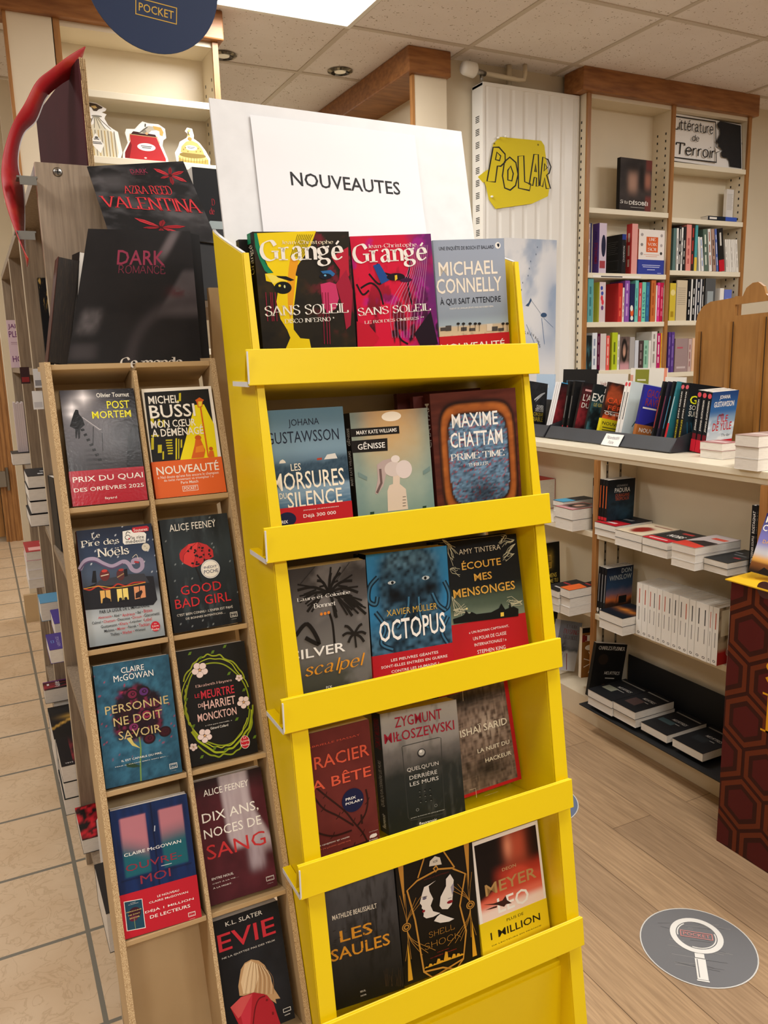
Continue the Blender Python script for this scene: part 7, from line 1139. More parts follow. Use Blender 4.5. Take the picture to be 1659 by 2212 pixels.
B((.2268,1.1393,.8451),(-.69,17.01,-.72),(.107,.175,.02),'black paperback ringed by yellow-green vines and white flowers, third row right in the cardboard stand',fr='131211',sp='131211',gr=G1,it=[('l',[(.931,.391),(.957,.516),(.903,.643),(.79,.744),(.655,.821),(.497,.852),(.338,.844),(.195,.791),(.106,.69),(.053,.579),(.029,.457),(.09,.337),(.182,.23),(.326,.169),(.476,.127),(.636,.13),(.771,.193),(.895,.271),(.954,.391)],-.002,'8a9a1c'),('l',[(.976,.583),(.944,.649),(.878,.701),(.825,.754),(.775,.813),(.701,.849),(.621,.875),(.538,.882),(.457,.895),(.376,.888),(.298,.871),(.232,.834),(.164,.802),(.11,.756),(.058,.709),(.017,.652),(-.0024,.588),(.0016,.519),(.01,.453)],-.0015,'a8b428'),('l',[(.935,.67),(.912,.719),(.87,.758),(.832,.8),(.784,.835),(.724,.852),(.669,.874),(.62,.912),(.557,.91),(.498,.916),(.438,.936),(.38,.917),(.32,.915),(.268,.889),(.214,.871),(.175,.833),(.123,.812),(.079,.78),(.054,.734)],-.0022,'94a020'),('l',[(.081,.298),(.12,.254),(.157,.209),(.21,.176),(.264,.146),(.318,.114),(.376,.082),(.442,.072),(.508,.068),(.571,.083),(.637,.084),(.695,.107),(.75,.133),(.801,.163),(.85,.197),(.908,.226),(.94,.274),(.966,.326),(.983,.38)],-.003,'a0b020'),('l',[(.144,.169),(.192,.13),(.245,.097),(.302,.067),(.365,.052),(.427,.033),(.492,.05),(.555,.038),(.621,.032),(.68,.053),(.743,.066),(.784,.112),(.841,.135),(.881,.177),(.927,.213),(.961,.26),(.97,.317),(.994,.366),(1.006,.42)],-.0024,'8a9a1c'),('l',[(.072,.38),(.095,.332),(.133,.291),(.173,.254),(.218,.222),(.255,.18),(.308,.157),(.36,.13),(.419,.124),(.476,.107),(.534,.117),(.594,.11),(.65,.124),(.7,.149),(.752,.171),(.8,.198),(.83,.242),(.871,.276),(.904,.318)],-.0015,'b4c030'),('l',[(.101,.7),(.089,.675),(.064,.658),(.067,.627),(.046,.606),(.043,.579),(.047,.552),(.033,.527),(.045,.499),(.037,.474),(.051,.447),(.057,.421),(.057,.395),(.059,.367),(.089,.346),(.102,.322),(.11,.294),(.123,.268),(.152,.251)],-.0025,'94a020'),('p',[(.158,.955),(.183,.98),(.22,.981),(.199,.956)],'5a7a1c'),('p',[(.301,.902),(.327,.927),(.365,.928),(.343,.903)],'5a7a1c'),('p',[(.485,.934),(.511,.959),(.549,.96),(.527,.934)],'5a7a1c'),('p',[(.671,.966),(.697,.991),(.736,.992),(.713,.966)],'5a7a1c'),('p',[(.083,.329),(.108,.353),(.145,.354),(.124,.329)],'5a7a1c'),('p',[(.714,.312),(.74,.337),(.778,.337),(.756,.312)],'5a7a1c'),('p',[(.345,.104),(.37,.128),(.408,.128),(.386,.103)],'5a7a1c'),('p',[(.494,.071),(.52,.095),(.558,.095),(.536,.071)],'5a7a1c'),('p',[(.941,.125),(.968,.15),(1.007,.15),(.984,.125)],'5a7a1c'),('p',[(.029,.565),(.054,.589),(.091,.59),(.07,.565)],'5a7a1c'),('p',[(.683,.722),(.71,.747),(.748,.748),(.726,.722)],'5a7a1c'),('p',[(.15,.056),(.175,.08),(.212,.08),(.191,.055)],'5a7a1c'),('p',[(.872,.554),(.899,.579),(.938,.579),(.915,.554)],'5a7a1c'),('e',.365,.791,.053,.03,'4a3a3a'),('e',.365,.791,.049,.027,'e8d4d0'),('e',.294,.769,.052,.029,'4a3a3a'),('e',.294,.769,.049,.027,'e8d4d0'),('e',.234,.804,.052,.029,'4a3a3a'),('e',.234,.804,.048,.027,'e8d4d0'),('e',.267,.848,.052,.029,'4a3a3a'),('e',.267,.848,.048,.027,'e8d4d0'),('e',.348,.84,.053,.03,'4a3a3a'),('e',.348,.84,.049,.027,'e8d4d0'),('e',.301,.81,.018,.011,'d8a878'),('e',.883,.671,.025,.013,'4a3a3a'),('e',.883,.671,.023,.012,'e8d4d0'),('e',.85,.661,.025,.013,'4a3a3a'),('e',.85,.661,.023,.012,'e8d4d0'),('e',.822,.677,.025,.013,'4a3a3a'),('e',.822,.677,.023,.012,'e8d4d0'),('e',.838,.697,.025,.013,'4a3a3a'),('e',.838,.697,.023,.012,'e8d4d0'),('e',.876,.693,.025,.013,'4a3a3a'),('e',.876,.693,.023,.012,'e8d4d0'),('e',.854,.68,.0085,.0051,'d8a878'),('e',.928,.444,.044,.024,'4a3a3a'),('e',.928,.444,.04,.022,'e8d4d0'),('e',.869,.426,.044,.024,'4a3a3a'),('e',.869,.426,.04,.022,'e8d4d0'),('e',.819,.456,.043,.024,'4a3a3a'),('e',.819,.456,.04,.022,'e8d4d0'),('e',.847,.491,.044,.024,'4a3a3a'),('e',.847,.491,.04,.022,'e8d4d0'),('e',.915,.484,.044,.024,'4a3a3a'),('e',.915,.484,.04,.022,'e8d4d0'),('e',.876,.46,.015,.0089,'d8a878'),('e',.314,.223,.047,.026,'4a3a3a'),('e',.314,.223,.043,.024,'e8d4d0'),('e',.251,.204,.047,.026,'4a3a3a'),('e',.251,.204,.043,.024,'e8d4d0'),('e',.197,.237,.047,.026,'4a3a3a'),('e',.197,.237,.043,.024,'e8d4d0'),('e',.227,.276,.047,.026,'4a3a3a'),('e',.227,.276,.043,.024,'e8d4d0'),('e',.299,.267,.047,.026,'4a3a3a'),('e',.299,.267,.043,.024,'e8d4d0'),('e',.258,.241,.016,.0098,'d8a878'),('e',.11,.156,.026,.014,'4a3a3a'),('e',.11,.156,.024,.013,'e8d4d0'),('e',.075,.146,.026,.014,'4a3a3a'),('e',.075,.146,.024,.013,'e8d4d0'),('e',.046,.164,.026,.014,'4a3a3a'),('e',.046,.164,.024,.013,'e8d4d0'),('e',.062,.185,.026,.014,'4a3a3a'),('e',.062,.185,.024,.013,'e8d4d0'),('e',.102,.18,.026,.014,'4a3a3a'),('e',.102,.18,.024,.013,'e8d4d0'),('e',.079,.166,.0089,.0054,'d8a878'),('t','Elizabeth Haynes',.207,.658,.742,.686,'e0b8b0','s'),('t','LE',.184,.576,.254,.609,'c83040','b'),('t','MEURTRE',.272,.556,.759,.628,'c83040','x'),('t','DE',.215,.489,.294,.521,'e0b8b0','b'),('t','HARRIET',.297,.463,.757,.535,'e0b8b0','x'),('t','MONCKTON',.187,.367,.752,.434,'e0b8b0','x'),('t','« Une pure merveille. »',.279,.318,.67,.329,'f2efe8','r'),('t','Gérard Collard',.348,.282,.606,.303,'f2efe8','r'),('e',.82,.112,.071,.057,'f0e8e0'),('e',.82,.112,.065,.053,'c41c30'),('t','Livre',.771,.115,.882,.133,'f2efe8','b'),('t','Poche',.76,.081,.883,.097,'f2efe8','b'),('t','Le',.803,.143,.845,.158,'f2efe8','b')])
B((.1022,1.0724,.6441),(-2.28,17.57,-.25),(.11,.179,.02),'navy paperback showing blue door with two panes red band, fourth row left in cardboard stand',fr='rast_ouvre',sp='0e1834',gr=G1,it=[('l',[(.542,.808),(.53,.764)],.0016,'a8b0bc'),('l',[(.562,.481),(.701,.48)],.0008,'c8ccd0'),('t','CLAIRE McGOWAN',.116,.623,.854,.648,'f2efe8','r'),('t','OUVRE-',.118,.504,.84,.557,'8a2c3c','r'),('t','MOI',.284,.383,.671,.449,'8a2c3c','r')],band=(0,.339,'b81c2c',[('p',[(.047,.287),(.278,.272),(.28,.043),(.045,.059)],'e8e4dc'),('p',[(.055,.281),(.271,.268),(.272,.049),(.055,.063)],'1c4458'),('e',.168,.178,.078,.046,'3a1424'),('e',.145,.142,.053,.023,'5a1c34'),('l',[(.153,.141),(.154,.061)],.0006,'8a9a5a'),('t','CLAIRE',.123,.259,.192,.263,'f2efe8','r'),('t','McGOWAN',.101,.249,.225,.253,'f2efe8','r'),('t','PERSONNE',.066,.194,.255,.202,'d8c078','b'),('t','NE DOIT',.084,.167,.234,.176,'d8c078','b'),('t','SAVOIR',.095,.141,.223,.152,'d8c078','b'),('t','LE NOUVEAU',.469,.249,.752,.265,'f2efe8','b'),('t','CLAIRE McGOWAN',.356,.217,.864,.232,'f2efe8','b'),('t','DÉJÀ 1 MILLION',.295,.147,.926,.173,'f2efe8','b'),('t','DE LECTEURS',.348,.101,.87,.126,'f2efe8','b'),('t','HAUTE',.847,.051,.916,.055,'f2efe8','x'),('t','VILLE',.847,.034,.912,.038,'f2efe8','x'),('t','SUSPENSE',.842,.0092,.913,.0067,'f2efe8','b'),('box',.832,.027,.927,.061,.0006,'f2efe8')]))
B((.2273,1.0808,.6459),(-1.23,19.08,-.08),(.107,.182,.02),'maroon paperback with a hanging white dress, fourth row right in the cardboard stand',fr='rast_dix',sp='2c1014',gr=G1,it=[('t','ALICE FEENEY',.13,.869,.788,.922,'f2efe8','r'),('t','DIX ANS,',.065,.647,.884,.735,'f2efe8','r'),('t','NOCES DE',.062,.531,.898,.606,'f2efe8','r'),('t','SANG',.066,.36,.924,.476,'c03034','r'),('t','ENTRE NOUS,',.084,.192,.397,.213,'f2efe8','r'),('t',"C'EST À LA VIE…",.085,.162,.461,.171,'f2efe8','r'),('t','À LA MORT.',.086,.125,.354,.139,'f2efe8','r'),('t','HAUTE',.867,.085,.95,.089,'f2efe8','x'),('t','VILLE',.866,.066,.945,.07,'f2efe8','x'),('t','SUSPENSE',.859,.039,.944,.036,'f2efe8','b'),('box',.848,.059,.964,.095,.0006,'f2efe8')])
B((.2269,1.021,.455),(-.29,18.1,.19),(.105,.176,.02),'black paperback with blonde child in red coat seen from behind, bottom right in cardboard stand',fr='rast_evie',sp='0e0f12',gr=G1,it=[('p',[(.324,.549),(.392,.589),(.49,.599),(.597,.568),(.671,.515),(.711,.448),(.738,.366),(.758,.297),(.827,.202),(.755,.212),(.76,.173),(.697,.214),(.616,.274),(.475,.326),(.307,.335),(.253,.347),(.255,.426)],'b8946a'),('p',[(.389,.579),(.487,.589),(.571,.541),(.562,.436),(.457,.33),(.31,.35),(.298,.448)],'d8bc94'),('l',[(.477,.587),(.381,.474),(.31,.35)],-.0006,'e8d4b0'),('l',[(.491,.581),(.409,.468),(.343,.343)],-.0006,'8a6a48'),('l',[(.505,.575),(.439,.462),(.375,.336)],-.0006,'e8d4b0'),('l',[(.518,.569),(.468,.455),(.408,.33)],-.0006,'8a6a48'),('l',[(.532,.563),(.497,.449),(.44,.323)],-.0006,'e8d4b0'),('l',[(.546,.557),(.526,.443),(.473,.316)],-.0006,'8a6a48'),('l',[(.56,.551),(.555,.437),(.505,.308)],-.0006,'e8d4b0'),('l',[(.574,.545),(.584,.431),(.538,.301)],-.0006,'8a6a48'),('l',[(.588,.539),(.614,.425),(.571,.294)],-.0006,'e8d4b0'),('l',[(.602,.533),(.643,.419),(.604,.287)],-.0006,'8a6a48'),('l',[(.615,.527),(.672,.412),(.637,.28)],-.0006,'e8d4b0'),('l',[(.629,.521),(.702,.406),(.67,.273)],-.0006,'8a6a48'),('l',[(.643,.514),(.732,.4),(.703,.266)],-.0006,'e8d4b0'),('l',[(.657,.508),(.761,.394),(.736,.259)],-.0006,'8a6a48'),('p',[(.102,.285),(.268,.333),(.458,.332),(.6,.288),(.643,.268),(.719,.188),(.743,.096),(.773,.0042),(.757,-.056),(.246,.027),(.18,.136)],'a8202c'),('p',[(.102,.285),(.268,.333),(.437,.323),(.346,.269),(.231,.188),(.19,.176)],'c85050'),('p',[(.231,.188),(.346,.269),(.435,.318),(.325,.041),(.251,.047)],'c03040'),('l',[(.615,.269),(.517,.263),(.441,.195),(.36,.033)],-.002,'6a1018'),('e',.63,.232,.017,.01,'701018'),('e',.688,.109,.015,.014,'701018'),('t','K.L. SLATER',.199,.931,.748,.967,'e0dcd4','r'),('t','EVIE',.057,.74,.904,.882,'c02c38','b'),('t','NE LA QUITTEZ PAS DES YEUX',.083,.678,.876,.694,'d8d4cc','r'),('t','HAUTE',.859,.103,.942,.103,'f2efe8','x'),('t','VILLE',.858,.084,.937,.085,'f2efe8','x'),('t','SUSPENSE',.851,.058,.936,.05,'f2efe8','b'),('box',.84,.078,.956,.109,.0006,'f2efe8')])
B((3.1339,3.415,2.1734),(2,0,0),(.229,.262,.024),'dark paperback with portrait faces alone on the top left bookcase shelf',fr='rast_desob',sp='141212',it=[('t','DÉSOBÉI',.3,.12,.9,.21,'f2efe8','x'),('t','Si tu…',.02,.13,.26,.2,'f2efe8','hand'),('r',.35,.07,.8,.075,'f2efe8')],res=(28,42))
B((2.9411,3.415,1.849),(90,0,0),(.12,.246,.0071),'pinkish white spine at the far left on the second left bookcase shelf',fr='e0d0d0',sp='e0d0d0',ba='e0d0d0',slab=.0012,gr=G2,si=[('r',.3,.15,.62,.277,'904050'),('r',.3,.347,.62,.616,'904050'),('r',.3,.686,.62,.93,'904050')])
B((2.9521,3.415,1.849),(90,0,0),(.12,.249,.0094),'thin navy spine beside the purple book on the second left bookcase shelf',fr='2a2c58',sp='2a2c58',ba='2a2c58',slab=.0012,gr=G2)
B((3.0036,3.415,1.849),(2,0,0),(.051,.253,.05),'thick purple book with a pale lilac cover, near left end on second left bookcase shelf',fr='cfc0d2',sp='6a4f9e',si=[('tv','EMMANUELLE',.3,.2,.75,.62,'c83a4a','b'),('tv','auteur',.35,.68,.65,.85,'3a2a6a','r')],it=[('e',.6,.55,.3,.22,'1c1c3a'),('r',.1,.1,.85,.25,'a04048')],gr=G2)
B((3.1915,3.4182,1.849),(96,0,0),(.117,.204,.03),'black book with its text-covered back turned to the room, on the second left bookcase shelf',fr='1c1c1e',ba='1a1a1c',sp='1c1c20',si=[('r',0,.86,1,1,'2c3c8a'),('tv','CHAMPION',.3,.3,.7,.7,'c8c8c8','r')],bi=[('r',.15,.82,.75,.825,'6a6a6e'),('r',.15,.77,.68,.775,'6a6a6e'),('r',.15,.72,.61,.725,'6a6a6e'),('r',.15,.67,.75,.675,'6a6a6e'),('r',.15,.62,.68,.625,'6a6a6e'),('r',.15,.57,.61,.575,'6a6a6e'),('r',.15,.52,.75,.525,'6a6a6e'),('box',.15,.1,.8,.35,.001,'5a5a5e')],gr=G2)
B((3.2292,3.415,1.849),(2,0,0),(.042,.26,.04),'red-spined book with a pale pink cover leaning on the second left bookcase shelf',fr='e0a09a',sp='c03a3a',si=[('r',.3,.15,.62,.298,'e8c8b8'),('r',.3,.368,.62,.576,'e8c8b8'),('r',.3,.646,.62,.82,'e8c8b8')],gr=G2)
B((3.278,3.415,1.849),(2,0,0),(.196,.235,.03),'square white book with an orange title panel and blue band on second left bookcase shelf',fr='ece4de',sp='c8502c',it=[('r',.29,.5,.74,.84,'d8602c'),('t','UNE',.4,.75,.64,.82,'f2efe8','s'),('t','VOIX',.34,.64,.7,.71,'f2efe8','s'),('t','À SOI',.35,.53,.68,.6,'f2efe8','s'),('r',.2,.44,.8,.45,'d89a80'),('r',.28,.4,.72,.41,'d89a80'),('e',.12,.88,.05,.035,'a8a0a0'),('e',.12,.66,.05,.035,'8a8484'),('e',.12,.46,.05,.035,'a09898'),('e',.87,.88,.045,.035,'a8a0a0'),('e',.87,.66,.045,.035,'b0a8a8'),('e',.87,.48,.045,.035,'3a3838')],band=(0,.33,'34429a',[('r',.15,.2,.85,.215,'c8ccec'),('r',.18,.16,.82,.175,'c8ccec'),('r',.35,.1,.65,.115,'c8ccec'),('r',.75,.03,.9,.04,'c8ccec')]),gr=G2)
B((2.9716,3.415,1.5961),(90,0,0),(.12,.224,.037),'wide teal spine at the far left on the third left bookcase shelf',fr='5fa5a8',sp='5fa5a8',ba='5fa5a8',slab=.0012,gr=G2,si=[('r',.3,.15,.62,.298,'3c7a80'),('r',.3,.368,.62,.576,'3c7a80'),('r',.3,.646,.62,.82,'3c7a80')])
B((3.0134,3.415,1.5961),(2,0,0),(.043,.208,.043),'yellow spine with a pale cover of red and blue dots on third left bookcase shelf',fr='d8c8cc',sp='d8d048',it=[('e',.4,.6,.2,.07,'d83a4a'),('e',.55,.5,.2,.07,'d83a4a'),('e',.45,.72,.2,.05,'3a48a0'),('e',.35,.85,.2,.05,'3a48a0'),('e',.5,.36,.2,.06,'6a3a7a')],gr=G2)
B((3.1773,3.4185,1.5961),(96,0,0),(.089,.204,.033),'red book with its back cover turned to the room on the third left bookcase shelf',fr='c83030',ba='b82a2c',sp='c83430',si=[('r',.3,.15,.62,.295,'e86a50'),('r',.3,.365,.62,.658,'e86a50')],gr=G2)
B((3.1875,3.415,1.5961),(90,0,0),(.12,.181,.011),'thin white spine between the red and purple books on the third left bookcase shelf',fr='e4e0d8',sp='e4e0d8',ba='e4e0d8',slab=.0012,gr=G2,si=[('r',.3,.15,.62,.297,'a04048'),('r',.3,.367,.62,.488,'a04048'),('r',.3,.558,.62,.737,'a04048')])
B((3.2244,3.415,1.5961),(90,0,0),(.12,.218,.033),'bright purple spine, tallest of its neighbours on the third left bookcase shelf',fr='8a52aa',sp='8a52aa',ba='8a52aa',slab=.0012,gr=G2,si=[('r',.3,.15,.62,.375,'c8a0d8'),('r',.3,.445,.62,.693,'c8a0d8'),('r',.3,.763,.62,.93,'c8a0d8')])
B((3.2615,3.415,1.5961),(90,0,0),(.12,.202,.033),'navy spine with an orange and white flame shape on the third left bookcase shelf',fr='1c2450',sp='1c2450',ba='1c2450',slab=.0012,si=[('e',.5,.25,.35,.12,'e0602c'),('e',.4,.36,.3,.08,'e8e4dc'),('e',.5,.1,.3,.06,'e8e4dc')],gr=G2)
B((3.2879,3.415,1.5961),(90,0,0),(.12,.22,.023),'pale turquoise spine right of the navy flame book on the third left bookcase shelf',fr='72c4bc',sp='72c4bc',ba='72c4bc',slab=.0012,gr=G2,si=[('r',.3,.15,.62,.315,'4a948c'),('r',.3,.385,.62,.515,'4a948c'),('r',.3,.585,.62,.815,'4a948c')])
B((3.3127,3.415,1.5961),(90,0,0),(.12,.209,.021),'rose red spine between two greenish ones on the third left bookcase shelf',fr='cc4450',sp='cc4450',ba='cc4450',slab=.0012,gr=G2,si=[('r',.3,.15,.62,.295,'e8b0b0'),('r',.3,.365,.62,.658,'e8b0b0'),('r',.3,.728,.62,.853,'e8b0b0')])
B((3.3419,3.415,1.5961),(90,0,0),(.12,.212,.027),'mint spine with dark blue squiggles on the third left bookcase shelf',fr='74ccb4',sp='74ccb4',ba='74ccb4',slab=.0012,si=[('tv','H1SSO',.2,.1,.8,.75,'2a6a8a','x')],gr=G2)
B((3.3696,3.415,1.5961),(90,0,0),(.12,.212,.025),'steel blue spine right of the mint one on the third left bookcase shelf',fr='2a6494',sp='2a6494',ba='2a6494',slab=.0012,gr=G2,si=[('r',.3,.15,.62,.364,'3c88b0'),('r',.3,.434,.62,.62,'3c88b0'),('r',.3,.69,.62,.906,'3c88b0')])
B((3.4148,3.415,1.5961),(90,0,0),(.12,.224,.034),'tall burnt orange spine on the third left bookcase shelf',fr='c46e38',sp='c46e38',ba='c46e38',slab=.0012,gr=G2,si=[('r',.3,.15,.62,.34,'a85424'),('r',.3,.41,.62,.622,'a85424'),('r',.3,.692,.62,.93,'a85424')])
B((3.4262,3.415,1.5961),(90,0,0),(.12,.196,.0088),'thin white spine right of the orange one on the third left bookcase shelf',fr='eeeae4',sp='eeeae4',ba='eeeae4',slab=.0012,gr=G2)
B((3.4473,3.415,1.5961),(90,0,0),(.12,.211,.019),'hot pink spine near the right end on the third left bookcase shelf',fr='dc3488',sp='dc3488',ba='dc3488',slab=.0012,gr=G2,si=[('r',.3,.15,.62,.302,'f0a0c8'),('r',.3,.372,.62,.609,'f0a0c8'),('r',.3,.679,.62,.916,'f0a0c8')])
B((3.4729,3.415,1.5961),(90,0,0),(.12,.211,.023),'crimson spine with blurred letters near the right end on the third left bookcase shelf',fr='c01c48',sp='c01c48',ba='c01c48',slab=.0012,gr=G2,si=[('r',.3,.15,.62,.271,'e87a94'),('r',.3,.341,.62,.582,'e87a94'),('r',.3,.652,.62,.882,'e87a94')])
B((3.4745,3.415,1.5961),(90,0,0),(.12,.196,.005),'white spine at the far right on the third left bookcase shelf',fr='f0ece6',sp='f0ece6',ba='f0ece6',slab=.0012,gr=G2,si=[('r',.3,.15,.62,.443,'c8a0a0'),('r',.3,.513,.62,.615,'c8a0a0'),('r',.3,.685,.62,.93,'c8a0a0')])
B((2.9338,3.415,1.3411),(2,0,0),(.036,.187,.008),'blue seascape cover at the far left on the fourth left bookcase shelf',fr='rast_teal',sp='3a8ab0',gr=G2,res=(12,18))
B((3.005,3.415,1.3411),(90,0,0),(.12,.2,.033),'tall white spine beside the blue seascape cover on the fourth left bookcase shelf',fr='dde2ea',sp='dde2ea',ba='dde2ea',slab=.0012,gr=G2,si=[('r',.3,.15,.62,.322,'8a94b0'),('r',.3,.392,.62,.588,'8a94b0'),('r',.3,.658,.62,.842,'8a94b0')])
B((3.0278,3.415,1.3411),(2,0,0),(.041,.195,.023),'plum spine with a pale grey cover on the fourth left bookcase shelf',fr='d4c8c4',sp='8a2454',si=[('r',.3,.15,.62,.375,'d8a8bc'),('r',.3,.445,.62,.693,'d8a8bc'),('r',.3,.763,.62,.93,'d8a8bc')],gr=G2)
B((3.0929,3.415,1.3411),(90,0,0),(.12,.184,.022),'coral red spine left of the lime one on the fourth left bookcase shelf',fr='e45c54',sp='e45c54',ba='e45c54',slab=.0012,gr=G2,si=[('r',.3,.15,.62,.354,'f0c0b0'),('r',.3,.424,.62,.686,'f0c0b0'),('r',.3,.756,.62,.93,'f0c0b0')])
B((3.1528,3.4195,1.3411),(96,0,0),(.015,.2,.043),'lime green book, brightest on the fourth left bookcase shelf',fr='b4c428',ba='a8b824',sp='b8c828',si=[('r',.3,.15,.62,.409,'6a7a14'),('r',.3,.479,.62,.743,'6a7a14')],gr=G2)
B((3.1638,3.415,1.3411),(90,0,0),(.12,.189,.012),'white spine between the lime book and the portrait cover on the fourth left bookcase shelf',fr='e6e2da',sp='e6e2da',ba='e6e2da',slab=.0012,gr=G2,si=[('r',.3,.15,.62,.286,'8a8a80'),('r',.3,.356,.62,.589,'8a8a80'),('r',.3,.659,.62,.825,'8a8a80')])
B((3.1689,3.415,1.3411),(2,0,0),(.068,.177,.008),'grey cover with a portrait in a pink dress on the fourth left bookcase shelf',fr='rast_portrait',sp='9a9490',gr=G2,res=(16,24))
B((3.2726,3.415,1.3411),(90,0,0),(.12,.174,.034),'plain grey spine right of the portrait cover on the fourth left bookcase shelf',fr='aaa6a4',sp='aaa6a4',ba='aaa6a4',slab=.0012,gr=G2)
B((3.3019,3.415,1.3411),(90,0,0),(.12,.156,.026),'short pale lilac spine on the fourth left bookcase shelf',fr='ccd0da',sp='ccd0da',ba='ccd0da',slab=.0012,gr=G2)
B((3.3384,3.415,1.3411),(90,0,0),(.12,.153,.034),'dark brown spine in the middle on the fourth left bookcase shelf',fr='463838',sp='463838',ba='463838',slab=.0012,gr=G2,si=[('r',.3,.15,.62,.283,'8a7878'),('r',.3,.353,.62,.591,'8a7878'),('r',.3,.661,.62,.888,'8a7878')])
B((3.3751,3.415,1.3411),(90,0,0),(.12,.155,.034),'mint spine right of the dark brown one on the fourth left bookcase shelf',fr='92c4ac',sp='92c4ac',ba='92c4ac',slab=.0012,gr=G2,si=[('r',.3,.15,.62,.442,'5a9078'),('r',.3,.512,.62,.64,'5a9078'),('r',.3,.71,.62,.814,'5a9078')])
B((3.3944,3.415,1.3411),(90,0,0),(.12,.153,.017),'short white spine right of the mint one on the fourth left bookcase shelf',fr='e4e2dc',sp='e4e2dc',ba='e4e2dc',slab=.0012,gr=G2)
B((3.4368,3.415,1.3411),(90,0,0),(.12,.202,.039),'tall light grey spine on the fourth left bookcase shelf',fr='dcd8d2',sp='dcd8d2',ba='dcd8d2',slab=.0012,gr=G2,si=[('r',.3,.15,.62,.392,'9a948c'),('r',.3,.462,.62,.73,'9a948c'),('r',.3,.8,.62,.93,'9a948c')])
B((3.4644,3.415,1.3411),(90,0,0),(.12,.192,.025),'magenta spine left of the amber one on the fourth left bookcase shelf',fr='bc2468',sp='bc2468',ba='bc2468',slab=.0012,gr=G2,si=[('r',.3,.15,.62,.325,'f0d8e0'),('r',.3,.395,.62,.681,'f0d8e0'),('r',.3,.751,.62,.93,'f0d8e0')])
B((3.4745,3.415,1.3411),(90,0,0),(.12,.193,.0075),'amber yellow spine at the right end on the fourth left bookcase shelf',fr='f0b428',sp='f0b428',ba='f0b428',slab=.0012,gr=G2,si=[('r',.3,.15,.62,.399,'d88a14'),('r',.3,.469,.62,.61,'d88a14'),('r',.3,.68,.62,.821,'d88a14')])
B((3.9987,3.475,2.1529),(2,0,0),(.059,.19,.02),'white book with a grey text panel on the upper right bookcase shelf',fr='e0dcd8',sp='f0ece6',it=[('r',.08,.85,.9,.862,'b0aca8'),('r',.08,.81,.84,.822,'b0aca8'),('r',.08,.77,.78,.782,'b0aca8'),('r',.08,.73,.9,.742,'b0aca8'),('r',.08,.69,.84,.702,'b0aca8'),('r',.08,.65,.78,.662,'b0aca8'),('r',.08,.61,.9,.622,'b0aca8'),('r',.08,.57,.84,.582,'b0aca8'),('r',.08,.53,.78,.542,'b0aca8'),('r',.08,.49,.9,.502,'b0aca8'),('r',.08,.45,.84,.462,'b0aca8'),('r',.08,.41,.78,.422,'b0aca8'),('r',.55,.08,.9,.17,'2a2a2a')])
F((3.7812,3.407,2.1534),0,(.23,.055,.022),'3a4a5a','dark blue book lying flat with its spine to the room, upper right bookcase shelf',sp='1c2430',si=[('r',.05,.25,.3,.75,'e8e4dc'),('r',.6,0,1,1,'3a58b8')])
B((3.5527,3.415,1.8748),(90,0,0),(.12,.224,.022),'grey-teal spine at the far left on the third right bookcase shelf',fr='5c7a78',sp='5c7a78',ba='5c7a78',slab=.0012,gr=G2)
B((3.5764,3.415,1.8753),(90,2,0),(.12,.225,.014),'white spine second from the left on the third right bookcase shelf',fr='eeece8',sp='eeece8',ba='eeece8',slab=.0012,gr=G2,si=[('r',.3,.15,.62,.273,'8a8a8a'),('r',.3,.343,.62,.469,'8a8a8a'),('r',.3,.539,.62,.758,'8a8a8a')])
B((3.5901,3.415,1.8748),(90,0,0),(.12,.237,.015),'black spine between two white ones on the third right bookcase shelf',fr='2c2c30',sp='2c2c30',ba='2c2c30',slab=.0012,gr=G2,si=[('r',.3,.15,.62,.36,'e8e4dc'),('r',.3,.43,.62,.599,'e8e4dc'),('r',.3,.669,.62,.93,'e8e4dc')])
B((3.6044,3.415,1.8748),(90,0,0),(.12,.23,.012),'white spine left of a thick black one on the third right bookcase shelf',fr='e6e4e0',sp='e6e4e0',ba='e6e4e0',slab=.0012,gr=G2,si=[('r',.3,.15,.62,.358,'505050'),('r',.3,.428,.62,.586,'505050'),('r',.3,.656,.62,.762,'505050')])
B((3.626,3.415,1.8748),(90,0,0),(.12,.235,.019),'thick black spine left of the salmon book on the third right bookcase shelf',fr='222226',sp='222226',ba='222226',slab=.0012,gr=G2,si=[('r',.3,.15,.62,.252,'c8c4bc'),('r',.3,.322,.62,.445,'c8c4bc'),('r',.3,.515,.62,.694,'c8c4bc')])
B((3.6708,3.415,1.8755),(90,1,0),(.12,.248,.037),'tall salmon pink spine on the third right bookcase shelf',fr='e49288',sp='e49288',ba='e49288',slab=.0012,gr=G2,si=[('r',.3,.15,.62,.265,'b85a58'),('r',.3,.335,.62,.478,'b85a58'),('r',.3,.548,.62,.709,'b85a58')])
B((3.693,3.415,1.8748),(90,0,0),(.12,.248,.023),'dark brown spine with red letters on the third right bookcase shelf',fr='3c2624',sp='3c2624',ba='3c2624',slab=.0012,gr=G2,si=[('r',.3,.15,.62,.364,'c83a34'),('r',.3,.434,.62,.661,'c83a34'),('r',.3,.731,.62,.93,'c83a34')])
B((3.7168,3.415,1.8748),(90,0,0),(.12,.248,.02),'teal and yellow spine on the third right bookcase shelf',fr='4a9ea4',sp='4a9ea4',ba='4a9ea4',slab=.0012,si=[('r',0,0,1,.3,'e0c44c')],gr=G2)
B((3.7497,3.415,1.8761),(90,6,0),(.12,.186,.012),'short white spine leaning left, first of a pair on the third right bookcase shelf',fr='f0eeea',sp='f0eeea',ba='f0eeea',slab=.0012,gr=G2)
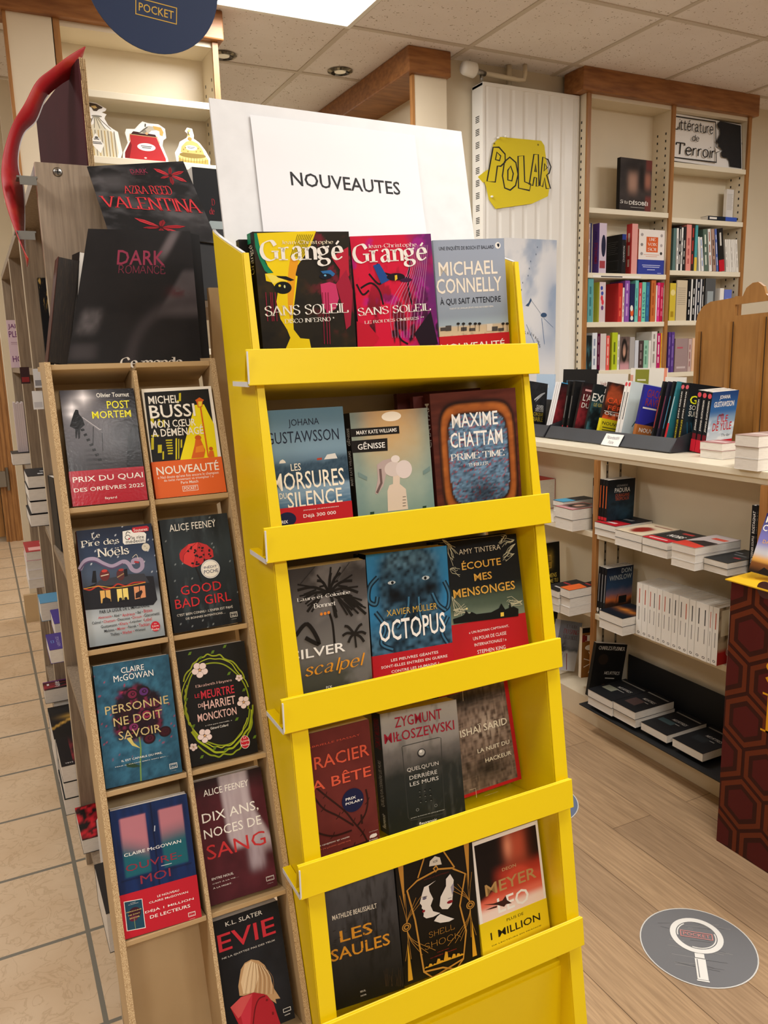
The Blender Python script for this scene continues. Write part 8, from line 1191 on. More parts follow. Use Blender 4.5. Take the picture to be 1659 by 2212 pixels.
B((3.7765,3.415,1.8773),(90,8,0),(.12,.185,.018),'short white spine leaning left, second of a pair on the third right bookcase shelf',fr='e4e4e4',sp='e4e4e4',ba='e4e4e4',slab=.0012,gr=G2,si=[('r',.3,.15,.62,.316,'7090c0'),('r',.3,.386,.62,.682,'7090c0'),('r',.3,.752,.62,.93,'7090c0')])
B((3.8122,3.415,1.8782),(90,6,0),(.12,.229,.033),'grey-green spine leaning left on the third right bookcase shelf',fr='5a6e62',sp='5a6e62',ba='5a6e62',slab=.0012,gr=G2,si=[('r',.3,.15,.62,.386,'d8e0d0'),('r',.3,.456,.62,.575,'d8e0d0'),('r',.3,.645,.62,.868,'d8e0d0')])
B((3.8416,3.415,1.8775),(90,7,0),(.12,.232,.022),'tall white spine leaning left past the grey-green one on the third right bookcase shelf',fr='e8e6e2',sp='e8e6e2',ba='e8e6e2',slab=.0012,gr=G2,si=[('r',.3,.15,.62,.378,'a05a4a'),('r',.3,.448,.62,.634,'a05a4a'),('r',.3,.704,.62,.93,'a05a4a')])
B((3.8746,3.415,1.8781),(90,8,0),(.12,.233,.024),'tan spine leaning left on the third right bookcase shelf',fr='b09080',sp='b09080',ba='b09080',slab=.0012,gr=G2,si=[('r',.3,.15,.62,.292,'4a3028'),('r',.3,.362,.62,.539,'4a3028'),('r',.3,.609,.62,.748,'4a3028')])
B((3.8937,3.415,1.8768),(90,8,0),(.12,.235,.014),'blue and white spine leaning left on the third right bookcase shelf',fr='5a70b8',sp='5a70b8',ba='5a70b8',slab=.0012,gr=G2,si=[('r',.3,.15,.62,.342,'f0f0f0'),('r',.3,.412,.62,.687,'f0f0f0'),('r',.3,.757,.62,.864,'f0f0f0')])
B((3.9432,3.415,1.8808),(90,8,0),(.12,.238,.043),'black spine with a red foot leaning left on the third right bookcase shelf',fr='1e1c1c',sp='1e1c1c',ba='1e1c1c',slab=.0012,si=[('r',0,0,1,.27,'c01c2c'),('r',.35,.6,.65,.9,'d8d4cc')],gr=G2)
B((3.9706,3.415,1.8764),(90,8,0),(.11,.181,.012),'slim white spine leaning left, first of seven after the black one with a red foot',fr='ece9e2',sp='ece9e2',ba='ece9e2',slab=.0012,gr=G2,si=[('r',.3,.15,.62,.378,'a8a49c'),('r',.3,.448,.62,.553,'a8a49c'),('r',.3,.623,.62,.778,'a8a49c')])
B((3.9851,3.415,1.8764),(90,8,0),(.11,.181,.012),'slim white spine leaning left, second of seven after the black one with a red foot',fr='e2dfd8',sp='e2dfd8',ba='e2dfd8',slab=.0012,gr=G2)
B((3.9995,3.415,1.8765),(90,8,0),(.11,.182,.012),'slim white spine leaning left, third of seven after the black one with a red foot',fr='ece9e2',sp='ece9e2',ba='ece9e2',slab=.0012,gr=G2)
B((4.0141,3.415,1.8765),(90,8,0),(.11,.182,.012),'slim white spine leaning left, fourth of seven after the black one with a red foot',fr='e2dfd8',sp='e2dfd8',ba='e2dfd8',slab=.0012,gr=G2,si=[('r',.3,.15,.62,.304,'a8a49c'),('r',.3,.374,.62,.572,'a8a49c'),('r',.3,.642,.62,.758,'a8a49c')])
B((4.0286,3.415,1.8765),(90,8,0),(.11,.183,.012),'slim white spine leaning left, fifth of seven after the black one with a red foot',fr='ece9e2',sp='ece9e2',ba='ece9e2',slab=.0012,gr=G2)
B((4.0432,3.415,1.8765),(90,8,0),(.11,.183,.012),'slim white spine leaning left, sixth of seven after the black one with a red foot',fr='e2dfd8',sp='e2dfd8',ba='e2dfd8',slab=.0012,gr=G2)
B((4.0578,3.415,1.8765),(90,8,0),(.11,.184,.012),'slim white spine leaning left, last of seven after the black one with a red foot',fr='ece9e2',sp='ece9e2',ba='ece9e2',slab=.0012,gr=G2,si=[('r',.3,.15,.62,.36,'a8a49c'),('r',.3,.43,.62,.556,'a8a49c'),('r',.3,.626,.62,.868,'a8a49c')])
B((3.5221,3.415,1.6011),(2,0,0),(.046,.205,.008),'yellow cover with a dark figure at the far left on the fourth right bookcase shelf',fr='d4bc3c',sp='c8b038',it=[('e',.5,.75,.4,.08,'e8d890'),('r',.2,.1,.7,.25,'a88a20')],gr=G2)
B((3.5741,3.415,1.6011),(2,0,0),(.083,.222,.008),'beige cover with grey text beside the yellow one on the fourth right bookcase shelf',fr='cfc0a4',sp='d8d0c0',it=[('r',.1,.8,.85,.815,'a89c88'),('r',.1,.75,.85,.765,'a89c88'),('r',.1,.7,.85,.715,'a89c88'),('r',.1,.65,.85,.665,'a89c88'),('r',.1,.6,.85,.615,'a89c88'),('r',.1,.55,.85,.565,'a89c88'),('r',.1,.5,.85,.515,'a89c88'),('r',.1,.45,.85,.465,'a89c88'),('r',.1,.4,.85,.415,'a89c88')],gr=G2)
B((3.6816,3.415,1.6011),(90,0,0),(.12,.229,.019),'black glossy spine in the row of black and white spines on fourth right bookcase shelf',fr='14161a',sp='14161a',ba='14161a',slab=.0012,gr=G2,si=[('r',.3,.15,.62,.263,'e8e6e2'),('r',.3,.333,.62,.516,'e8e6e2'),('r',.3,.586,.62,.708,'e8e6e2')])
B((3.6954,3.415,1.6011),(90,0,0),(.12,.229,.011),'white striped spine in the row of black and white spines on fourth right bookcase shelf',fr='e8e6e2',sp='e8e6e2',ba='e8e6e2',slab=.0012,gr=G2)
B((3.7167,3.415,1.6011),(90,0,0),(.12,.23,.018),'black and white spine in row of black and white spines on fourth right bookcase shelf',fr='16181c',sp='16181c',ba='16181c',slab=.0012,gr=G2,si=[('r',.3,.15,.62,.299,'e8e6e2'),('r',.3,.369,.62,.569,'e8e6e2'),('r',.3,.639,.62,.772,'e8e6e2')])
B((3.7296,3.415,1.6011),(90,0,0),(.12,.23,.0094),'pale grey spine in the row of black and white spines on fourth right bookcase shelf',fr='dcdce0',sp='dcdce0',ba='dcdce0',slab=.0012,gr=G2)
B((3.7538,3.415,1.6011),(90,0,0),(.12,.23,.021),'midnight blue spine in the row of black and white spines on fourth right bookcase shelf',fr='1a2030',sp='1a2030',ba='1a2030',slab=.0012,gr=G2,si=[('r',.3,.15,.62,.373,'e8e6e2'),('r',.3,.443,.62,.721,'e8e6e2'),('r',.3,.791,.62,.93,'e8e6e2')])
B((3.7669,3.415,1.6011),(90,0,0),(.12,.231,.0095),'silver grey spine in the row of black and white spines on fourth right bookcase shelf',fr='d8dade',sp='d8dade',ba='d8dade',slab=.0012,gr=G2)
B((3.7857,3.415,1.6011),(90,0,0),(.12,.231,.015),'charcoal spine in the row of black and white spines on the fourth right bookcase shelf',fr='22242a',sp='22242a',ba='22242a',slab=.0012,gr=G2,si=[('r',.3,.15,.62,.268,'e8e6e2'),('r',.3,.338,.62,.628,'e8e6e2'),('r',.3,.698,.62,.828,'e8e6e2')])
B((3.7969,3.415,1.6011),(2,0,0),(.083,.235,.008),'dark grey cover with a pale panel behind the wooden rack on fourth right bookcase shelf',fr='56585a',sp='2a2c2e',it=[('r',.2,.2,.8,.7,'9aa4a8')],gr=G2)
B((3.9477,3.415,1.6011),(90,0,0),(.12,.182,.032),'white box-like spine on the fourth right bookcase shelf',fr='ece8e2',sp='ece8e2',ba='ece8e2',slab=.0012,gr=G2)
B((4.0119,3.415,1.6011),(90,0,0),(.12,.175,.06),'periwinkle blue spine on the fourth right bookcase shelf',fr='6878c8',sp='6878c8',ba='6878c8',slab=.0012,gr=G2,si=[('r',.3,.15,.62,.259,'8a98dc'),('r',.3,.329,.62,.546,'8a98dc'),('r',.3,.616,.62,.72,'8a98dc')])
B((3.5445,3.415,1.315),(90,0,0),(.12,.224,.02),'purple spine, left of the pair on the fifth right bookcase shelf',fr='56388a',sp='56388a',ba='56388a',slab=.0012,gr=G2,si=[('r',.3,.15,.62,.366,'8a70b8'),('r',.3,.436,.62,.577,'8a70b8'),('r',.3,.647,.62,.876,'8a70b8')])
B((3.5708,3.415,1.315),(90,0,0),(.12,.224,.023),'purple spine, right of the pair on the fifth right bookcase shelf',fr='5a3c8c',sp='5a3c8c',ba='5a3c8c',slab=.0012,gr=G2,si=[('r',.3,.15,.62,.295,'8a70b8'),('r',.3,.365,.62,.651,'8a70b8'),('r',.3,.721,.62,.93,'8a70b8')])
B((3.579,3.415,1.315),(2,0,0),(.103,.187,.008),'mauve grey cover on the fifth right bookcase shelf',fr='a08a8a',sp='8a7474',it=[('r',.15,.1,.85,.16,'c8b8b8'),('r',.15,.7,.6,.75,'b85a6a')],gr=G2)
B((3.7084,3.415,1.315),(90,0,0),(.12,.185,.025),'dusty pink spine on the fifth right bookcase shelf',fr='c4aca6',sp='c4aca6',ba='c4aca6',slab=.0012,gr=G2,si=[('r',.3,.15,.62,.312,'9a6a6a'),('r',.3,.382,.62,.597,'9a6a6a'),('r',.3,.667,.62,.82,'9a6a6a')])
B((3.7441,3.415,1.315),(90,0,0),(.12,.188,.032),'peach spine next to the wooden rack on the fifth right bookcase shelf',fr='e6bfa0',sp='e6bfa0',ba='e6bfa0',slab=.0012,gr=G2)
B((4.8841,4.03,1.8367),(90,0,0),(.12,.197,.032),'white spine leaning right in the far bookcase, left of three',fr='eceae4',sp='eceae4',ba='eceae4',slab=.0012,gr=G3,si=[('r',.3,.15,.62,.436,'b0aca4'),('r',.3,.506,.62,.64,'b0aca4'),('r',.3,.71,.62,.93,'b0aca4')])
B((4.9171,4.03,1.8367),(90,0,0),(.12,.198,.028),'white spine leaning right in the far bookcase, middle of three',fr='eceae4',sp='eceae4',ba='eceae4',slab=.0012,gr=G3,si=[('r',.3,.15,.62,.339,'b0aca4'),('r',.3,.409,.62,.568,'b0aca4'),('r',.3,.638,.62,.92,'b0aca4')])
B((4.9431,4.03,1.8367),(90,0,0),(.12,.198,.023),'white spine leaning right in the far bookcase, right of three',fr='eceae4',sp='eceae4',ba='eceae4',slab=.0012,gr=G3,si=[('r',.3,.15,.62,.345,'b0aca4'),('r',.3,.415,.62,.641,'b0aca4'),('r',.3,.711,.62,.892,'b0aca4')])
F((4.9487,4.04,1.8372),0,(.2,.15,.03),'e8e4de','bottom white book in the flat pile in the far bookcase',sp='e8e4de',si=[('r',.3,.3,.5,.7,'8a94b0')],gr=G3)
F((4.9527,4.044,1.8678),0,(.2,.15,.028),'eceae6','second white book up in the flat pile in the far bookcase',sp='eceae6',si=[('r',.3,.3,.5,.7,'8a94b0')],gr=G3)
F((4.9487,4.048,1.8964),0,(.2,.15,.03),'e4e2de','third white book up in the flat pile in the far bookcase',sp='e4e2de',si=[('r',.3,.3,.5,.7,'8a94b0')],gr=G3)
F((4.9527,4.04,1.927),0,(.2,.15,.02),'d8dce4','fourth book up in the flat pile, with a blue mark in the far bookcase',sp='d8dce4',si=[('r',.3,.3,.5,.7,'8a94b0')],gr=G3)
F((4.9487,4.044,1.9476),0,(.2,.15,.022),'2a66a4','blue book near the top of the flat pile in the far bookcase',sp='2a66a4',si=[('r',.3,.3,.5,.7,'8a94b0')],gr=G3)
F((4.9527,4.048,1.9702),0,(.2,.15,.014),'f0eeea','thin white book on top of the flat pile in the far bookcase',sp='f0eeea',si=[('r',.3,.3,.5,.7,'8a94b0')],gr=G3)
B((2.1977,2.9473,1.1219),(16.02,1.36,-7.98),(.133,.202,.02),'dark paperback with a diving figure and yellow capitals, at far left end of black trays',fr='rast_nuit',sp='101112',si=[('tv','LE CIRQUE DU DIABLE',.3,.35,.7,.8,'d8c040','b')],it=[('t','OLIVIER',.45,.42,.85,.5,'f2efe8','b'),('t','DESCOSSE',.4,.35,.86,.42,'f2efe8','b'),('t','LE CIRQUE',.12,.24,.85,.33,'d8c040','x'),('t','DIABLE',.25,.13,.85,.23,'d8c040','x'),('l',[(.3,.6),(.6,.72),(.85,.78)],-.006,'c8c8c8'),('p',[(.35,.55),(.55,.72),(.9,.8),(.6,.66)],'a8aaac')],gr=G4,res=(24,36))
B((2.1914,2.9692,1.1213),(16.02,1.36,-7.98),(.133,.202,.02),'black spine with yellow letters, directly behind the diving-figure paperback',fr='101112',sp='101112',si=[('tv','LE CIRQUE DU DIABLE',.3,.35,.7,.8,'d8c040','b')],gr=G4)
B((2.1851,2.9911,1.1208),(16.02,1.36,-7.98),(.133,.202,.02),'black spine with yellow letters, second behind the diving-figure paperback',fr='101112',sp='101112',si=[('tv','LE CIRQUE DU DIABLE',.3,.35,.7,.8,'d8c040','b')],gr=G4)
B((2.2002,2.7774,1.1219),(-8.93,-1.27,-12.59),(.14,.202,.014),'dark paperback with a red neon figure and a white spine in the counter tray',fr='rast_redsmoke',sp='e8e8ea',it=[('e',.5,.78,.16,.1,'7a2838'),('r',0,.985,1,1,'3aa0d8')],gr=G4,res=(24,36))
B((2.2028,2.794,1.1222),(-8.93,-1.27,-12.59),(.14,.202,.014),'black spine edged in cyan, first behind the white spine in the counter tray',fr='e8e8ea',sp='e8e8ea',gr=G4)
B((2.2054,2.8105,1.1226),(-8.93,-1.27,-12.59),(.14,.202,.014),'black spine edged in cyan, second behind the white spine in the counter tray',fr='e8e8ea',sp='e8e8ea',gr=G4)
B((2.1989,2.6983,1.1219),(-8.03,-.05,-9.15),(.14,.206,.016),'black spine with white letters, left of two left of the reddish cover in counter tray',fr='121214',sp='141416',si=[('r',.4,.25,.6,.7,'8a8888'),('r',.3,.05,.7,.1,'c03038')],gr=G4)
B((2.1986,2.6657,1.122),(-8.02,-.03,-9.11),(.14,.207,.016),'black spine with white letters, right of two left of the reddish cover in counter tray',fr='121214',sp='141416',si=[('r',.4,.25,.6,.7,'8a8888'),('r',.3,.05,.7,.1,'c03038')],gr=G4)
B((2.1989,2.6293,1.1219),(-8.79,-1.11,-11.93),(.14,.203,.014),'red and black smoky paperback with white capitals in the counter tray',fr='rast_redsmoke',sp='1c1214',it=[('t',"L'AFFAIRE",.08,.64,1,.78,'f2efe8','x'),('t','DU SIÈCLE',.08,.5,.98,.63,'f2efe8','x'),('r',.1,.84,.7,.88,'d8a0a0')],gr=G4,res=(24,36))
B((2.1991,2.5588,1.1218),(-8.79,-1.1,-11.89),(.14,.197,.014),'teal and black paperback with large white capitals in the counter tray',fr='rast_teal',sp='141a1c',it=[('t','JACQUES',.35,.86,.95,.95,'f2efe8','b'),('t','EXPERT',0,.66,.98,.82,'f2efe8','x'),('t','LE GRAND TOUR',.1,.56,.95,.63,'d8c040','b')],gr=G4,res=(24,36))
B((2.2001,2.4798,1.1269),(-8.99,-1.36,-12.4),(.14,.203,.016),'orange lion paperback with a yellow band in the counter tray',fr='rast_lion',sp='2a1410',it=[('t','CARYL',.05,.6,.9,.71,'e8582c','x'),('t','FÉREY',.12,.47,.95,.58,'e8582c','x'),('r',.02,.435,.98,.445,'f2efe8'),('t','Okavango',.05,.35,.95,.43,'f2efe8','b')],band=(0,.29,'e0d01c',[('t','NOUVEAUTÉ',.05,.17,.98,.25,'181818','x'),('r',.08,.11,.95,.13,'585420'),('r',.08,.06,.9,.08,'585420')]),gr=G4,res=(24,36))
B((2.1994,2.3544,1.1221),(-8.6,-.87,-10.95),(.14,.212,.018),'white and teal paperback with a pale figure in the counter tray',fr='c8d4d8',sp='eceae6',si=[('r',.35,.3,.65,.8,'4a4c50'),('e',.5,.94,.4,.04,'d84850')],it=[('p',[(.35,0),(.4,.35),(.55,.5),(.8,.55),(1,.5),(1,0)],'5a8088'),('e',.75,.62,.14,.1,'4a7880'),('l',[(.3,.2),(.5,.45),(.7,.5)],.004,'3a6068')],gr=G4)
B((2.2025,2.375,1.1224),(-8.6,-.87,-10.95),(.14,.212,.018),'white spine with black letters and red dot, behind white and teal cover in counter tray',fr='eceae6',sp='eceae6',si=[('r',.35,.3,.65,.8,'4a4c50'),('e',.5,.94,.4,.04,'d84850')],gr=G4)
B((2.1992,2.2793,1.1218),(-8.76,-1.09,-11.49),(.14,.201,.016),'bright blue paperback with an orange foot in the counter tray',fr='2c2c9c',sp='20207a',it=[('t','GIACOMETTI',.1,.78,.95,.93,'8a3040','x'),('t','RAVENNE',.1,.62,.9,.76,'8a3040','x'),('r',.05,.56,.95,.59,'f2efe8'),('e',.85,.45,.16,.1,'c02838'),('p',[(.2,.26),(.5,.36),(.9,.3),(.95,.26)],'10124a')],band=(0,.26,'b06a34',[('t','NOUVEAUTÉ',.08,.12,.98,.22,'f2efe8','x')]),gr=G4)
B((2.1989,2.1906,1.1221),(-8.77,-1.1,-11.29),(.14,.214,.011),'black spine with dark red letters right of the bright blue cover in the counter tray',fr='16161a',sp='16161a',si=[('r',.35,.2,.65,.75,'b02c3c')],gr=G4)
B((2.199,2.1658,1.1221),(-8.81,-1.16,-11.38),(.14,.214,.011),'blue-black spine with dark red letters right of the bright blue cover in the counter tray',fr='1c1a2c',sp='1c1a2c',si=[('r',.35,.2,.65,.75,'8a2c4a')],gr=G4)
B((2.199,2.1449,1.1221),(-8.94,-1.33,-11.72),(.14,.215,.011),'black spine with small blue letters right of the bright blue cover in the counter tray',fr='141618',sp='141618',si=[('r',.35,.2,.65,.75,'3a88b0')],gr=G4)
B((2.1991,2.1258,1.1221),(-8.99,-1.39,-11.8),(.14,.215,.011),'teal spine right of the bright blue cover in the counter tray',fr='2a7480',sp='2a7480',si=[('r',.35,.2,.65,.75,'d0d4d4'),('r',0,0,1,.3,'c82830')],gr=G4)
B((2.1992,2.056,1.122),(-7.79,.34,-8.35),(.14,.209,.02),'dark paperback with yellow letters and blue stage lines in the counter tray',fr='rast_noirbleu',sp='131518',si=[('tv','JOHN GRISHAM',.3,.4,.7,.85,'f2efe8','x'),('tv','SON NOM SUR LA LISTE',.3,.05,.7,.38,'e0d020','b'),('e',.5,.93,.42,.035,'d8606a')],it=[('t','JOHN',.5,.83,.85,.9,'e0e020','x'),('t','GRI',.08,.66,.6,.8,'e0e020','x'),('t','SON NOM',.1,.56,.85,.64,'f2efe8','x'),('t','SUR LA LISTE',.1,.45,.95,.54,'f2efe8','x'),('l',[(.1,.35),(.2,.02)],.0016,'2a80a8'),('l',[(.22,.35),(.4,.02)],.0016,'2a80a8'),('l',[(.34,.35),(.6,.02)],.0016,'2a80a8'),('l',[(.46,.35),(.8,.02)],.0016,'2a80a8'),('l',[(.58,.35),(1,.02)],.0016,'2a80a8')],gr=G4,res=(24,36))
B((2.2022,2.0786,1.1219),(-7.79,.34,-8.35),(.14,.209,.02),'black spine with white letters and a red dot, behind the yellow-lettered cover in counter tray',fr='131518',sp='131518',si=[('tv','JOHN GRISHAM',.3,.4,.7,.85,'f2efe8','x'),('tv','SON NOM SUR LA LISTE',.3,.05,.7,.38,'e0d020','b'),('e',.5,.93,.42,.035,'d8606a')],gr=G4)
B((2.2182,1.9671,1.0881),(3.96,-6.84,.92),(.138,.213,.018),'blue snowy paperback with red title and red band, front copy on the counter',fr='rast_yule',sp='14181e',si=[('tv','JOHANA GUSTAWSSON',.3,.35,.75,.85,'f2efe8','x'),('e',.5,.93,.42,.04,'d8505c'),('r',.1,.17,.9,.3,'6a1420')],it=[('t','JOHANA',.3,.86,.7,.94,'f2efe8','x'),('t','GUSTAWSSON',.12,.75,.88,.84,'f2efe8','x'),('t',"L'ÎLE",.32,.5,.72,.64,'b8202c','x'),('t','DE YULE',.18,.36,.9,.49,'b8202c','x'),('r',.35,.6,.55,.63,'6a3a4a'),('t','Thriller',.55,.25,.9,.3,'2a3a4a','hand')],band=(0,.2,'c01c30',[('t','PRIX DES',.1,.08,.7,.17,'f2efe8','x')]),gr=G5,res=(24,36))
B((2.2167,1.9877,1.0906),(3.96,-6.84,.92),(.138,.213,.018),'black spine of the snowy blue paperback, middle copy on the counter',fr='14181e',sp='14181e',si=[('tv','JOHANA GUSTAWSSON',.3,.35,.75,.85,'f2efe8','x'),('e',.5,.93,.42,.04,'d8505c'),('r',.1,.17,.9,.3,'6a1420')],band=(0,.2,'c01c30',[('t','PRIX DES',.1,.08,.7,.17,'f2efe8','x')]),gr=G5)
B((2.2153,2.0083,1.0931),(3.96,-6.84,.92),(.138,.213,.018),'black spine of the snowy blue paperback, rear copy on the counter',fr='14181e',sp='14181e',si=[('tv','JOHANA GUSTAWSSON',.3,.35,.75,.85,'f2efe8','x'),('e',.5,.93,.42,.04,'d8505c'),('r',.1,.17,.9,.3,'6a1420')],band=(0,.2,'c01c30',[('t','PRIX DES',.1,.08,.7,.17,'f2efe8','x')]),gr=G5)
F((2.1432,1.9177,1.0888),-90,(.091,.085,.026),'e0dcd6','lower of two books piled left of the taller pile on the counter',gr=G6)
F((2.1407,1.9177,1.1154),-90,(.091,.085,.026),'b07a78','upper of two books piled left of the taller pile on the counter',gr=G6,it=[('r',.1,.3,.9,.6,'e0c8c4')])
F((2.0139,1.6716,1.0888),-90,(.083,.15,.034),'e0dcd6','bottom book of the three-book pile on the counter',gr=G6)
F((2.0146,1.6716,1.1234),-90,(.083,.15,.034),'e0dcd6','middle book of the three-book pile on the counter',gr=G6)
F((2.0115,1.6716,1.158),-90,(.083,.15,.034),'a89088','top book of the three-book pile on the counter',gr=G6,it=[('r',.1,.3,.9,.5,'c8b8b0')])
B((2.036,2.2405,.8255),(1.53,-.78,-1.34),(.135,.153,.013),'black paperback with grey and orange capitals standing on the upper cabinet shelf',fr='rast_noirbleu',sp='141416',si=[('r',.35,.3,.65,.85,'d0602c'),('r',0,0,1,.08,'c02830')],it=[('t','LEONARDO',.32,.82,.72,.87,'8a8a8a','b'),('t','PADURA',.25,.68,.82,.79,'d8d8d4','x'),('t','OURAGANS',.28,.57,.8,.65,'b0502c','b'),('t','TROPICAUX',.28,.48,.8,.56,'b0502c','b')],gr=G7,res=(24,36))
B((2.0356,2.2558,.8257),(1.53,-.78,-1.34),(.135,.153,.013),'black spine with orange letters, just behind the standing black paperback on the upper cabinet shelf',fr='141416',sp='141416',si=[('r',.35,.3,.65,.85,'d0602c'),('r',0,0,1,.08,'c02830')],gr=G7)
B((2.0352,2.2711,.8259),(1.53,-.78,-1.34),(.135,.153,.013),'black spine with white letters, rearmost by the cabinet upright on the upper cabinet shelf',fr='141416',sp='141416',si=[('r',.35,.3,.65,.85,'d0602c'),('r',0,0,1,.08,'c02830')],gr=G7)
F((2.0143,2.2778,.7728),-90,(.112,.18,.024),'e0dcd6','lower copy of dark book with a red strip, far left pile on upper cabinet shelf',gr=G7)
F((2.0124,2.2778,.7974),-90,(.112,.18,.024),'22262e','dark book with red strip across its near end, atop far left pile, upper cabinet shelf',gr=G7,it=[('p',[(0,0),(1,0),(1,.42),(0,.42)],'b81c28'),('r',.1,.15,.7,.25,'e8c8c8'),('r',.3,.6,.7,.7,'8a8c90')])
F((1.9616,2.1131,.7728),-90,(.129,.18,.027),'e0dcd6','lower copy of the cream book with a red stain on the upper cabinet shelf',gr=G7)
F((1.9616,2.1131,.8004),-90,(.129,.18,.027),'rast_stain','cream book with a dark red stain, top of its pile on the upper cabinet shelf',gr=G7,it=[('r',.3,.8,.95,.86,'9a6a5a')])
F((1.9577,1.9768,.7728),-90,(.112,.18,.027),'e0dcd6','lower copy of the dark book with a red near edge on the upper cabinet shelf',gr=G7)
F((1.9564,1.9768,.8004),-90,(.112,.18,.027),'262628','dark book with white capitals red near edge, top of its pile on upper cabinet shelf',gr=G7,it=[('r',0,0,1,.25,'c02430'),('t','NOIRS',.3,.42,.85,.6,'f2efe8','x'),('r',.4,.75,.8,.85,'b03030'),('r',.1,.1,.8,.15,'e8c8c8')])
F((1.9153,1.8082,.7728),-90,(.095,.2,.024),'e0dcd6','bottom copy of the pale book with red lettering on the upper cabinet shelf',gr=G7)
F((1.9166,1.8082,.7974),-90,(.095,.2,.024),'e0dcd6','middle copy of the pale book with red lettering on the upper cabinet shelf',gr=G7)
F((1.9151,1.8082,.822),-90,(.095,.2,.024),'b8aeac','pale book with red lettering dark photo strip, top of its pile on upper cabinet shelf',gr=G7,it=[('p',[(0,0),(1,0),(1,.35),(0,.3)],'c83c30'),('p',[(.1,.3),(1,.2),(1,.5),(.4,.5)],'2a2426'),('r',.35,.68,.9,.8,'c85040')])
F((1.9527,1.7112,.7728),-90,(.089,.18,.02),'e0dcd6','lower copy of the charcoal book with faint lettering on the upper cabinet shelf',gr=G7)
F((1.9514,1.7112,.7934),-90,(.089,.18,.02),'2a2c2e','charcoal book with faint lettering, top of the far right pile on the upper cabinet shelf',gr=G7,it=[('r',.3,.55,.8,.6,'6a6c6e'),('r',.6,.35,.85,.42,'a03038'),('r',.1,.7,.4,.74,'8a8c8e')])
B((2.03,1.5928,.7728),(0,0,0),(.11,.211,.019),'black spine with white upright lettering, left of two beside right upright on upper cabinet shelf',fr='121214',sp='121214',ba='121214',slab=.0012,si=[('tv','TON DERNIER SOUFFLE',.3,.16,.7,.56,'d8d4d0','x'),('tv','ROSTAGNAT',.25,.6,.75,.92,'d8d4d0','x'),('e',.5,.07,.3,.03,'f2efe8')],gr=G7)
B((2.031,1.59,.7728),(0,0,0),(.11,.213,.008),'tall black spine with white upright lettering, partly behind the right upright on upper cabinet shelf',fr='121214',sp='121214',ba='121214',slab=.0012,si=[('tv','TON DERNIER SOUFFLE',.3,.16,.7,.56,'d8d4d0','x'),('tv','ROSTAGNAT',.25,.6,.75,.92,'d8d4d0','x'),('e',.5,.07,.3,.03,'f2efe8')],gr=G7)
B((2.0393,2.2405,.461),(1.82,-1,-1.72),(.135,.181,.013),'blue sunset paperback with pale capitals standing on the middle cabinet shelf',fr='rast_sunset',sp='14161a',si=[('r',.35,.25,.65,.85,'8a8c90'),('e',.5,.06,.4,.05,'e8e4dc')],it=[('t','DON',.55,.86,.93,.96,'b8c4cc','x'),('t','WINSLOW',.1,.72,.95,.83,'b8c4cc','x'),('r',.5,.2,.8,.36,'14161c'),('l',[(.4,.24),(.45,.4)],.002,'14161c')],gr=G7,res=(24,36))
B((2.0388,2.2558,.4613),(1.82,-1,-1.72),(.135,.181,.013),'black spine directly behind the blue sunset paperback on the middle cabinet shelf',fr='14161a',sp='14161a',si=[('r',.35,.25,.65,.85,'8a8c90'),('e',.5,.06,.4,.05,'e8e4dc')],gr=G7)
B((2.0383,2.2711,.4615),(1.82,-1,-1.72),(.135,.181,.013),'black spine second behind the blue sunset paperback on the middle cabinet shelf',fr='14161a',sp='14161a',si=[('r',.35,.25,.65,.85,'8a8c90'),('e',.5,.06,.4,.05,'e8e4dc')],gr=G7)
F((1.942,2.1608,.4558),-90,(.12,.15,.032),'e0dcd6','lower copy of book with a fiery blue cover, at shelf edge on middle cabinet shelf',gr=G7)
F((1.9412,2.1608,.4884),-90,(.12,.15,.032),'rast_fire','book with fiery blue cover, top of its pile at shelf edge on middle cabinet shelf',gr=G7,res=(20,20))
B((2,2.0102,.4558),(0,0,0),(.11,.19,.026),'white-spined paperback, first from the left in the long white row on the middle cabinet shelf',fr='eeece6',sp='efede8',ba='eeece6',si=[('r',.42,.62,.58,.9,'c0563c'),('r',.44,.3,.56,.56,'8a8886'),('e',.5,.06,.22,.022,'3a3a3c'),('e',.5,.06,.13,.013,'efede8')],gr=G8)
B((2.001,1.9844,.4558),(0,0,0),(.11,.19,.025),'white-spined paperback, second from the left in the long white row on the middle cabinet shelf',fr='eeece6',sp='efede8',ba='eeece6',si=[('r',.42,.62,.58,.9,'c0563c'),('r',.44,.3,.56,.56,'8a8886'),('e',.5,.06,.22,.022,'3a3a3c'),('e',.5,.06,.13,.013,'efede8')],gr=G8)
B((2.002,1.9637,.4558),(0,0,0),(.11,.19,.02),'white-spined paperback, third from the left in the long white row on the middle cabinet shelf',fr='eeece6',sp='efede8',ba='eeece6',si=[('r',.42,.62,.58,.9,'c0563c'),('r',.44,.3,.56,.56,'8a8886'),('e',.5,.06,.22,.022,'3a3a3c'),('e',.5,.06,.13,.013,'efede8')],gr=G8)
B((2,1.9432,.4558),(0,0,0),(.11,.19,.02),'white-spined paperback, fourth from the left in the long white row on the middle cabinet shelf',fr='eeece6',sp='efede8',ba='eeece6',si=[('r',.42,.62,.58,.9,'4a4a4c'),('r',.44,.3,.56,.56,'8a8886'),('e',.5,.06,.22,.022,'3a3a3c'),('e',.5,.06,.13,.013,'efede8')],gr=G8)
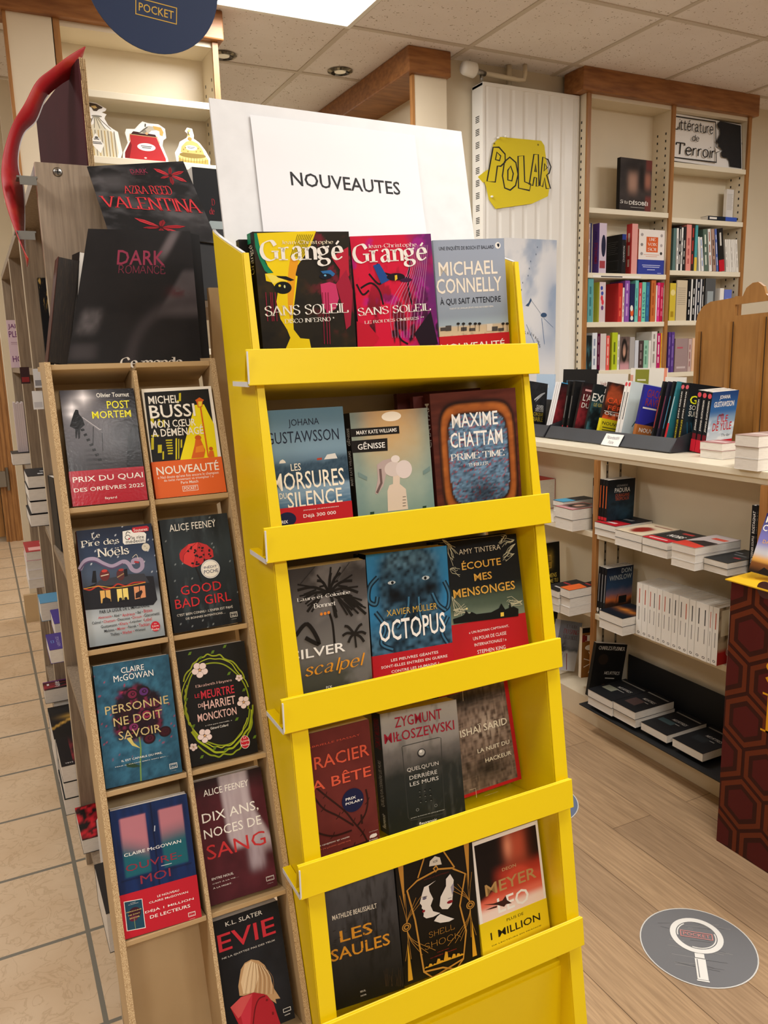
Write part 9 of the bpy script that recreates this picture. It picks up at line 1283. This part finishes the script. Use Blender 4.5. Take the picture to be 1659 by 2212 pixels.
B((2.001,1.9197,.4558),(0,0,0),(.11,.19,.023),'white-spined paperback, fifth from the left in the long white row on the middle cabinet shelf',fr='eeece6',sp='efede8',ba='eeece6',si=[('r',.42,.62,.58,.9,'c0563c'),('r',.44,.3,.56,.56,'8a8886'),('e',.5,.06,.22,.022,'3a3a3c'),('e',.5,.06,.13,.013,'efede8')],gr=G8)
B((2.002,1.8966,.4558),(0,0,0),(.11,.19,.022),'white-spined paperback, sixth from the left in the long white row on the middle cabinet shelf',fr='eeece6',sp='efede8',ba='eeece6',si=[('r',.42,.62,.58,.9,'c0563c'),('r',.44,.3,.56,.56,'8a8886'),('e',.5,.06,.22,.022,'3a3a3c'),('e',.5,.06,.13,.013,'efede8')],gr=G8)
B((2,1.8737,.4558),(0,0,0),(.11,.19,.022),'white-spined paperback, seventh from the left in the long white row on the middle cabinet shelf',fr='eeece6',sp='efede8',ba='eeece6',si=[('r',.42,.62,.58,.9,'4a4a4c'),('r',.44,.3,.56,.56,'8a8886'),('e',.5,.06,.22,.022,'3a3a3c'),('e',.5,.06,.13,.013,'efede8')],gr=G8)
B((2.001,1.848,.4558),(0,0,0),(.11,.19,.025),'white-spined paperback, eighth from the left in the long white row on the middle cabinet shelf',fr='eeece6',sp='efede8',ba='eeece6',si=[('r',.42,.62,.58,.9,'4a4a4c'),('r',.44,.3,.56,.56,'8a8886'),('e',.5,.06,.22,.022,'3a3a3c'),('e',.5,.06,.13,.013,'efede8')],gr=G8)
B((2.002,1.8259,.4558),(0,0,0),(.11,.19,.021),'white-spined paperback, ninth from the left in the long white row on the middle cabinet shelf',fr='eeece6',sp='efede8',ba='eeece6',si=[('r',.42,.62,.58,.9,'4a4a4c'),('r',.44,.3,.56,.56,'8a8886'),('e',.5,.06,.22,.022,'3a3a3c'),('e',.5,.06,.13,.013,'efede8')],gr=G8)
B((2,1.8028,.4558),(0,0,0),(.11,.19,.022),'white-spined paperback, tenth from the left in the long white row on the middle cabinet shelf',fr='eeece6',sp='efede8',ba='eeece6',si=[('r',.42,.62,.58,.9,'c0563c'),('r',.44,.3,.56,.56,'8a8886'),('e',.5,.06,.22,.022,'3a3a3c'),('e',.5,.06,.13,.013,'efede8')],gr=G8)
B((2.001,1.7766,.4558),(0,0,0),(.11,.19,.025),'white-spined paperback, eleventh from the left in the long white row on the middle cabinet shelf',fr='eeece6',sp='efede8',ba='eeece6',si=[('r',.42,.62,.58,.9,'4a4a4c'),('r',.44,.3,.56,.56,'8a8886'),('e',.5,.06,.22,.022,'3a3a3c'),('e',.5,.06,.13,.013,'efede8')],gr=G8)
B((2.002,1.7496,.4558),(0,0,0),(.11,.19,.026),'white-spined paperback, twelfth from the left in the long white row on the middle cabinet shelf',fr='eeece6',sp='efede8',ba='eeece6',si=[('r',.42,.62,.58,.9,'4a4a4c'),('r',.44,.3,.56,.56,'8a8886'),('e',.5,.06,.22,.022,'3a3a3c'),('e',.5,.06,.13,.013,'efede8')],gr=G8)
B((2,1.7231,.4558),(0,0,0),(.11,.19,.026),'white-spined paperback, thirteenth from the left in the long white row on the middle cabinet shelf',fr='eeece6',sp='efede8',ba='eeece6',si=[('r',.42,.62,.58,.9,'4a4a4c'),('r',.44,.3,.56,.56,'8a8886'),('e',.5,.06,.22,.022,'3a3a3c'),('e',.5,.06,.13,.013,'efede8')],gr=G8)
B((2.001,1.7085,.4558),(0,0,0),(.11,.19,.014),'white-spined paperback, fourteenth from the left in the long white row on the middle cabinet shelf',fr='eeece6',sp='efede8',ba='eeece6',si=[('r',.42,.62,.58,.9,'c0563c'),('r',.44,.3,.56,.56,'8a8886'),('e',.5,.06,.22,.022,'3a3a3c'),('e',.5,.06,.13,.013,'efede8')],gr=G8)
B((2.002,1.6844,.4558),(0,0,0),(.11,.19,.023),'white-spined paperback, last in long white row on middle cabinet shelf, a dog on its cover',fr='rast_dog',sp='efede8',ba='eeece6',si=[('r',.42,.62,.58,.9,'c0563c'),('r',.44,.3,.56,.56,'8a8886'),('e',.5,.06,.22,.022,'3a3a3c'),('e',.5,.06,.13,.013,'efede8')],gr=G8,it=[('e',.55,.2,.2,.1,'d8c8c0'),('e',.55,.2,.17,.085,'b02430'),('e',.55,.185,.07,.035,'efe8e0'),('e',.45,.23,.025,.015,'efe8e0'),('e',.52,.25,.025,.015,'efe8e0'),('e',.6,.25,.025,.015,'efe8e0'),('e',.66,.23,.025,.015,'efe8e0'),('r',.1,.5,.5,.95,'d8c8a8'),('r',.55,.5,.62,.95,'6a3a24')],res=(16,24))
B((2.005,1.641,.4558),(0,0,0),(.11,.215,.008),'white book edge standing apart between the white row and the red display stand',fr='e8e6e2',sp='e8e6e2',ba='e8e6e2',slab=.0012,gr=G7)
B((1.986,2.2613,.1361),(-10.81,2.36,-10.15),(.137,.212,.02),'black paperback with white capitals propped upright against the black card at bottom of low cabinet',fr='rast_nuit',sp='141414',it=[('r',0,0,1,1,'141312'),('t','CHARLES PLISNIER',.1,.88,.95,.95,'f2efe8','s'),('t','MEURTRES',.4,.42,.9,.48,'e0dcd4','si'),('r',.45,.34,.75,.36,'a8a49c'),('e',.45,.15,.12,.09,'5a3c2c'),('e',.3,.7,.16,.1,'2a2018')],gr=G7)
F((1.9601,2.2319,.1228),-90,(.131,.19,.03),'e0dcd6','lower black-covered book, far left pile on the floor-level black tray',gr=G7)
F((1.9587,2.2319,.1534),-90,(.131,.19,.03),'1c1d20','upper black-covered book with pale lettering, far left pile on the floor-level black tray',gr=G7,it=[('t','MEURTRES',.35,.55,.85,.63,'d8d4cc','si'),('r',.4,.46,.75,.48,'9a9894'),('r',.05,.86,.95,.9,'8a8884'),('r',.1,.3,.5,.5,'8a8c7c')])
F((1.9675,2.0993,.1228),-90,(.111,.19,.03),'e0dcd6','lower black-covered book, second pile from the left on the floor-level black tray',gr=G7)
F((1.9638,2.0993,.1534),-90,(.111,.19,.03),'1c1d20','upper black-covered book with pale lettering, second pile from the left on the floor-level black tray',gr=G7,it=[('t','MEURTRES',.35,.55,.85,.63,'d8d4cc','si'),('r',.4,.46,.75,.48,'9a9894'),('r',.05,.86,.95,.9,'8a8884'),('r',.15,.2,.6,.5,'4a3a38')])
F((1.9754,1.9704,.1228),-90,(.122,.19,.03),'1c1d20','black-covered book with pale lettering, third from the left on the floor-level black tray',gr=G7,it=[('t','MEURTRES',.35,.55,.85,.63,'d8d4cc','si'),('r',.4,.46,.75,.48,'9a9894'),('r',.05,.86,.95,.9,'8a8884'),('r',.1,.35,.6,.5,'3a4c50')])
F((1.9787,1.8281,.1228),-90,(.129,.19,.03),'1c1d20','black-covered book with pale lettering, fourth from the left on the floor-level black tray',gr=G7,it=[('t','MEURTRES',.35,.55,.85,.63,'d8d4cc','si'),('r',.4,.46,.75,.48,'9a9894'),('r',.05,.86,.95,.9,'8a8884'),('r',.2,.3,.6,.5,'24282c')])
F((2.0307,2.5425,.7728),-90,(.065,.16,.022),'e0dcd6','lowest blue-edged book in the thin pile on the upper shelf in the left cabinet bay',gr=G7)
F((2.0273,2.5425,.7954),-90,(.065,.16,.022),'e0dcd6','second blue-edged book in the thin pile on the upper shelf in the left cabinet bay',gr=G7)
F((2.0301,2.5425,.818),-90,(.065,.16,.022),'e0dcd6','third blue-edged book in the thin pile on the upper shelf in the left cabinet bay',gr=G7)
F((2.0269,2.5425,.8406),-90,(.065,.16,.022),'2c3034','dark-topped book with sky blue end atop thin pile on upper shelf in left cabinet bay',gr=G7,it=[('p',[(0,0),(1,0),(1,.4),(0,.4)],'4a9cc0')])
F((1.9705,2.4552,.7728),-90,(.103,.14,.042),'e0dcd6','lower of two thick cream books on the upper shelf in the left cabinet bay',gr=G7)
F((1.9692,2.4552,.8154),-90,(.103,.14,.042),'rast_portrait','thick cream book with grey photo cover, upper one on upper shelf in left cabinet bay',gr=G7,it=[('box',0,0,1,1,.003,'c83c30')],res=(16,16))
F((2.06,2.93,.773),-90,(.16,.16,.13),'c03c34','thick red-topped book lying flat beyond the blue-edged pile in the left cabinet bay',gr=G7)
B((2.06,2.3375,.7728),(0,0,0),(.11,.2,.0081),'thin black spine against the left side of the cabinet upright in the left cabinet bay',fr='16181a',sp='16181a',ba='16181a',slab=.0012,gr=G7,si=[('r',.35,.3,.65,.85,'b8b4b0')])
B((2.0379,2.6482,.4606),(6.25,4.49,-1.8),(.131,.19,.024),'black paperback with a golden lit window standing in the left cabinet bay',fr='rast_green',sp='141614',it=[('box',.35,.42,.62,.72,.003,'d8b04a'),('r',.48,.42,.5,.72,'141612'),('r',.35,.57,.62,.585,'141612'),('t','TU MENS',.25,.2,.85,.3,'d8c050','x'),('t','COMME TU',.22,.08,.9,.17,'d8c050','x')],gr=G7,res=(20,30))
F((1.9181,2.4607,.4558),-90,(.098,.17,.028),'e0dcd6','lowest black-covered book in the left pile on the middle shelf in the left cabinet bay',gr=G7)
F((1.9177,2.4607,.4844),-90,(.098,.17,.028),'e0dcd6','middle black-covered book in the left pile on the middle shelf in the left cabinet bay',gr=G7)
F((1.9161,2.4607,.513),-90,(.098,.17,.028),'1e2022','black-covered book with white script, top of left pile on middle shelf in left cabinet bay',gr=G7,it=[('r',.3,.2,.8,.26,'b8b4b0'),('r',.1,.55,.5,.62,'a03034')])
F((1.9236,2.3605,.4558),-90,(.055,.17,.034),'e0dcd6','lowest book with an orange-topped cover in right pile on middle shelf in left cabinet bay',gr=G7)
F((1.9267,2.3605,.4904),-90,(.055,.17,.034),'e0dcd6','middle book with an orange-topped cover in right pile on middle shelf in left cabinet bay',gr=G7)
F((1.9227,2.3605,.525),-90,(.055,.17,.034),'2a2426','dark book with orange near end atop right pile on middle shelf in left cabinet bay',gr=G7,it=[('p',[(0,0),(1,0),(1,.5),(0,.55)],'d8642c'),('r',.2,.65,.8,.72,'a83838'),('r',.3,.8,.8,.86,'c8c4c0')])
B((2.0365,2.6335,.148),(25.58,1.3,-16.56),(.133,.209,.02),'brown-black paperback with white serif capitals standing on the bottom shelf in the left cabinet bay',fr='1c1614',sp='141010',it=[('t',"L'ORIGINE",.1,.62,.95,.74,'f2efe8','s'),('t','DU MAL',.3,.46,.8,.57,'f2efe8','s')],gr=G7)
B((2.0195,2.5174,.148),(8.43,5.05,-17.99),(.134,.209,.03),'grey paperback of snowy track with red capitals standing on bottom shelf in left cabinet bay',fr='rast_snowblood',sp='9a9ca4',it=[('t','IL Y AURA',.3,.86,.8,.93,'5a4048','s'),('t','DU SANG',.2,.74,.9,.84,'a83038','s'),('t','SUR LA NEIGE',.2,.63,.88,.72,'5a4048','s'),('l',[(.5,.35),(.55,.2),(.62,.02)],.004,'8a1c24')],gr=G7,res=(24,36))
B((2.0596,2.3894,.148),(-9.79,1.01,-1.3),(.14,.209,.02),'ochre paperback with a white plant drawing, half behind the cabinet upright in left cabinet bay',fr='8a5c2a',sp='e8dcc8',it=[('r',0,.72,1,.86,'7a2420'),('t','À L',.1,.73,.6,.85,'f2efe8','s'),('r',0,.9,1,1,'1a1614'),('e',.3,.6,.2,.06,'efe8dc'),('l',[(.4,.3),(.75,.3)],.003,'efe8dc'),('l',[(.4,.3),(.668,.461)],.003,'efe8dc'),('l',[(.4,.3),(.46,.546)],.003,'efe8dc'),('l',[(.4,.3),(.223,.516)],.003,'efe8dc'),('l',[(.4,.3),(.07,.384)],.003,'efe8dc'),('l',[(.4,.3),(.072,.212)],.003,'efe8dc'),('l',[(.4,.3),(.229,.082)],.003,'efe8dc'),('l',[(.4,.3),(.465,.054)],.003,'efe8dc'),('l',[(.4,.3),(.672,.142)],.003,'efe8dc')],gr=G7)
F((.098,3.53,1.0575),0,(.09,.12,.047),'2a2a2c','thick dark-topped book lying alone, farthest on the oak display',gr=G9)
B((.126,3.565,1.1055),(0,0,0),(.007,.2,.08),'pinkish page edges of a standing book, first from the left, far on the oak display',fr='cdbfc0',sp='c8babb',ba='c8babb',gr=G9)
B((.1335,3.565,1.1055),(0,0,0),(.007,.195,.08),'pinkish page edges of a standing book, second from the left, far on the oak display',fr='cdbfc0',sp='c8babb',ba='c8babb',gr=G9)
B((.141,3.565,1.1055),(0,0,0),(.007,.2,.08),'pinkish page edges of a standing book, third from the left, far on the oak display',fr='cdbfc0',sp='c8babb',ba='c8babb',gr=G9)
B((.1485,3.565,1.1055),(0,0,0),(.007,.195,.08),'pinkish page edges of a standing book, fourth from the left, far on the oak display',fr='cdbfc0',sp='c8babb',ba='c8babb',gr=G9)
B((.156,3.565,1.1055),(0,0,0),(.007,.2,.08),'pinkish page edges of a standing book, fifth from the left, far on the oak display',fr='cdbfc0',sp='c8babb',ba='c8babb',gr=G9)
F((.102,2.6,.9705),0,(.104,.2,.037),'1c1c1e','white-edged thick book with black cover, bottom of four on the oak display',gr=G9)
F((.108,2.604,1.009),0,(.104,.2,.037),'1c1c1e','white-edged thick book with black cover, second of four on the oak display',gr=G9)
F((.106,2.608,1.0475),0,(.104,.2,.037),'1c1c1e','white-edged thick book with black cover, third of four on the oak display',gr=G9)
F((.108,2.612,1.086),0,(.104,.2,.037),'26272a','white-edged thick book with black cover, top of four on the oak display',gr=G9,it=[('r',.4,.5,.8,.6,'b8b8ba'),('e',.75,.75,.15,.1,'c8c8ca'),('r',.3,.2,.45,.3,'d8d8da')])
F((.168,2.35,.9705),0,(.045,.2,.034),'1e1f22','cream-edged dark book beside the white-edged pile, lower of two',gr=G9)
F((.168,2.35,1.0065),0,(.045,.2,.034),'1e1f22','cream-edged dark book beside the white-edged pile, upper of two',gr=G9)
B((.15,2.16,.9795),(2,4,0),(.012,.19,.13),'tall thin dark book edge, left of three on the oak display',fr='1a1c22',sp='16181c',ba='16181c',gr=G9)
B((.163,2.16,.9795),(2,4,0),(.012,.19,.13),'tall thin dark book edge, middle of three on the oak display',fr='1a1c22',sp='16181c',ba='16181c',gr=G9)
B((.176,2.16,.9795),(2,4,0),(.012,.19,.13),'tall thin dark book edge, right of three on the oak display',fr='1a1c22',sp='16181c',ba='16181c',gr=G9)
F((.098,3.22,.6205),0,(.112,.2,.035),'d8d0ce','pinkish page block, bottom of four on the lower oak shelf',gr=G9)
F((.0995,3.223,.6557),0,(.112,.2,.035),'d8d0ce','pinkish page block, second of four on the lower oak shelf',gr=G9)
F((.098,3.226,.6909),0,(.112,.2,.035),'d8d0ce','pinkish page block, third of four on the lower oak shelf',gr=G9)
F((.0995,3.229,.7261),0,(.112,.2,.035),'b03a3c','pinkish page block, top, with a red blotched cover, of four on the lower oak shelf',gr=G9,it=[('r',.1,.1,.6,.4,'e8b0a8'),('r',.5,.5,.9,.8,'e0a8a0')])
F((.11,2.77,.6205),0,(.06,.12,.062),'5a94b8','small book with a sky blue top beyond the purple book',gr=G9)
F((.135,2.56,.6205),0,(.05,.16,.05),'4a3a8a','small purple-topped book behind the large purple book',gr=G9)
F((.104,2.345,.6205),0,(.108,.15,.041),'4a3a86','large purple book with a black emblem and cream page edges on the oak display',gr=G9,it=[('p',[(.5,.35),(.85,.35),(.9,.7),(.55,.7)],'1e1a22'),('r',.4,.5,.55,.56,'1e1a22'),('e',.9,.75,.06,.1,'c8c8cc'),('tv','HERITAGE',.22,.15,.3,.75,'a8a0c8','r'),('box',.08,.4,.16,.55,.002,'6a8ac8')])
F((.112,2.858,.1505),0,(.09,.068,.049),'24242a','page block under the red and black romance cover, bottom of three',gr=G9)
F((.116,2.858,.2005),0,(.09,.068,.049),'24242a','page block under the red and black romance cover, middle of three',gr=G9)
F((.12,2.858,.2505),0,(.09,.068,.049),'24242a','page block under the red and black romance cover, upper of three',gr=G9)
F((.0955,2.85,.3015),0,(.117,.077,.05),'rast_redsmoke','thick red and black book with white script, top of its pile on the oak display',gr=G9,it=[('tv','katee',.3,.2,.45,.85,'e8e0dc','hand'),('r',.1,.5,.16,.7,'e0dcd8'),('p',[(0,.9),(1,.9),(1,1),(0,1)],'6a2a6a')])
F((.099,2.345,.1505),0,(.11,.2,.051),'1c1c1e','lowest thick grey-edged book in the near pile on the bottom oak shelf',gr=G9)
F((.102,2.345,.2025),0,(.11,.2,.051),'2a3a3a','middle thick grey-edged book in the near pile on the bottom oak shelf',gr=G9)
F((.101,2.343,.2555),0,(.112,.2,.051),'rast_redsmoke','black book with red smoke and white upright lettering, on the near pile',gr=G9,it=[('r',0,0,.3,1,'141012'),('tv','JAMAIS FORCER',.72,.25,.8,.75,'e8e0dc','x'),('tv','MES LIENS',.6,.3,.68,.7,'e8e0dc','x'),('t','YBYS',.1,.06,.3,.1,'d8d0cc','r')])
F((.098,2.555,.1505),0,(.115,.26,.15),'rast_goldblack','tall black box-like book with golden light streaks, behind the near pile',gr=G9)
F((.122,2.12,.1505),0,(.09,.18,.042),'rast_redblack','dark box set with red flames at the bottom of the oak display',gr=G9,pg=None)
F((.13,1.7,.1505),0,(.08,.2,.1),'2a2624','white-edged thick book lowest and nearest on the oak display',gr=G9)
B((.16,1.99,.1505),(70,0,0),(.06,.16,.008),'bright white card standing behind the near end of the oak display',fr='f0eeea',sp='f0eeea',ba='f0eeea',gr=G9)
B((.135,3.56,1.4425),(0,2,0),(.078,.185,.016),'pink paperback with purple capitals facing out, far on the top oak shelf',fr='d8c0cc',sp='c8b0bc',ba='c8b0bc',it=[('t','JAMES',.05,.8,.85,.92,'6a2a6a','b'),('t','PLEASE',.05,.64,.95,.77,'6a2a6a','b'),('r',.1,.52,.9,.54,'b89aa8'),('r',.1,.49,.8,.5,'b89aa8'),('t','C',.5,.3,.6,.36,'6a2a6a','r'),('t','HOME',.1,.12,.95,.25,'6a2a6a','b')],gr=G9)
B((.17,2.27,1.4435),(0,3,0),(.043,.225,.02),'black paperback with gold leaves, behind the oak end panel on the top shelf',fr='rast_floral',sp='101216',ba='101216',it=[('t','M',.7,.3,.9,.34,'c8a860','s')],gr=G9)
B((.114,1.565,1.4545),(-90,11,0),(.06,.178,.034),'thick paperback with black page edges, left of the black header card',fr='4a2014',sp='3a1a12',ba='16120f',pg='D',gr=G10)
B((.158,1.63,1.4545),(-82,8,0),(.05,.195,.04),'black paperback with white page tops, behind the black-edged thick paperback',fr='15171c',sp='15171c',ba='15171c',gr=G10)
B((.445,1.72,1.579),(4,3,0),(.12,.262,.03),'black book with a pale grey rounded case before it, beside the white board',fr='17181b',sp='e6e2dc',ba='17181b',it=[('t','D',.3,.72,.36,.77,'b02c38','s'),('t','de',.25,.65,.34,.7,'b02c38','s'),('p',[(.05,0),(.05,.45),(.12,.55),(.25,.6),(.95,.6),(.95,0)],'a3b0b2'),('e',.42,.36,.22,.08,'2a2c2e'),('t','KEY-BOOK',.25,.35,.6,.375,'c8ccce','b')],gr=G10)
B((.3744,1.1893,1.4247),(-1.26,-.13,2.31),(.15,.198,.015),'single copy behind the yellow and black face paperback, top yellow shelf',fr='151210',sp='151210',ba='151210',gr=G11)
B((.637,1.138,1.1773),(-5.77,4.83,1.49),(.156,.207,.014),'nearer copy behind the old television paperback',fr='5a2620',sp='5a2620',ba='5a2620',gr=G11)
B((.626,1.174,1.1813),(-5.77,4.83,1.49),(.156,.207,.014),'farther copy behind the old television paperback',fr='5a2620',sp='5a2620',ba='5a2620',gr=G11)
B((.3633,1.093,.9337),(-.21,4.96,-.51),(.14,.205,.013),'single copy behind the palm tree paperback',fr='2a2826',sp='2a2826',ba='2a2826',gr=G11,pg='T')
B((.5081,1.1025,.9349),(-1.54,7.75,-1.13),(.144,.207,.017),'single copy behind the sea monster paperback',fr='101418',sp='101418',ba='101418',gr=G11,pg='T')
B((.6589,1.1096,.9354),(-2.53,12.66,-.28),(.149,.206,.017),'single copy behind the gold-lettered paperback with branches',fr='141414',sp='141414',ba='141414',gr=G11,pg='T')
B((.3641,1.0533,.6876),(.07,7.79,.21),(.127,.203,.012),'single copy behind the thorny branch paperback',fr='4a1c1a',sp='4a1c1a',ba='4a1c1a',gr=G11,pg='T')
B((1.8716,1.486,.8334),(-73.27,21.42,-5.85),(.11,.17,.02),'paperback with a purple sunset sky leaning on top of the red patterned box',fr='rast_connb',sp='2a2a50',it=[('t','MICHAEL',.04,.84,1,.95,'f2efe8','x'),('t','CONNELLY',.02,.7,1,.81,'f2efe8','x'),('t','DANS LA VILLE',.12,.5,.95,.56,'e8b040','b'),('e',.55,.3,.12,.06,'3a342a'),('l',[(.55,.1),(.55,.3)],.002,'2a2018'),('p',[(.2,0),(.35,.12),(.6,.06),(.7,0)],'1a120c')],gr=G12,res=(20,30))
